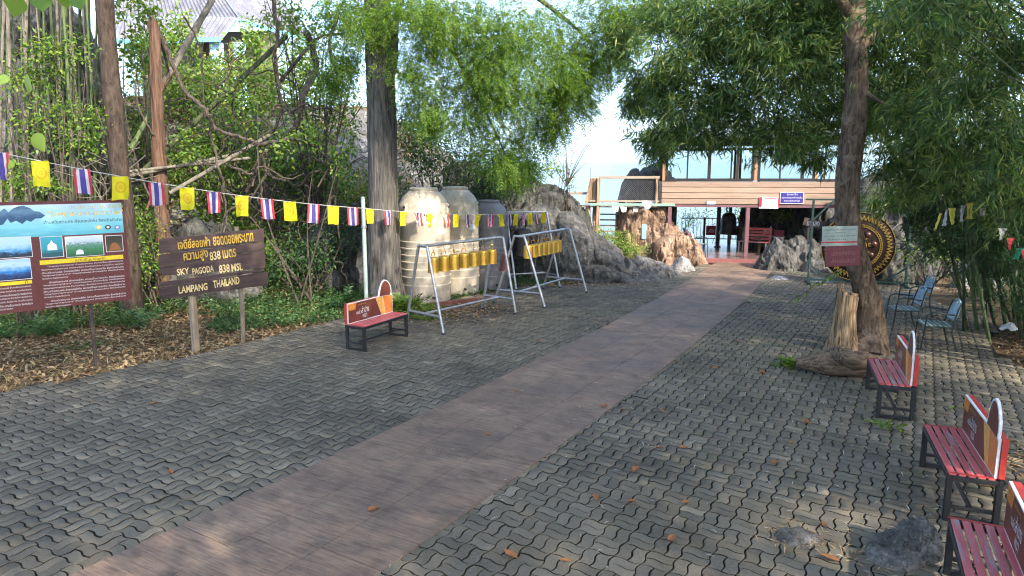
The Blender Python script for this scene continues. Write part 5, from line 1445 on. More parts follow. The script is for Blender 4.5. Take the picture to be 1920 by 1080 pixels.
MB().lathe([(.22, 0), (.215, .05), (.17, .10), (.09, .135), (0, .145)], 32, (0, -.05, 0), Matrix.Rotation(R(90), 3, 'X')).build('centre_boss', M['gong_gold'], gong, True)
for s in (-1, 1): MB().tube([(s * .45, 0, GR * .86), (s * .45, 0, GH - gc.z)], .012, 6).build('hanger', M['iron'], gong)
# ------------------------------------------------------------------ metal garden chairs
M['chair_dark'] = plain('dark_green_chair_steel', (0.02, 0.035, 0.035), .4)
M['chair_blue'] = mottled('pale_blue_cast_back', (0.20, 0.34, 0.44), (0.33, 0.48, 0.58), 6, .5, .1, .003)
M['chair_slat'] = wood_mat('faded_teal_slat', (0.10, 0.17, 0.18), (0.24, 0.34, 0.35), 0, .5)
def make_chair():
    t = thing('garden_chair', 'x', 'chair', group='metal garden chairs')
    for s in (-1, 1):
        x = s * .27
        MB().tube(spline([(x, -.26, 0), (x, -.235, .25), (x, -.215, .52), (x, -.19, .62), (x, -.10, .66), (x, .08, .645), (x, .215, .63)], 5), .014, 8).build('arm_leg', M['chair_dark'], t, True)
        MB().tube(spline([(x, .30, 0), (x * .98, .22, .22), (x * .95, .20, .42), (x * .9, .26, .70), (x * .86, .30, .84)], 5), .014, 8).build('back_leg', M['chair_dark'], t, True)
        MB().tube([(x, -.225, .40), (x * .97, .20, .42)], .012, 8).build('seat_rail', M['chair_dark'], t, True)
    for k in range(6):
        y = -.20 + k * .075
        MB().box((0, y, .425), (.52, .048, .014)).build('slat', M['chair_slat'], t, bevel=.003)
    MB().tube([(-.25, -.225, .405), (.25, -.225, .405)], .012, 8).build('front_rail', M['chair_dark'], t, True)
    # cast lattice back: rim plus scrolls
    tl = Matrix.Translation((0, .235, .53)) @ Matrix.Rotation(R(-14), 4, 'X')
    rim = [(-.21, 0), (-.215, .12), (-.19, .24), (-.11, .325), (0, .35), (.11, .325), (.19, .24), (.215, .12), (.21, 0)]
    MB().tube([tl @ Vector((x, 0, z)) for x, z in rim] + [tl @ Vector((-.21, 0, 0))], .017, 7).build('back_rim', M['chair_blue'], t, True)
    rr = random.Random(2)
    for k in range(9):
        x = -.16 + .04 * k; hz = .30 - abs(x) * .45
        MB().tube([tl @ Vector((x + .022 * math.sin(q * 7 + k), 0, .015 + q * hz)) for q in np.linspace(0, 1, 9)], .0105, 5).build('scroll', M['chair_blue'], t, True)
    for z in (.09, .18, .25):
        MB().tube([tl @ Vector((x, .003, z + .018 * math.sin(x * 40))) for x in np.linspace(-.19 + z * .15, .19 - z * .15, 11)], .0105, 5).build('scroll', M['chair_blue'], t, True)
    MB().tube([(-.24, .235, .52), (.24, .235, .52)], .012, 8).build('back_rail', M['chair_dark'], t, True)
    return t
ch = make_chair()
p = G(1750, 650); place(ch, (p.x, p.y, 0), R(-108), 'pale blue backed garden chair nearest the camera, beside the bamboo')
for px, py, a, lab in ((1692, 617, -104, 'pale blue backed garden chair next behind the nearest garden chair'), (1712, 590, -100, 'dark garden chair farthest back by the gong stand')):
    c = copy_tree(ch); p = G(px, py); place(c, (p.x, p.y, 0), R(a), lab)
c = copy_tree(ch); p = G(1497, 470, DZ); place(c, (p.x, p.y, DZ), R(-25), 'pale blue garden chair on the deck behind the rocks')
c = copy_tree(ch); p = G(1314, 480, DZ); place(c, (p.x, p.y + .2, DZ), R(65), 'garden chair on the deck beside the plank parapet')
# ------------------------------------------------------------------ tree on the right with its boards, the split stump and the log
def trunk_mesh(name, pts, radii, mat, parent, off, n=22, flute=0.0, seed=0, sub=8, namp=.06, nfreq=2.2, groove=0.0, gf=3.0, ga=1.0):
    P = spline(pts, sub); k = len(P); rr = np.interp(np.linspace(0, 1, k), np.linspace(0, 1, len(radii)), radii)
    mb = MB().tube(P, list(rr), n)
    V = np.array([tuple(v) for v in mb.v]); C = np.repeat(np.array([tuple(p) for p in P]), n, 0); D = V - C
    ang = np.tile(np.arange(n) / n * 2 * math.pi, k); hgt = C[:, 2]
    fl = flute * np.exp(-np.clip(hgt - P[0].z, 0, 9) * 1.6) * (np.sin(ang * 5 + seed) * .6 + np.sin(ang * 3 + seed * 2) * .5)
    s = 1 + fl + namp * fbm(V * nfreq + seed * 7, 3)
    if groove:
        seg = np.repeat(np.concatenate([[0], np.cumsum([(P[i + 1] - P[i]).length for i in range(k - 1)])]), n)
        s = s + groove * ridged(np.stack([np.cos(ang) * gf, np.sin(ang) * gf, seg * ga + seed], -1), 3)
    V = C + D * s[:, None]
    mb.v = [tuple(v) for v in V]
    return mb.build(name, mat, parent, True, off)
rb_ = G(1632, 655)
rt = thing('shade_tree', 'leaning brown tree on the right carrying two boards', 'tree', rb_)
RTP = [G(1635, 662) + Vector((0, .1, -.1)), A(1631, 615, 11.9), A(1625, 555, 11.9), A(1607, 490, 11.85), A(1590, 410, 11.8), A(1590, 330, 11.8), A(1600, 240, 11.8), A(1606, 150, 11.85), A(1602, 60, 11.9), A(1600, -60, 12.0), A(1606, -220, 12.1)]
trunk_mesh('trunk', RTP, [.29, .24, .21, .185, .19, .19, .18, .175, .165, .155, .13], M['bark_right'], rt, rb_, 56, .20, 1, 16, .07, 3.5, .035, 4, 3.0)
for pts, rad in (([A(1603, 95, 11.87), A(1650, 60, 12.3), A(1720, 10, 12.8), A(1800, -70, 13.2)], [.09, .07, .05, .03]), ([A(1602, 40, 11.9), A(1560, -20, 11.6), A(1480, -90, 11.2)], [.10, .07, .04]), ([A(1607, 160, 11.85), A(1640, 185, 11.6), A(1672, 200, 11.4)], [.05, .03, .015])):
    trunk_mesh('limb', pts, rad, M['bark_right'], rt, rb_, 10, 0, 2, 6)
def tree_board(label, px0, py0, px1, py1, Yd, rot, m, name):
    a, b_ = A(px0, py0, Yd), A(px1, py1, Yd); w, h = b_.x - a.x, a.z - b_.z
    t = thing(name, label, 'sign', ((a.x + b_.x) / 2, Yd, b_.z), R(-8)); t.rotation_euler[1] = rot
    MB().box((0, 0, h / 2), (w, .02, h)).build('panel', m, t, bevel=.002); return t, w, h
t, w, h = tree_board('pale green notice board nailed to the leaning tree', 1545, 424, 1605, 461, 11.5, R(-2), col('pale_green_board', (0.30, 0.36, 0.31)), 'notice_board')
for k, (tx, ww) in enumerate((('ขออภัยในความไม่สะดวก', .86), ('ขอบคุณ', .30), ('กรุณารักษาความสะอาด', .84), ('ทุกท่าน', .5))): text(tx, -.04 if k == 3 else 0, h * (.84 - .17 * k), w * ww, h * .09, -.0115, blk, t)
MB().box((0, -.011, h * .19), (w, .004, h * .07)).build('red_line', col('sign_red', (0.5, 0.02, 0.04)), t)
t, w, h = tree_board('dark red board with faded Thai writing nailed to the leaning tree', 1551, 461, 1611, 499, 11.48, R(-4), col('dark_red_board', (0.13, 0.022, 0.028)), 'notice_board')
text('เขตอภัยทาน', .01, h * .66, w * .66, h * .24, -.0115, col('faded_red_letters', (0.24, 0.09, 0.10)), t); text('ห้ามจับสัตว์', .01, h * .28, w * .66, h * .22, -.0115, col('faded_red_letters', (0.24, 0.09, 0.10)), t)
sb = G(1578, 658)
stp = thing('split_stump', 'tall split pale brown stump leaning on the tree', 'stump', sb)
rr = random.Random(8)
for k in range(9):
    a = k / 9 * 2 * math.pi + .3; rad = .12
    x, y = rad * math.cos(a), rad * math.sin(a); top = 1.12 + rr.uniform(-.16, .06)
    trunk_mesh('splinter', [sb + Vector((x * 1.7, y * 1.7, -.05)), sb + Vector((x * 1.25, y * 1.25, .25)), sb + Vector((x, y, .6)), sb + Vector((x * 1.02 + .03, y, top))], [.10, .075, .06, .052 + rr.uniform(-.01, .02)], M['stump'], stp, sb, 16, .1, k, 12, .12, 5, .10, 2, .8)
trunk_mesh('core', [sb + Vector((0, 0, -.05)), sb + Vector((0, 0, .5)), sb + Vector((.02, 0, .98))], [.24, .14, .12], M['log'], stp, sb, 14, .1, 3)
lb = G(1570, 688)
lg = thing('fallen_log', 'gnarled fallen log at the foot of the split stump', 'log', lb)
trunk_mesh('log_body', [G(1494, 678, .14), G(1530, 682, .15), G(1575, 684, .17), G(1620, 686, .16), G(1662, 684, .14)], [.08, .13, .16, .17, .12], M['log'], lg, lb, 48, .0, 4, 18, .20, 3, .12, 2.6, 1.4)
trunk_mesh('root', [G(1562, 668, .30), G(1590, 672, .34), G(1620, 678, .24), G(1652, 682, .16)], [.05, .10, .12, .07], M['log'], lg, lb, 40, 0, 5, 16, .2, 3, .12, 2.6, 1.4)
trunk_mesh('root', [G(1540, 670, .10), G(1560, 664, .26), G(1585, 660, .36)], [.04, .09, .10], M['log'], lg, lb, 40, 0, 6, 16, .2, 3, .12, 2.6, 1.4)
# ------------------------------------------------------------------ foliage
def unit(v): return v / (np.linalg.norm(v, axis=-1, keepdims=True) + 1e-9)
def leaf_field(name, P, D, Nn, L, W, mat, parent=None, off=(0, 0, 0), kind=None, droop=0.15):
    P, D = np.asarray(P) - np.array(off), unit(np.asarray(D)); n = len(P)
    S_ = unit(np.cross(D, np.asarray(Nn))); Nn = unit(np.cross(S_, D))
    L = np.broadcast_to(L, (n,))[:, None]; W = np.broadcast_to(W, (n,))[:, None]
    V = np.empty((n, 4, 3)); V[:, 0] = P; V[:, 1] = P + D * L * .42 + S_ * W * .5 + Nn * W * .18; V[:, 2] = P + D * L - Nn * L * droop; V[:, 3] = P + D * L * .42 - S_ * W * .5 + Nn * W * .18
    o = raw_obj(name, V.reshape(-1, 3), np.arange(n * 4).reshape(n, 4), mat, parent)
    if kind: tag(o, kind=kind)
    return o
def rdir(n): return unit(rng.normal(size=(n, 3)))
def ell(c, r, n, shell=.35):
    """points in an ellipsoid, denser to the outside"""
    d = rdir(n); k = rng.random(n) ** (shell)
    return np.asarray(c) + d * k[:, None] * np.asarray(r), d
def pmass(px, py, Yd, rx, ry, rd):
    """an ellipsoid of foliage given by where it stands: centre column/row at a depth, half sizes in photo pixels"""
    c = A(px, py, Yd); return np.array(c), np.array([rx * Yd / F_PX, rd, ry * Yd / F_PX])
def clumped(c, r, n, k=14, spread=.33):
    """n points gathered in k clumps within the ellipsoid"""
    cc, _ = ell(c, r * .85, k, .5); i = rng.integers(0, k, n)
    return cc[i] + rng.normal(size=(n, 3)) * (r * spread)
# compound (feather) leaves ------------------------------------------------
def feather(P, D, mat, name, parent, off, length=.30, pairs=7, lw=.016, ll=.055, kind=None):
    """each point carries one feather leaf along D"""
    n = len(P); D = unit(D); up = np.tile([0, 0, 1.0], (n, 1)) + rng.normal(size=(n, 3)) * .35
    S_ = unit(np.cross(D, up)); Nn = unit(np.cross(S_, D)); ln = length * rng.uniform(.7, 1.2, n)
    Ps, Ds, Ns = [], [], []
    for k in range(pairs):
        t = (k + .6) / pairs
        base = P + D * (ln * t)[:, None] - np.array([0, 0, 1.0]) * (ln * .28 * t * t)[:, None]
        for s in (-1, 1):
            Ps.append(base); Ds.append(D * .55 + S_ * s + rng.normal(size=(n, 3)) * .18 - np.array([0, 0, .18])); Ns.append(Nn + rng.normal(size=(n, 3)) * .2)
    Ps.append(P + D * ln[:, None] - np.array([0, 0, 1.0]) * (ln * .28)[:, None]); Ds.append(D - np.array([0, 0, .3])); Ns.append(Nn)
    Pa, Da, Na = map(np.concatenate, (Ps, Ds, Ns)); m = len(Pa)
    return leaf_field(name, Pa, Da, Na, rng.uniform(.75, 1.25, m) * ll, rng.uniform(.75, 1.25, m) * lw, mat, parent, off, kind)

# the big grey tree ---------------------------------------------------------
bt0 = G(720, 578)
big = thing('big_tree', 'big grey furrowed tree with bright feathery leaves beside the water tanks', 'tree', bt0)
BTY = bt0.y + .25
TP = [Vector((bt0.x + .02, BTY, -.15)), A(721, 520, BTY), A(720, 430, BTY), A(718, 320, BTY), A(715, 200, BTY), A(711, 90, BTY), A(707, -20, BTY), A(705, -150, BTY), A(712, -300, BTY)]
trunk_mesh('trunk', TP, [.54, .38, .345, .32, .31, .30, .28, .25, .18], M['bark_grey'], big, bt0, 110, .16, 2, 26, .05, 2.5, .028, 9, 1.6)
fol_b = [(900, 40, 15.5, 190, 80, 1.6), (1060, 70, 16.5, 130, 80, 1.5), (800, 110, 14.8, 80, 90, 1.0), (980, 180, 16, 130, 85, 1.5), (870, 200, 15.5, 90, 65, 1.2), (935, 290, 16, 50, 45, .8), (975, 320, 17, 35, 38, .8), (1120, 100, 17, 70, 60, 1.0), (1075, 190, 17, 45, 45, .8), (1160, 70, 16.5, 60, 50, 1.0), (1040, 150, 16, 70, 70, 1.0), (900, 130, 15.2, 110, 70, 1.2), (790, 25, 14.2, 120, 50, 1.2), (660, 40, 15, 70, 60, 1.0), (620, 130, 15.8, 45, 60, .8), (1150, 20, 16, 80, 60, 1.2), (940, 100, 15, 120, 80, 1.0), (1020, 230, 16.5, 50, 50, .9), (800, 215, 15.2, 35, 35, .6)]
limbs = [([A(716, 190, BTY), A(738, 120, BTY - .2), A(742, 40, BTY - .4), A(770, -60, BTY - .6)], [.12, .09, .08, .06]),
         ([A(711, -40, BTY), A(800, -90, BTY + .1), A(920, -60, BTY + .3), A(1040, 20, BTY + .8), A(1120, 90, BTY + 1.2)], [.16, .11, .08, .05, .02]),
         ([A(709, -120, BTY), A(640, -160, BTY - .2), A(560, -120, BTY)], [.14, .09, .04]),
         ([A(742, 30, BTY - .4), A(820, 60, BTY - .5), A(880, 150, BTY), A(930, 250, BTY + .3), A(960, 320, BTY + .4)], [.06, .05, .035, .025, .012]),
         ([A(735, 130, BTY - .2), A(770, 150, BTY - .3), A(800, 170, BTY - .3), A(850, 240, BTY)], [.035, .028, .02, .01])]
for pts, rad in limbs: trunk_mesh('limb', pts, rad, M['bark_grey'], big, bt0, 9, 0, 3, 6)
Ps, Ds = [], []
for q in fol_b:
    c, r = pmass(*q); n = int(470 * (r[0] * r[2]) ** .8 + 150)
    p = clumped(c, r, n, max(6, int(n / 26)), .20); Ps.append(p)
    d = (p - c) / r; d[:, 2] = d[:, 2] * .4 - .45; Ds.append(d + rng.normal(size=(n, 3)) * .55)
Pb, Db = np.concatenate(Ps), np.concatenate(Ds); print('feather leaves', len(Pb))
feather(Pb, Db, M['leaf_bright'], 'crown', big, bt0, .30, 7, .021, .066)
# upper crown, above the picture, keeps the trunk and tanks in shade
Pu = clumped(np.array([bt0.x + 1.0, BTY - 1.0, 9.8]), np.array([4.2, 3.8, 1.6]), 2600, 60, .14)
feather(Pu, rdir(len(Pu)) - np.array([0, 0, .3]), M['leaf_bright'], 'upper_crown', big, bt0, .42, 5, .05, .13)
# ------------------------------------------------------------------ bamboo
def bamboo_leaves(c, r, n, mat, name, parent, off, L=.135, W=.017, per=7):
    """fans of narrow leaves hanging at the ends of thin twigs"""
    m = max(1, n // per); tips = clumped(c, r, m, max(5, m // 40), .24)
    out = (tips - c) / r; out[:, 2] *= .3
    d0 = unit(out * .7 + rng.normal(size=(m, 3)) * .6 + np.array([0, 0, -.75]))
    Pa = np.repeat(tips, per, 0) + rng.normal(size=(m * per, 3)) * .045
    Da = np.repeat(d0, per, 0) + rng.normal(size=(m * per, 3)) * .42
    return Pa, Da
def culm(base, top, r0, bow, seed):
    """arching cane from base to top, swelling at its nodes"""
    base, top = Vector(base), Vector(top); mid = base.lerp(top, .55) + Vector((0, 0, bow)) + Vector(((top - base).x * -.18, (top - base).y * -.18, 0))
    P = spline([base, base.lerp(mid, .5) + Vector((0, 0, bow * .25)), mid, top], 7); k = len(P)
    return MB().tube(P, [r0 * (1 - .75 * i / (k - 1)) * (1.06 if i % 2 else .97) for i in range(k)], 7, False)
def bamboo_clump(label, base, ncul, tops, rad, mats, r0=(.022, .04), lean=1.0):
    base = Vector(base); t = thing('bamboo_clump', label, 'bamboo', base, group='bamboo clumps along the right side')
    rr = random.Random(int(base.x * 10 + base.y * 100))
    for k in range(ncul):
        a = rr.uniform(0, 6.28); q = math.sqrt(rr.random()) * rad
        b_ = base + Vector((q * math.cos(a), q * math.sin(a), -.05))
        b_.z = float(terr(b_.x, b_.y)) - .1
        tp = Vector(tops[k % len(tops)]) + Vector((rr.gauss(0, .7), rr.gauss(0, .7), rr.gauss(0, .4)))
        cu = culm(b_, tp, rr.uniform(*r0), rr.uniform(.6, 1.6), k); cu.build('culm', mats[k % len(mats)], t, True, base)
    return t
CD, CG = M['cane_dark'], M['cane_green']
def at3(px, py, Yd): return tuple(A(px, py, Yd))
clA = bamboo_clump('dense bamboo clump behind the two pale blue garden chairs', (9.6, 12.9, 0), 26, [at3(1480, 40, 13.5), at3(1600, -60, 13), at3(1740, -120, 12.5), at3(1850, -150, 12), at3(1560, -150, 14), at3(1680, 60, 12)], .9, [CD, CD, CG])
clB = bamboo_clump('bamboo clump at the right edge of the picture above the leaf litter', (9.2, 10.4, 0), 24, [at3(1700, -100, 10), at3(1850, -60, 10), at3(1950, 60, 9.5), at3(1800, -300, 9), at3(1980, -200, 10)], .8, [CD, CG, CD])
clC = bamboo_clump('bamboo clump arching over the timber house roof', (11.6, 16.4, .2), 20, [at3(1250, 120, 14.5), at3(1330, 40, 14.5), at3(1420, 60, 14), at3(1200, 20, 15), at3(1500, 120, 15), at3(1620, 20, 15)], .9, [CD, CG])
massA = [(1480, 130, 13.0, 120, 90, 1.2), (1500, 250, 13.4, 95, 60, 1.0), (1600, 60, 12.8, 110, 80, 1.2), (1690, 300, 13.2, 85, 80, 1.0), (1780, 340, 12.6, 80, 65, .8), (1740, 130, 12.4, 130, 120, 1.3), (1820, 60, 12.6, 110, 80, 1.0), (1560, -20, 12.5, 200, 50, 1.2)]
massB = [(1850, 250, 10.6, 90, 120, 1.0), (1880, 70, 10.2, 80, 90, 1.0), (1780, 200, 10.9, 80, 80, .8), (1890, 380, 10.8, 60, 70, .8), (1760, 20, 10.4, 120, 60, 1.0)]
massC = [(1330, 120, 14.2, 140, 70, 1.3), (1230, 180, 14.6, 62, 75, .9), (1235, 270, 14.4, 36, 26, .5), (1330, 262, 14.2, 40, 18, .5), (1310, 230, 14.0, 120, 55, 1.1), (1400, 50, 14.0, 190, 70, 1.4), (1270, 20, 14.6, 110, 60, 1.2), (1185, 175, 15.2, 34, 60, .6), (1160, 90, 15.4, 40, 45, .6), (1420, 200, 14.2, 110, 80, 1.2), (1250, 270, 14.2, 60, 38, .6), (1560, 190, 14.6, 90, 100, 1.2), (1650, 200, 15.0, 90, 120, 1.0), (1470, 285, 14.6, 50, 25, .6), (1650, 370, 15.5, 60, 40, .8), (1530, 308, 14.4, 36, 22, .5), (1490, 40, 13.4, 150, 70, 1.2)]
def foliate(t, masses, per_area, mat, L=.14, W=.019):
    Pa, Da = [], []
    for q in masses:
        c, r = pmass(*q); n = int(per_area * r[0] * r[2] * 3.14)
        p, d = bamboo_leaves(c, r, n, mat, None, None, None); Pa.append(p); Da.append(d)
    Pa, Da = np.concatenate(Pa), np.concatenate(Da); m = len(Pa)
    print(t.name, 'leaves', m)
    tw_ = MB(); r_ = random.Random(len(masses))
    for q in masses:
        c, r = pmass(*q); c = Vector(c)
        for _ in range(26):
            a_ = c + Vector((r_.uniform(-.5, .5) * r[0], r_.uniform(-.5, .5) * r[1], r_.uniform(.0, .8) * r[2])); b_ = c + Vector((r_.uniform(-1, 1) * r[0], r_.uniform(-1, 1) * r[1], r_.uniform(-1, .4) * r[2]))
            tw_.tube(spline([a_, a_.lerp(b_, .5) + Vector((0, 0, .18)), b_], 4), .006, 3, False)
    tag(tw_.build('twigs', CG, t, False, t.location), kind='stuff')
    return leaf_field('foliage', Pa, Da, rdir(m) + np.array([0, 0, .6]), rng.uniform(.7, 1.25, m) * L, rng.uniform(.8, 1.2, m) * W, mat, t, t.location, droop=.12)
foliate(clA, massA, 1250, M['leaf_bamboo'], .20, .026); foliate(clB, massB, 1400, M['leaf_bamboo'], .20, .025); foliate(clC, massC, 1300, M['leaf_bamboo'], .20, .026)
# low leaves and dead sheaths between the culms
for t, box in ((clA, ((9.2, 12.6, .5), (12.5, 16.0, 4.0))), (clB, ((8.5, 10.2, .5), (12, 12.8, 3.8)))):
    lo, hi = np.array(box[0]), np.array(box[1]); m = 15000
    p = lo + rng.random((m, 3)) * (hi - lo)
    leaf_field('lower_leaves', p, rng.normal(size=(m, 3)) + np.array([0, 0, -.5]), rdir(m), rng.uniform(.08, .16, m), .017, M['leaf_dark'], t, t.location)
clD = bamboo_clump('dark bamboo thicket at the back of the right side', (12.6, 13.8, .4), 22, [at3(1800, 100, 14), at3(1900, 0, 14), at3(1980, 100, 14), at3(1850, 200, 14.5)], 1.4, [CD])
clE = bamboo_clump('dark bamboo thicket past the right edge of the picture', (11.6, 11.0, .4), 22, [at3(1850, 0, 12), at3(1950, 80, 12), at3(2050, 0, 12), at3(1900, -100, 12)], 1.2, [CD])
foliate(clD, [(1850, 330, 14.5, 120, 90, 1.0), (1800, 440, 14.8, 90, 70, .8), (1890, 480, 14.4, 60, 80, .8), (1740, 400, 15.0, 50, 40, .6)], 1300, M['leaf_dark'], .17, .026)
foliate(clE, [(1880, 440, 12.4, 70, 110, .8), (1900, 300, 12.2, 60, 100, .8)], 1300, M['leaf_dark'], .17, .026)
# unseen clumps, mostly right of the camera, crowns set sunward to shade the plaza
def canopy_clump(label, base, crown, radii, n, ncul=12):
    crown = np.array(crown); tops = [tuple(crown + np.array([math.cos(a) * radii[0] * .7, math.sin(a) * radii[1] * .7, .2])) for a in np.linspace(0, 6.28, 8)[:-1]]
    t = bamboo_clump(label, base, ncul, tops, .8, [CG, CD], (.03, .05))
    p, d = bamboo_leaves(crown, np.array(radii), n, None, None, None, None); m = len(p)
    leaf_field('foliage', p, d, rdir(m) + np.array([0, 0, 1.2]), rng.uniform(.8, 1.3, m) * .26, rng.uniform(.8, 1.2, m) * .042, M['leaf_bamboo'], t, t.location)
canopy_clump('tall unseen bamboo clump beside the middle red bench', (8.6, 6.6, .1), (7.4, 4.6, 8.6), (3.9, 3.9, 1.5), 23000)
canopy_clump('tall unseen bamboo clump beside the nearest red bench', (8.2, 2.2, .1), (5.8, 0.2, 9.0), (3.9, 3.9, 1.5), 32000)
canopy_clump('tall unseen bamboo clump at the near end of the plaza', (9.5, -3.5, .1), (7.8, -4.2, 9.6), (4.2, 3.8, 1.5), 17000)
canopy_clump('unseen bamboo clump added at the near right corner to shade the pavers', (12.5, -1.5, .3), (11.2, -1.0, 9.3), (3.4, 3.2, 1.4), 24000)  # added to close a gap that let sun onto the right pavers
canopy_clump('tall unseen bamboo clump behind the right row of benches', (12.0, 4.0, .3), (12.0, 4.5, 9.2), (3.4, 4.0, 1.6), 9000)
canopy_clump('tall unseen bamboo clump shading the start of the path', (4.8, -4.5, .1), (2.6, -3.0, 9.4), (3.8, 3.6, 1.3), 19000)
canopy_clump('unseen bamboo clump added left of the path to shade the left side', (-4.6, -0.5, .1), (-0.4, 1.6, 9.8), (4.0, 3.4, 1.3), 16000)  # added so its crown shades the information board and flags
# ------------------------------------------------------------------ wooded hillside, left
def shrub(name, label, masses, mat, dens, L, W, cat='shrub', group='shrubs on the hillside', stems=5, up=.3, foot=None):
    c0, r0 = pmass(*masses[0]); bz = float(terr(c0[0], c0[1])); base = Vector((c0[0], c0[1], bz)) if foot is None else Vector(foot)
    t = thing(name, label, cat, base, group=group); rr = random.Random(int(abs(c0[0] * 77 + c0[2] * 13)))
    Pa, Da, Na = [], [], []
    for q in masses:
        c, r = pmass(*q); n = int(dens * r[0] * r[2] * 3.14); p = clumped(c, r, n, max(5, n // 45), .24)
        d = (p - c) / r + rng.normal(size=(n, 3)) * .7; d[:, 2] -= .1
        Pa.append(p); Da.append(d); Na.append(rdir(n) * .8 + np.array([.25, -.35, .9]))
        for _ in range(stems):
            e = Vector(c) + Vector((rr.uniform(-.7, .7) * r[0], rr.uniform(-.6, .6) * r[1], rr.uniform(-.2, .7) * r[2]))
            b_ = base + Vector((rr.uniform(-.2, .2), rr.uniform(-.2, .2), -.1)); b_.z = float(terr(b_.x, b_.y)) - .05
            if e.z < b_.z + .15: e.z = b_.z + .3
            mid = b_.lerp(e, .5) + Vector((rr.uniform(-.3, .3), rr.uniform(-.3, .3), .1))
            MB().tube(spline([b_, mid, e], 5), [.022] * 4 + [.015] * 4 + [.009] * 3, 5, False).build('stem', M['vine'], t, True, base)
    Pa, Da, Na = map(np.concatenate, (Pa, Da, Na)); m = len(Pa)
    leaf_field('foliage', Pa, Da, Na, rng.uniform(.65, 1.3, m) * L, rng.uniform(.7, 1.25, m) * W, mat, t, base)
    return t
LM, LL, LD = M['leaf_mid'], M['leaf_light'], M['leaf_dark']
shrub('shrub', 'light green shrub in front of the blue pillared house', [(430, 165, 22, 75, 45, 1.0), (500, 150, 22.5, 50, 45, 1.0)], LL, 330, .13, .085)
shrub('shrub', 'leafy shrub below the corrugated roof left of the vine', [(350, 170, 21, 70, 60, 1.0), (300, 90, 21, 45, 40, .8)], LM, 330, .13, .08)
shrub('shrub', 'bright green shrub halfway up the slope under the big vine', [(450, 245, 19.5, 80, 45, .9), (400, 220, 19.8, 60, 40, .8)], LL, 380, .11, .06)
shrub('shrub', 'shrub with small leaves on the slope left of the big tree', [(590, 210, 19.5, 70, 90, 1.0), (640, 160, 19.8, 50, 80, 1.0)], LM, 360, .10, .06)
shrub('shrub', 'high leafy shrub against the sky left of the big tree', [(580, 70, 19, 70, 70, 1.0), (640, 20, 19, 70, 50, 1.0), (540, 20, 18.5, 50, 50, .8)], LL, 320, .11, .06)
shrub('shrub', 'grassy green plant on the slope behind the wooden sign', [(400, 330, 18.5, 70, 50, .7), (340, 300, 18.8, 50, 40, .6)], LM, 420, .14, .03)
shrub('shrub', 'dark leafed shrub behind the bamboo canes', [(110, 230, 14.9, 95, 55, .5), (170, 250, 14.9, 60, 45, .5), (60, 150, 15.0, 60, 45, .5), (120, 100, 15.0, 70, 50, .5)], LM, 420, .10, .05)
shrub('shrub', 'low dark shrub between the wooden sign and the big tree', [(580, 470, 17.4, 60, 60, .6), (640, 440, 17.6, 40, 60, .5), (530, 500, 17.0, 45, 45, .5)], LD, 520, .09, .05)
shrub('shrub', 'green shrub between the two signs on the left', [(275, 440, 15.6, 50, 60, .6), (260, 500, 15.2, 40, 45, .5)], LM, 520, .08, .045)
shrub('shrub', 'leafy climber at the left edge above the information board', [(20, 330, 13.8, 40, 60, .5), (90, 345, 14.2, 50, 20, .4)], LM, 420, .09, .05)
shrub('shrub', 'tall leafy shrub hiding the lower half of the hill house', [(400, 130, 24, 60, 40, .8), (470, 110, 24, 45, 45, .8), (520, 190, 23.5, 45, 45, .8), (560, 140, 24, 45, 60, .8)], LL, 300, .14, .09)
shrub('shrub', 'leafy shrub behind the tangle of vines', [(500, 300, 18.8, 70, 40, .6), (440, 320, 18.6, 60, 30, .5), (600, 320, 18.9, 60, 50, .6)], LM, 380, .11, .06)
shrub('shrub', 'bushy climber hanging over the tangle of vines', [(560, 270, 16.2, 60, 45, .5), (470, 190, 16.6, 60, 40, .6), (370, 270, 16.0, 45, 40, .5), (650, 260, 16.4, 35, 60, .5)], LM, 300, .10, .065, stems=1)
shrub('shrub', 'yellowish shrub before the corrugated roof', [(340, 60, 23, 40, 45, .7), (300, 150, 22, 40, 50, .7), (480, 70, 23.5, 35, 30, .6)], LL, 300, .13, .09)
shrub('shrub', 'pale leafed shrub at the top left behind the dark trunk', [(250, 30, 18, 55, 50, .8), (270, 120, 18.5, 40, 50, .7)], LL, 330, .13, .09)
shrub('dark_bush', 'dark drooping bush above the water tanks', [(830, 290, 20.2, 90, 75, 1.0), (920, 320, 20.0, 75, 60, 1.0), (880, 375, 19.7, 70, 35, .6), (780, 230, 20.5, 60, 70, 1.0), (980, 300, 20.8, 50, 70, .8)], LD, 620, .12, .04, cat='bush', group=None)
shrub('shrub', 'light sapling on the rock beside the big boulder', [(1045, 315, 22.5, 28, 26, .4), (1060, 345, 22.6, 18, 16, .3)], LL, 330, .09, .05, group=None, foot=(1.6, 22.6, 2.9))
shrub('bright_bush', 'bright yellow green bush in front of the orange rock', [(1150, 452, 23.0, 48, 24, .5), (1185, 462, 22.8, 30, 22, .45), (1120, 442, 23.2, 20, 22, .4)], LL, 1000, .09, .035, cat='bush', group=None, foot=(3.4, 23.0, 0))
shrub('shrub', 'thin leaved bush beyond the deck railing', [(1300, 410, 31, 40, 25, .6), (1370, 405, 31.5, 40, 25, .6)], LM, 120, .22, .04, group=None, foot=(8.0, 31, -3))
shrub('shrub', 'green shrub behind the dark rock at the back of the deck', [(1475, 402, 26.5, 48, 17, .5), (1510, 412, 26.2, 18, 16, .4)], LL, 420, .14, .06, group=None, foot=(10.5, 26.6, 1.2))
shrub('shrub', 'trailing shrub over the boulder behind the garden chairs', [(1745, 478, 17.8, 45, 38, .5)], LM, 520, .08, .05, group=None, foot=(11.0, 17.9, .3))
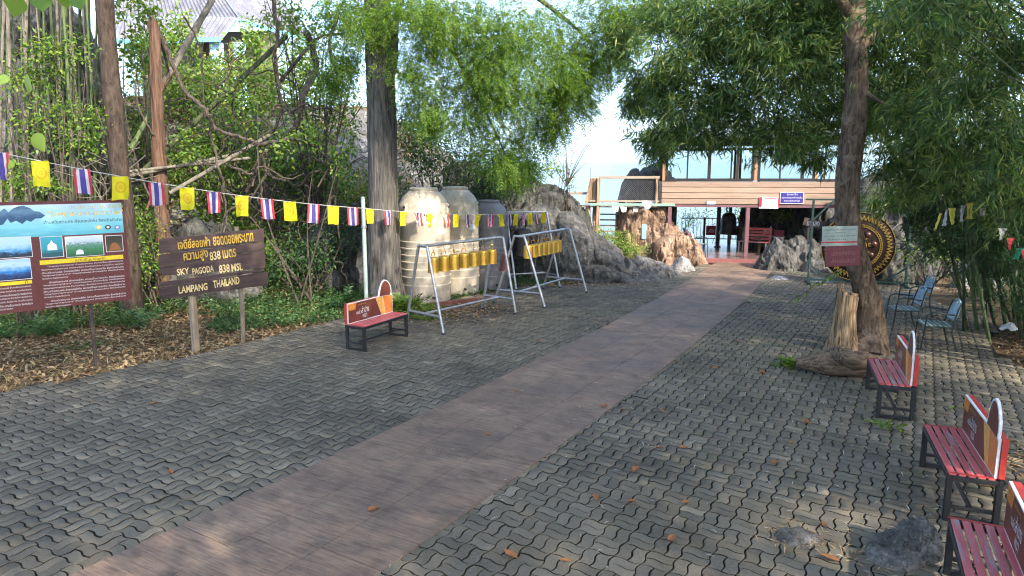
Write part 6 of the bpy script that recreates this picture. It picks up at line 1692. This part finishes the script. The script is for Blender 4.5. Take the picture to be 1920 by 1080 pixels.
# bamboo canes behind the information board
cb = thing('cane_thicket', 'thicket of thin bamboo canes behind the information board', 'bamboo', (-10.2, 15.6, 0.2))
rr = random.Random(21)
for k in range(34):
    px = rr.uniform(40, 182) if k < 28 else rr.uniform(0, 60); Yd = rr.uniform(15.0, 17.0)
    b_ = A(px + rr.gauss(0, 8), 430, Yd); b_.z = float(terr(b_.x, b_.y)) - .1
    tp = A(px + rr.gauss(0, 14) - 6, -60, Yd + rr.uniform(-.3, .3))
    mid = b_.lerp(tp, .5) + Vector((rr.gauss(0, .06), 0, 0))
    P = spline([b_, mid, tp], 10); r0 = rr.choice([.016, .022, .028, .036])
    MB().tube(P, [r0 * (1.1 if i % 3 == 0 else .95) for i in range(len(P))], 7, False).build('cane', [M['cane_dry'], CG, M['cane_dry'], CG, CD][k % 5], cb, True, cb.location)
for k in range(26):
    c = A(rr.uniform(40, 230), rr.uniform(250, 380), 14.9); d = Vector((rr.gauss(0, 1), rr.gauss(0, .3), rr.gauss(0, .8))).normalized() * rr.uniform(.4, 1.0)
    MB().tube(spline([c - d, c + Vector((rr.gauss(0, .08), 0, rr.gauss(0, .08))), c + d], 4), .008, 4, False).build('dead_twig', M['cane_dry'], cb, False, cb.location)
# two trunks
t1b = Vector((*A(240, 560, 14.9)[:2], 0)); t1 = thing('hillside_tree', 'dark brown leaning tree trunk behind the information board', 'tree', t1b)
trunk_mesh('trunk', [A(246, 570, 14.9) + Vector((0, 0, -.3)), A(236, 430, 14.9), A(226, 330, 14.9), A(214, 220, 14.9), A(203, 100, 15), A(196, 0, 15), A(190, -160, 15)], [.24, .205, .19, .18, .175, .17, .15], M['bark_brown'], t1, t1b, 44, .1, 5, 16, .05, 2, .03, 5, 3)
leaf_p = clumped(np.array(A(190, -260, 15)), np.array([2.4, 2.0, 1.4]), 3000, 40, .2); leaf_field('crown', leaf_p, rdir(3000), rdir(3000) + np.array([0, 0, 1]), .14, .09, LM, t1, t1b)
t2b = Vector((*A(302, 560, 16.0)[:2], 0)); t2 = thing('dead_tree', 'thin dead reddish trunk left of the wooden sign', 'tree', t2b)
trunk_mesh('trunk', [A(304, 560, 16), A(305, 430, 16), A(300, 330, 16), A(295, 220, 16), A(292, 120, 16), A(287, 40, 16)], [.15, .14, .135, .125, .11, .09], M['bark_dead'], t2, t2b, 36, .1, 6, 16, .14, 4, .10, 3, .8)
for pts in ([A(293, 190, 16), A(310, 160, 16), A(330, 130, 15.9)], [A(300, 330, 16), A(280, 380, 15.9), A(265, 420, 15.8)]): trunk_mesh('branch', pts, [.04, .03, .02], M['bark_dead'], t2, t2b, 8, 0, 7, 5)
# vines
vt = thing('vine_tangle', 'tangle of brown woody vines on the slope above the wooden sign', 'vine', (*A(480, 470, 16.6)[:2], 0.0))
hand = [([(283, 30), (318, 100), (340, 165), (378, 205), (405, 240), (440, 255), (482, 272), (500, 325), (528, 338)], 16.2, .055),
        ([(300, 75), (316, 125), (312, 150), (290, 170)], 16.2, .03), ([(505, -20), (520, 55), (518, 110), (530, 160), (524, 220), (495, 280), (478, 350)], 16.8, .05),
        ([(575, 60), (590, 120), (565, 180), (545, 240), (500, 290), (470, 360)], 17.0, .09), ([(395, 215), (398, 270), (415, 330), (430, 400), (420, 440)], 15.8, .035),
        ([(480, 272), (560, 262), (612, 300), (600, 350)], 16.4, .04), ([(640, 10), (625, 90), (632, 160), (612, 230), (634, 300), (628, 380), (640, 470)], 17.2, .045),
        ([(520, 160), (560, 110), (600, 70), (650, 60)], 17.2, .05), ([(430, 310), (470, 325), (500, 312), (540, 335), (575, 325)], 16.2, .03),
        ([(345, 30), (372, 90), (380, 150), (386, 220)], 16.6, .022), ([(250, 150), (262, 200), (278, 250), (320, 262), (385, 250)], 15.9, .025), ([(560, 345), (590, 320), (622, 345), (610, 400), (580, 430)], 16.8, .028),
        ([(256, 300), (268, 330), (290, 400), (320, 445)], 15.4, .03), ([(500, 320), (470, 372), (430, 395), (410, 440)], 15.9, .03)]
rr = random.Random(4)
for pts, Yd, r0 in hand:
    P = spline([A(px + rr.gauss(0, 3), py, Yd + rr.gauss(0, .15)) for px, py in pts], 6); k = len(P)
    P = [p + Vector((rr.gauss(0, .012), rr.gauss(0, .02), rr.gauss(0, .012))) for p in P]
    MB().tube(P, [r0 * (1 - .5 * i / k) for i in range(k)], 8).build('vine', M['vine'], vt, True, vt.location)
for k in range(80):
    px, py, Yd = rr.uniform(330, 690), rr.uniform(120, 470), rr.uniform(16.3, 18.2); a = rr.uniform(0, 6.28); pts = []
    c = A(px, py, Yd)
    for s in range(7):
        pts.append(c.copy()); a += rr.gauss(0, .7); c += Vector((math.cos(a) * .22, rr.gauss(0, .1), math.sin(a) * .22 + .03))
    pts = [p for p in pts if p.z > float(terr(p.x, p.y)) + .02]
    if len(pts) < 3: continue
    P = spline(pts, 3); r0 = rr.choice([.008, .012, .018, .026])
    MB().tube(P, [r0 * (1 - .5 * i / len(P)) for i in range(len(P))], 6, False).build('vine', M['vine'], vt, True, vt.location)
# fallen bamboo poles leaning across the slope
for k, (a, b_, Ya, Yb, r0, m, lab) in enumerate((((235, 352), (537, 68), 15.6, 18.5, .06, CD, 'dark green bamboo pole slanting up across the slope'), ((240, 322), (470, 296), 15.5, 16.6, .035, M['cane_dry'], 'pale bamboo pole lying level on the slope, upper of two'), ((242, 330), (430, 292), 15.4, 16.9, .04, M['cane_dry'], 'pale bamboo pole lying level on the slope, lower of two'),
        ((318, 362), (520, 245), 15.6, 17.0, .045, M['cane_dry'], 'pale bamboo pole slanting up behind the wooden sign'), ((300, 170), (398, 0), 16.4, 18.0, .075, M['cane_dry'], 'thick grey bamboo pole leaning before the corrugated roof'), ((245, 280), (330, 120), 15.8, 17.5, .05, CG, 'green bamboo pole leaning beside the dead trunk'))):
    p, q = A(*a, Ya), A(*b_, Yb); P = [p.lerp(q, t) for t in np.linspace(0, 1, 14)]
    o = MB().tube(P, [r0 * (1.08 if i % 2 else .96) for i in range(14)], 9).build('bamboo_pole', m, None, True, p); o.location = p; tag(o, lab, 'pole', 'fallen bamboo poles')
# hanging big leaves close to the camera, top left
hb_ = thing('overhanging_branch', 'branch with big bright green leaves hanging in at the top left', 'branch', A(60, -60, 6.0))
MB().tube(spline([A(-120, -80, 6), A(20, -40, 6), A(90, -25, 6), A(150, -20, 6)], 6), .012, 6).build('twig', M['vine'], hb_, True, hb_.location)
def broad_leaf(px, py, size, ang, seed, Yd=6.0, m=None, parent=None, loc=None, tilt=.5):
    r_ = random.Random(seed); n = 10; P = A(px, py, Yd); out = [(0, 0)]
    prof_ = [(.0, .0), (.05, .30), (.22, .46), (.45, .46), (.62, .33), (.82, .17), (1, 0)]
    V, Fs = [], []
    for i, (t, w) in enumerate(prof_): V += [(-w * size, .10 * w * size, -t * size), (0, -.02 * size * math.sin(t * 3), -t * size), (w * size, .10 * w * size, -t * size)]
    for i in range(len(prof_) - 1): Fs += [(3 * i, 3 * i + 1, 3 * i + 4, 3 * i + 3), (3 * i + 1, 3 * i + 2, 3 * i + 5, 3 * i + 4)]
    Mx = Matrix.Rotation(ang, 4, 'Y') @ Matrix.Rotation(tilt * r_.uniform(-1, 1), 4, 'X') @ Matrix.Rotation(r_.uniform(-.6, .6), 4, 'Z')
    o = MB().add([Mx @ Vector(v) for v in V], Fs).build('leaf', m or LL, parent, True); o.location = P - (loc if loc is not None else Vector((0, 0, 0))); return o
for k, (px, py, s, a, Yd) in enumerate(((30, -8, .19, .5, 6), (75, -10, .17, -.3, 6), (115, -25, .18, .1, 6.1), (140, -12, .16, -.5, 6), (5, -20, .17, .8, 6), (88, -40, .18, 0, 6.2), (60, -35, .15, .2, 6.1))): broad_leaf(px, py, s, a, k, Yd, [LL, LM][k % 2], hb_, hb_.location)
sp2 = thing('sapling', 'sapling with a few broad leaves above the information board', 'plant', A(60, 372, 12.6))
MB().tube(spline([A(60, 400, 12.6), A(50, 300, 12.6), A(40, 190, 12.7), A(20, 120, 12.7)], 6), .010, 5).build('stem', M['vine'], sp2, True, sp2.location)
for k, (px, py, s, a) in enumerate(((62, 252, .36, -.5), (45, 150, .34, -.9), (12, 140, .26, .5), (20, 300, .2, .6))): broad_leaf(px, py, s, a, k + 30, 12.6, LL, sp2, sp2.location)
# ------------------------------------------------------------------ ground cover and leaf litter, left verge
def verge_pts(n, dmin, dmax):
    """points on the strip between the pavers and the slope"""
    out = []
    while sum(len(o) for o in out) < n:
        x = rng.uniform(-13, 2.2, 6000); y = rng.uniform(6, 21, 6000)
        ok = ~in_poly(x, y, PLAZA); d = hill_dist(x, y); ok &= (d < dmax) & (d > dmin); ok &= (np.abs(x) < .86 * y)
        out.append(np.stack([x[ok], y[ok], d[ok]], -1))
    return np.concatenate(out)[:n]
def litter(name, pts, Lr, Wr, mat, lift=.03, flatness=.35, kind='stuff', label=None):
    n = len(pts); z = terr(pts[:, 0], pts[:, 1]) + rng.uniform(.0, lift, n)
    z = np.where(hill_dist(pts[:, 0], pts[:, 1]) < -.3, np.maximum(z - .10, -.1), z)
    P = np.stack([pts[:, 0], pts[:, 1], z], -1); D = rng.normal(size=(n, 3)); D[:, 2] *= flatness
    o = leaf_field(name, P, D, np.tile([0, 0, 1.0], (n, 1)) + rng.normal(size=(n, 3)) * .35, rng.uniform(*Lr, n), rng.uniform(*Wr, n), mat, None)
    return tag(o, label, kind=kind)
litter('leaf_litter', verge_pts(24000, -9, 2.2), (.04, .15), (.018, .06), M['leaf_dry'], .05)
litter('dry_grass', verge_pts(9000, -9, 1.5), (.10, .26), (.006, .014), leaf_mat('pale_dry_grass', g_((.30, .22, .10), (.45, .36, .18), (.24, .26, .09)), .2), .07, .6)
# thin scatter over the paver edge
pe = np.concatenate([verge_pts(400, -9, 0) + np.array([[.35, -.35, 0]]) + np.c_[rng.normal(size=(400, 2)) * .15, np.zeros(400)]])
n = 46000
wp = verge_pts(n * 2, -3.4, 1.6); wn_ = fbm(np.stack([wp[:, 0] * .55, wp[:, 1] * .55, wp[:, 0] * 0 + 9], -1), 3)
wp = wp[(wn_ * 1.0 + .28 * (wp[:, 2] + 2.9) > .0)][:n]
zz = np.where(wp[:, 2] < -.3, -.08, terr(wp[:, 0], wp[:, 1]) ); hgt_ = rng.random(len(wp)) ** 1.4 * (.30 + .1 * np.clip(wp[:, 2], -2, 1))
Pw = np.stack([wp[:, 0], wp[:, 1], zz + hgt_], -1); Dw = rng.normal(size=(len(wp), 3)); Dw[:, 2] = np.abs(Dw[:, 2]) * .5
tag(leaf_field('weeds', Pw, Dw, rng.normal(size=(len(wp), 3)) * .5 + np.array([0, 0, 1.0]), rng.uniform(.05, .12, len(wp)), rng.uniform(.022, .05, len(wp)), M['leaf_weed']), 'low green weeds covering the verge below the slope', kind='stuff')
# dead sticks and leaf litter up the slope
sl = verge_pts(14000, 0, 7.5); litter('slope_litter', sl, (.06, .2), (.02, .07), M['leaf_dry'], .12, .8)
# undergrowth over the whole slope: leaves at every height up to a metre
m = 46000; ug = verge_pts(m, .2, 8.5); un = fbm(np.stack([ug[:, 0] * .7, ug[:, 1] * .7, ug[:, 0] * 0 + 31], -1), 3)
ug = ug[un > -.25]; m = len(ug); Pg = np.stack([ug[:, 0], ug[:, 1], terr(ug[:, 0], ug[:, 1]) + rng.random(m) ** 1.3 * 1.1], -1)
tag(leaf_field('undergrowth', Pg, rng.normal(size=(m, 3)) + np.array([0, 0, -.1]), rdir(m) + np.array([.2, -.3, .9]), rng.uniform(.06, .15, m), rng.uniform(.03, .08, m), LM), 'tangled green undergrowth covering the slope', kind='stuff')
# ferns and plants beside the bench
def fern(name, label, px, py, n, L, mat, fl=.05, fw=.02):
    b_ = G(px, py); t = thing(name, label, 'plant', b_); r_ = np.random.default_rng(px)
    a = r_.uniform(0, 6.28, n); e = r_.uniform(.4, 1.1, n); D = np.stack([np.cos(a) * np.cos(e), np.sin(a) * np.cos(e), np.sin(e)], -1)
    feather(np.tile(np.array(b_), (n, 1)) + r_.normal(size=(n, 3)) * np.array([.08, .08, .02]), D, mat, 'fronds', t, b_, L, 10, fw, fl); return t
fern('fern', 'dark fern behind the left end of the red bench', 655, 575, 26, .62, LD, .13, .035)
fern('fern', 'glossy green plant between the red bench and the first tank', 757, 588, 34, .60, LM, .14, .05)
fern('fern', 'small fern in front of the beige tank', 800, 600, 12, .55, LM, .10, .03)
fern('fern', 'fern below the information board', 90, 625, 26, .60, M['leaf_weed'], .11, .03)
fern('fern', 'fern between the information board and the wooden sign', 255, 610, 26, .6, M['leaf_weed'], .11, .03)
fern('weed', 'small weed growing at the end of the fallen log', 1480, 688, 22, .26, LM, .05, .025)
fern('weed', 'tuft of weeds beside the bench legs in a broken paver', 1660, 805, 8, .16, LM, .04, .02)
# leafy twig on the stump
tw = thing('leafy_twig', 'leafy twig sticking out from the top of the split stump', 'twig', A(1560, 520, 11.6))
MB().tube(spline([A(1580, 505, 11.6), A(1545, 520, 11.5), A(1515, 545, 11.4), A(1490, 560, 11.4)], 5), .006, 5).build('twig', M['vine'], tw, True, tw.location)
pp = np.array([tuple(A(1578 - 88 * t, 507 + 55 * t ** 1.2, 11.5)) for t in np.linspace(0, 1, 40)]); leaf_field('leaves', pp, rng.normal(size=(40, 3)) * .6 + np.array([0, 0, -.7]), rdir(40), .09, .035, LM, tw, tw.location)
# ------------------------------------------------------------------ right side litter, fallen leaves on the pavers
lp = np.stack([rng.uniform(8.0, 13, 9000), rng.uniform(8.5, 17, 9000)], -1); lp = lp[~in_poly(lp[:, 0] - .15, lp[:, 1], PLAZA)]
litter('bamboo_litter', np.c_[lp, lp[:, 0] * 0], (.06, .16), (.012, .035), leaf_mat('brown_bamboo_litter', g_((.05, .03, .018), (.12, .075, .04), (.22, .15, .085), (.3, .22, .13)), .1, .8, .2), .05)
def bits(name, label, n, cx, cy, sx, sy, L, W, mat):
    x, y = rng.normal(cx, sx, n), rng.normal(cy, sy, n); P = np.stack([x, y, rng.uniform(.006, .02, n)], -1); D = rng.normal(size=(n, 3)); D[:, 2] *= .12
    tag(leaf_field(name, P, D, np.tile([0, 0, 1.0], (n, 1)), rng.uniform(L * .5, L * 1.3, n), W, mat), label, kind='stuff')
bits('straw_litter', 'straw and dry bamboo leaves round the low broken stone', 130, 2.4, 5.42, .17, .12, .10, .012, M['leaf_dry'])
bits('straw_litter', 'straw round the rock beside the nearest bench', 90, 2.85, 5.1, .16, .14, .10, .012, M['leaf_dry'])
bits('straw_litter', 'scattered pale leaf bits on the right pavers', 420, 3.4, 8.2, 2.0, 2.6, .075, .011, leaf_mat('pale_bits', g_((.35, .33, .28), (.5, .48, .42), (.3, .27, .2)), .1))
bits('straw_litter', 'scattered pale leaf bits on the left pavers', 130, -2.2, 10, 2.6, 3.0, .045, .010, M['leaf_dry'])
bits('straw_litter', 'dry leaves gathered in front of the water tanks', 900, -1.6, 15.3, .8, .7, .10, .05, M['leaf_dry'])
bits('straw_litter', 'dry leaves gathered at the foot of the big boulder', 700, 1.2, 19.4, 1.3, .35, .10, .05, M['leaf_dry'])
bits('straw_litter', 'dry leaves blown behind the middle red bench', 260, 5.4, 7.0, .3, .5, .10, .03, M['leaf_dry'])
fl = [(968, 734), (1169, 767), (1241, 770), (1133, 762), (1237, 840), (1284, 840), (916, 815), (1192, 881), (1117, 934), (1183, 941), (1284, 943), (958, 1040), (1060, 1053), (1258, 1010), (1430, 700), (1340, 690), (1483, 830), (1452, 868), (1512, 792), (1784, 766), (1556, 1048), (1545, 985), (287, 757), (320, 885), (1380, 640), (700, 955), (1140, 610), (1010, 640)]
rr = random.Random(12)
for k, (px, py) in enumerate(fl):
    p = G(px, py, .012); s = rr.uniform(.05, .085); pts = []
    V = [(-1, 0, .05), (-.45, .42, .28), (.25, .5, .22), (1, .05, .3), (.3, -.45, .30), (-.4, -.40, .18), (0, 0, .02)]
    a = rr.uniform(0, 6.28); Mx = Matrix.Rotation(a, 3, 'Z')
    o = MB().add([Mx @ Vector((v[0] * s, v[1] * s * rr.uniform(.7, 1.1), v[2] * s * rr.uniform(.3, 1.6))) for v in V], [(6, i, (i + 1) % 6) for i in range(6)]).build('fallen_leaf', M['leaf_fallen'] if k != 19 else LL, None)
    dd = (p.x - np.polyval(PR, p.y))
    o.location = (p.x, p.y, .014); tag(o, 'dry curled fallen leaf lying on the brown path' if -2.25 < dd < 0 else ('green fallen leaf beside the bench legs' if k == 19 else 'dry curled fallen leaf on the pavers right of the path' if dd > 0 else 'dry curled fallen leaf on the pavers left of the path'), 'leaf', 'fallen leaves on the plaza')
# plastic bag under the bamboo, faded flags in the bamboo
p = G(1893, 622); V = np.array([(math.cos(a) * (.16 + .05 * math.sin(3 * a)) * r_, math.sin(a) * .10 * r_, .11 * (1 - r_ ** 2) + .03 * math.sin(a * 4 + r_ * 5)) for r_ in (0.02, .4, .75, 1) for a in np.linspace(0, 6.283, 15)[:-1]])
o = raw_obj('plastic_bag', V, np.array([[i * 14 + j, i * 14 + (j + 1) % 14, (i + 1) * 14 + (j + 1) % 14, (i + 1) * 14 + j] for i in range(3) for j in range(14)]), M['white'], None, True); o.location = (p.x, p.y, .28); tag(o, 'crumpled white plastic bag on the litter under the bamboo', 'bag')
o.location.z = float(terr(p.x, p.y)) + .02
bb = thing('bunting', 'faded yellow and striped flags caught in the bamboo', 'bunting', A(1800, 385, 11.2))
MB().tube([A(1750, 405, 11.3), A(1800, 385, 11.2), A(1850, 372, 11.1), A(1900, 365, 11)], .004, 4).build('cord', M['black_steel'], bb, False, bb.location)
fy2 = col('faded_yellow_cloth', (.55, .47, .08), .8); fw2 = col('faded_white_cloth', (.4, .37, .38), .8)
for k, (px, py, m, w) in enumerate(((1764, 400, fy2, .05), (1776, 393, fw2, .04), (1785, 390, fy2, .12), (1806, 385, fw2, .08), (1818, 380, fy2, .10), (1842, 373, fw2, .09))):
    o = inst(flag_mesh('faded_flag', m, w, .26, 60 + k, .03, .4, .1), 'faded_flag', bb); o.location = A(px, py, 11.2) - bb.location
b2 = thing('pennant_line', 'small line of white, red and green pennants in the bamboo', 'bunting', A(1900, 455, 9.4))
MB().tube([A(1874, 420, 9.4), A(1900, 455, 9.4), A(1940, 480, 9.4)], .004, 4).build('cord', M['black_steel'], b2, False, b2.location)
for k, (px, py, c) in enumerate(((1880, 428, (.5, .47, .4)), (1896, 446, (.55, .07, .05)), (1914, 465, (.03, .25, .12)), (1922, 468, (.5, .06, .05)))):
    o = inst(flag_mesh('pennant', col('pennant_%d' % k, c, .8), .12, .16, 80 + k, .03, .3, .8), 'pennant', b2); o.location = A(px, py, 9.4) - b2.location
# bare twigs against the sky between the trees
bt_ = thing('bare_sapling', 'bare thin sapling against the sky beside the boulder', 'sapling', A(1062, 350, 22.4))
rr = random.Random(9)
for k in range(9):
    a = A(1062, 350, 22.4); b_ = A(1062 + rr.uniform(-30, 70), rr.uniform(240, 330), 22.4 + rr.uniform(-.4, .4)); mid = a.lerp(b_, .5) + Vector((rr.gauss(0, .1), 0, rr.uniform(0, .2)))
    MB().tube(spline([a, mid, b_], 5), [.014] * 4 + [.009] * 4 + [.005] * 3, 4, False).build('twig', M['vine'], bt_, False, bt_.location)
print('TRIS', sum(sum(len(p.vertices) - 2 for p in me.polygons) for me in bpy.data.meshes if len(me.polygons) < 2000) + sum(len(me.polygons) * 2 for me in bpy.data.meshes if len(me.polygons) >= 2000))
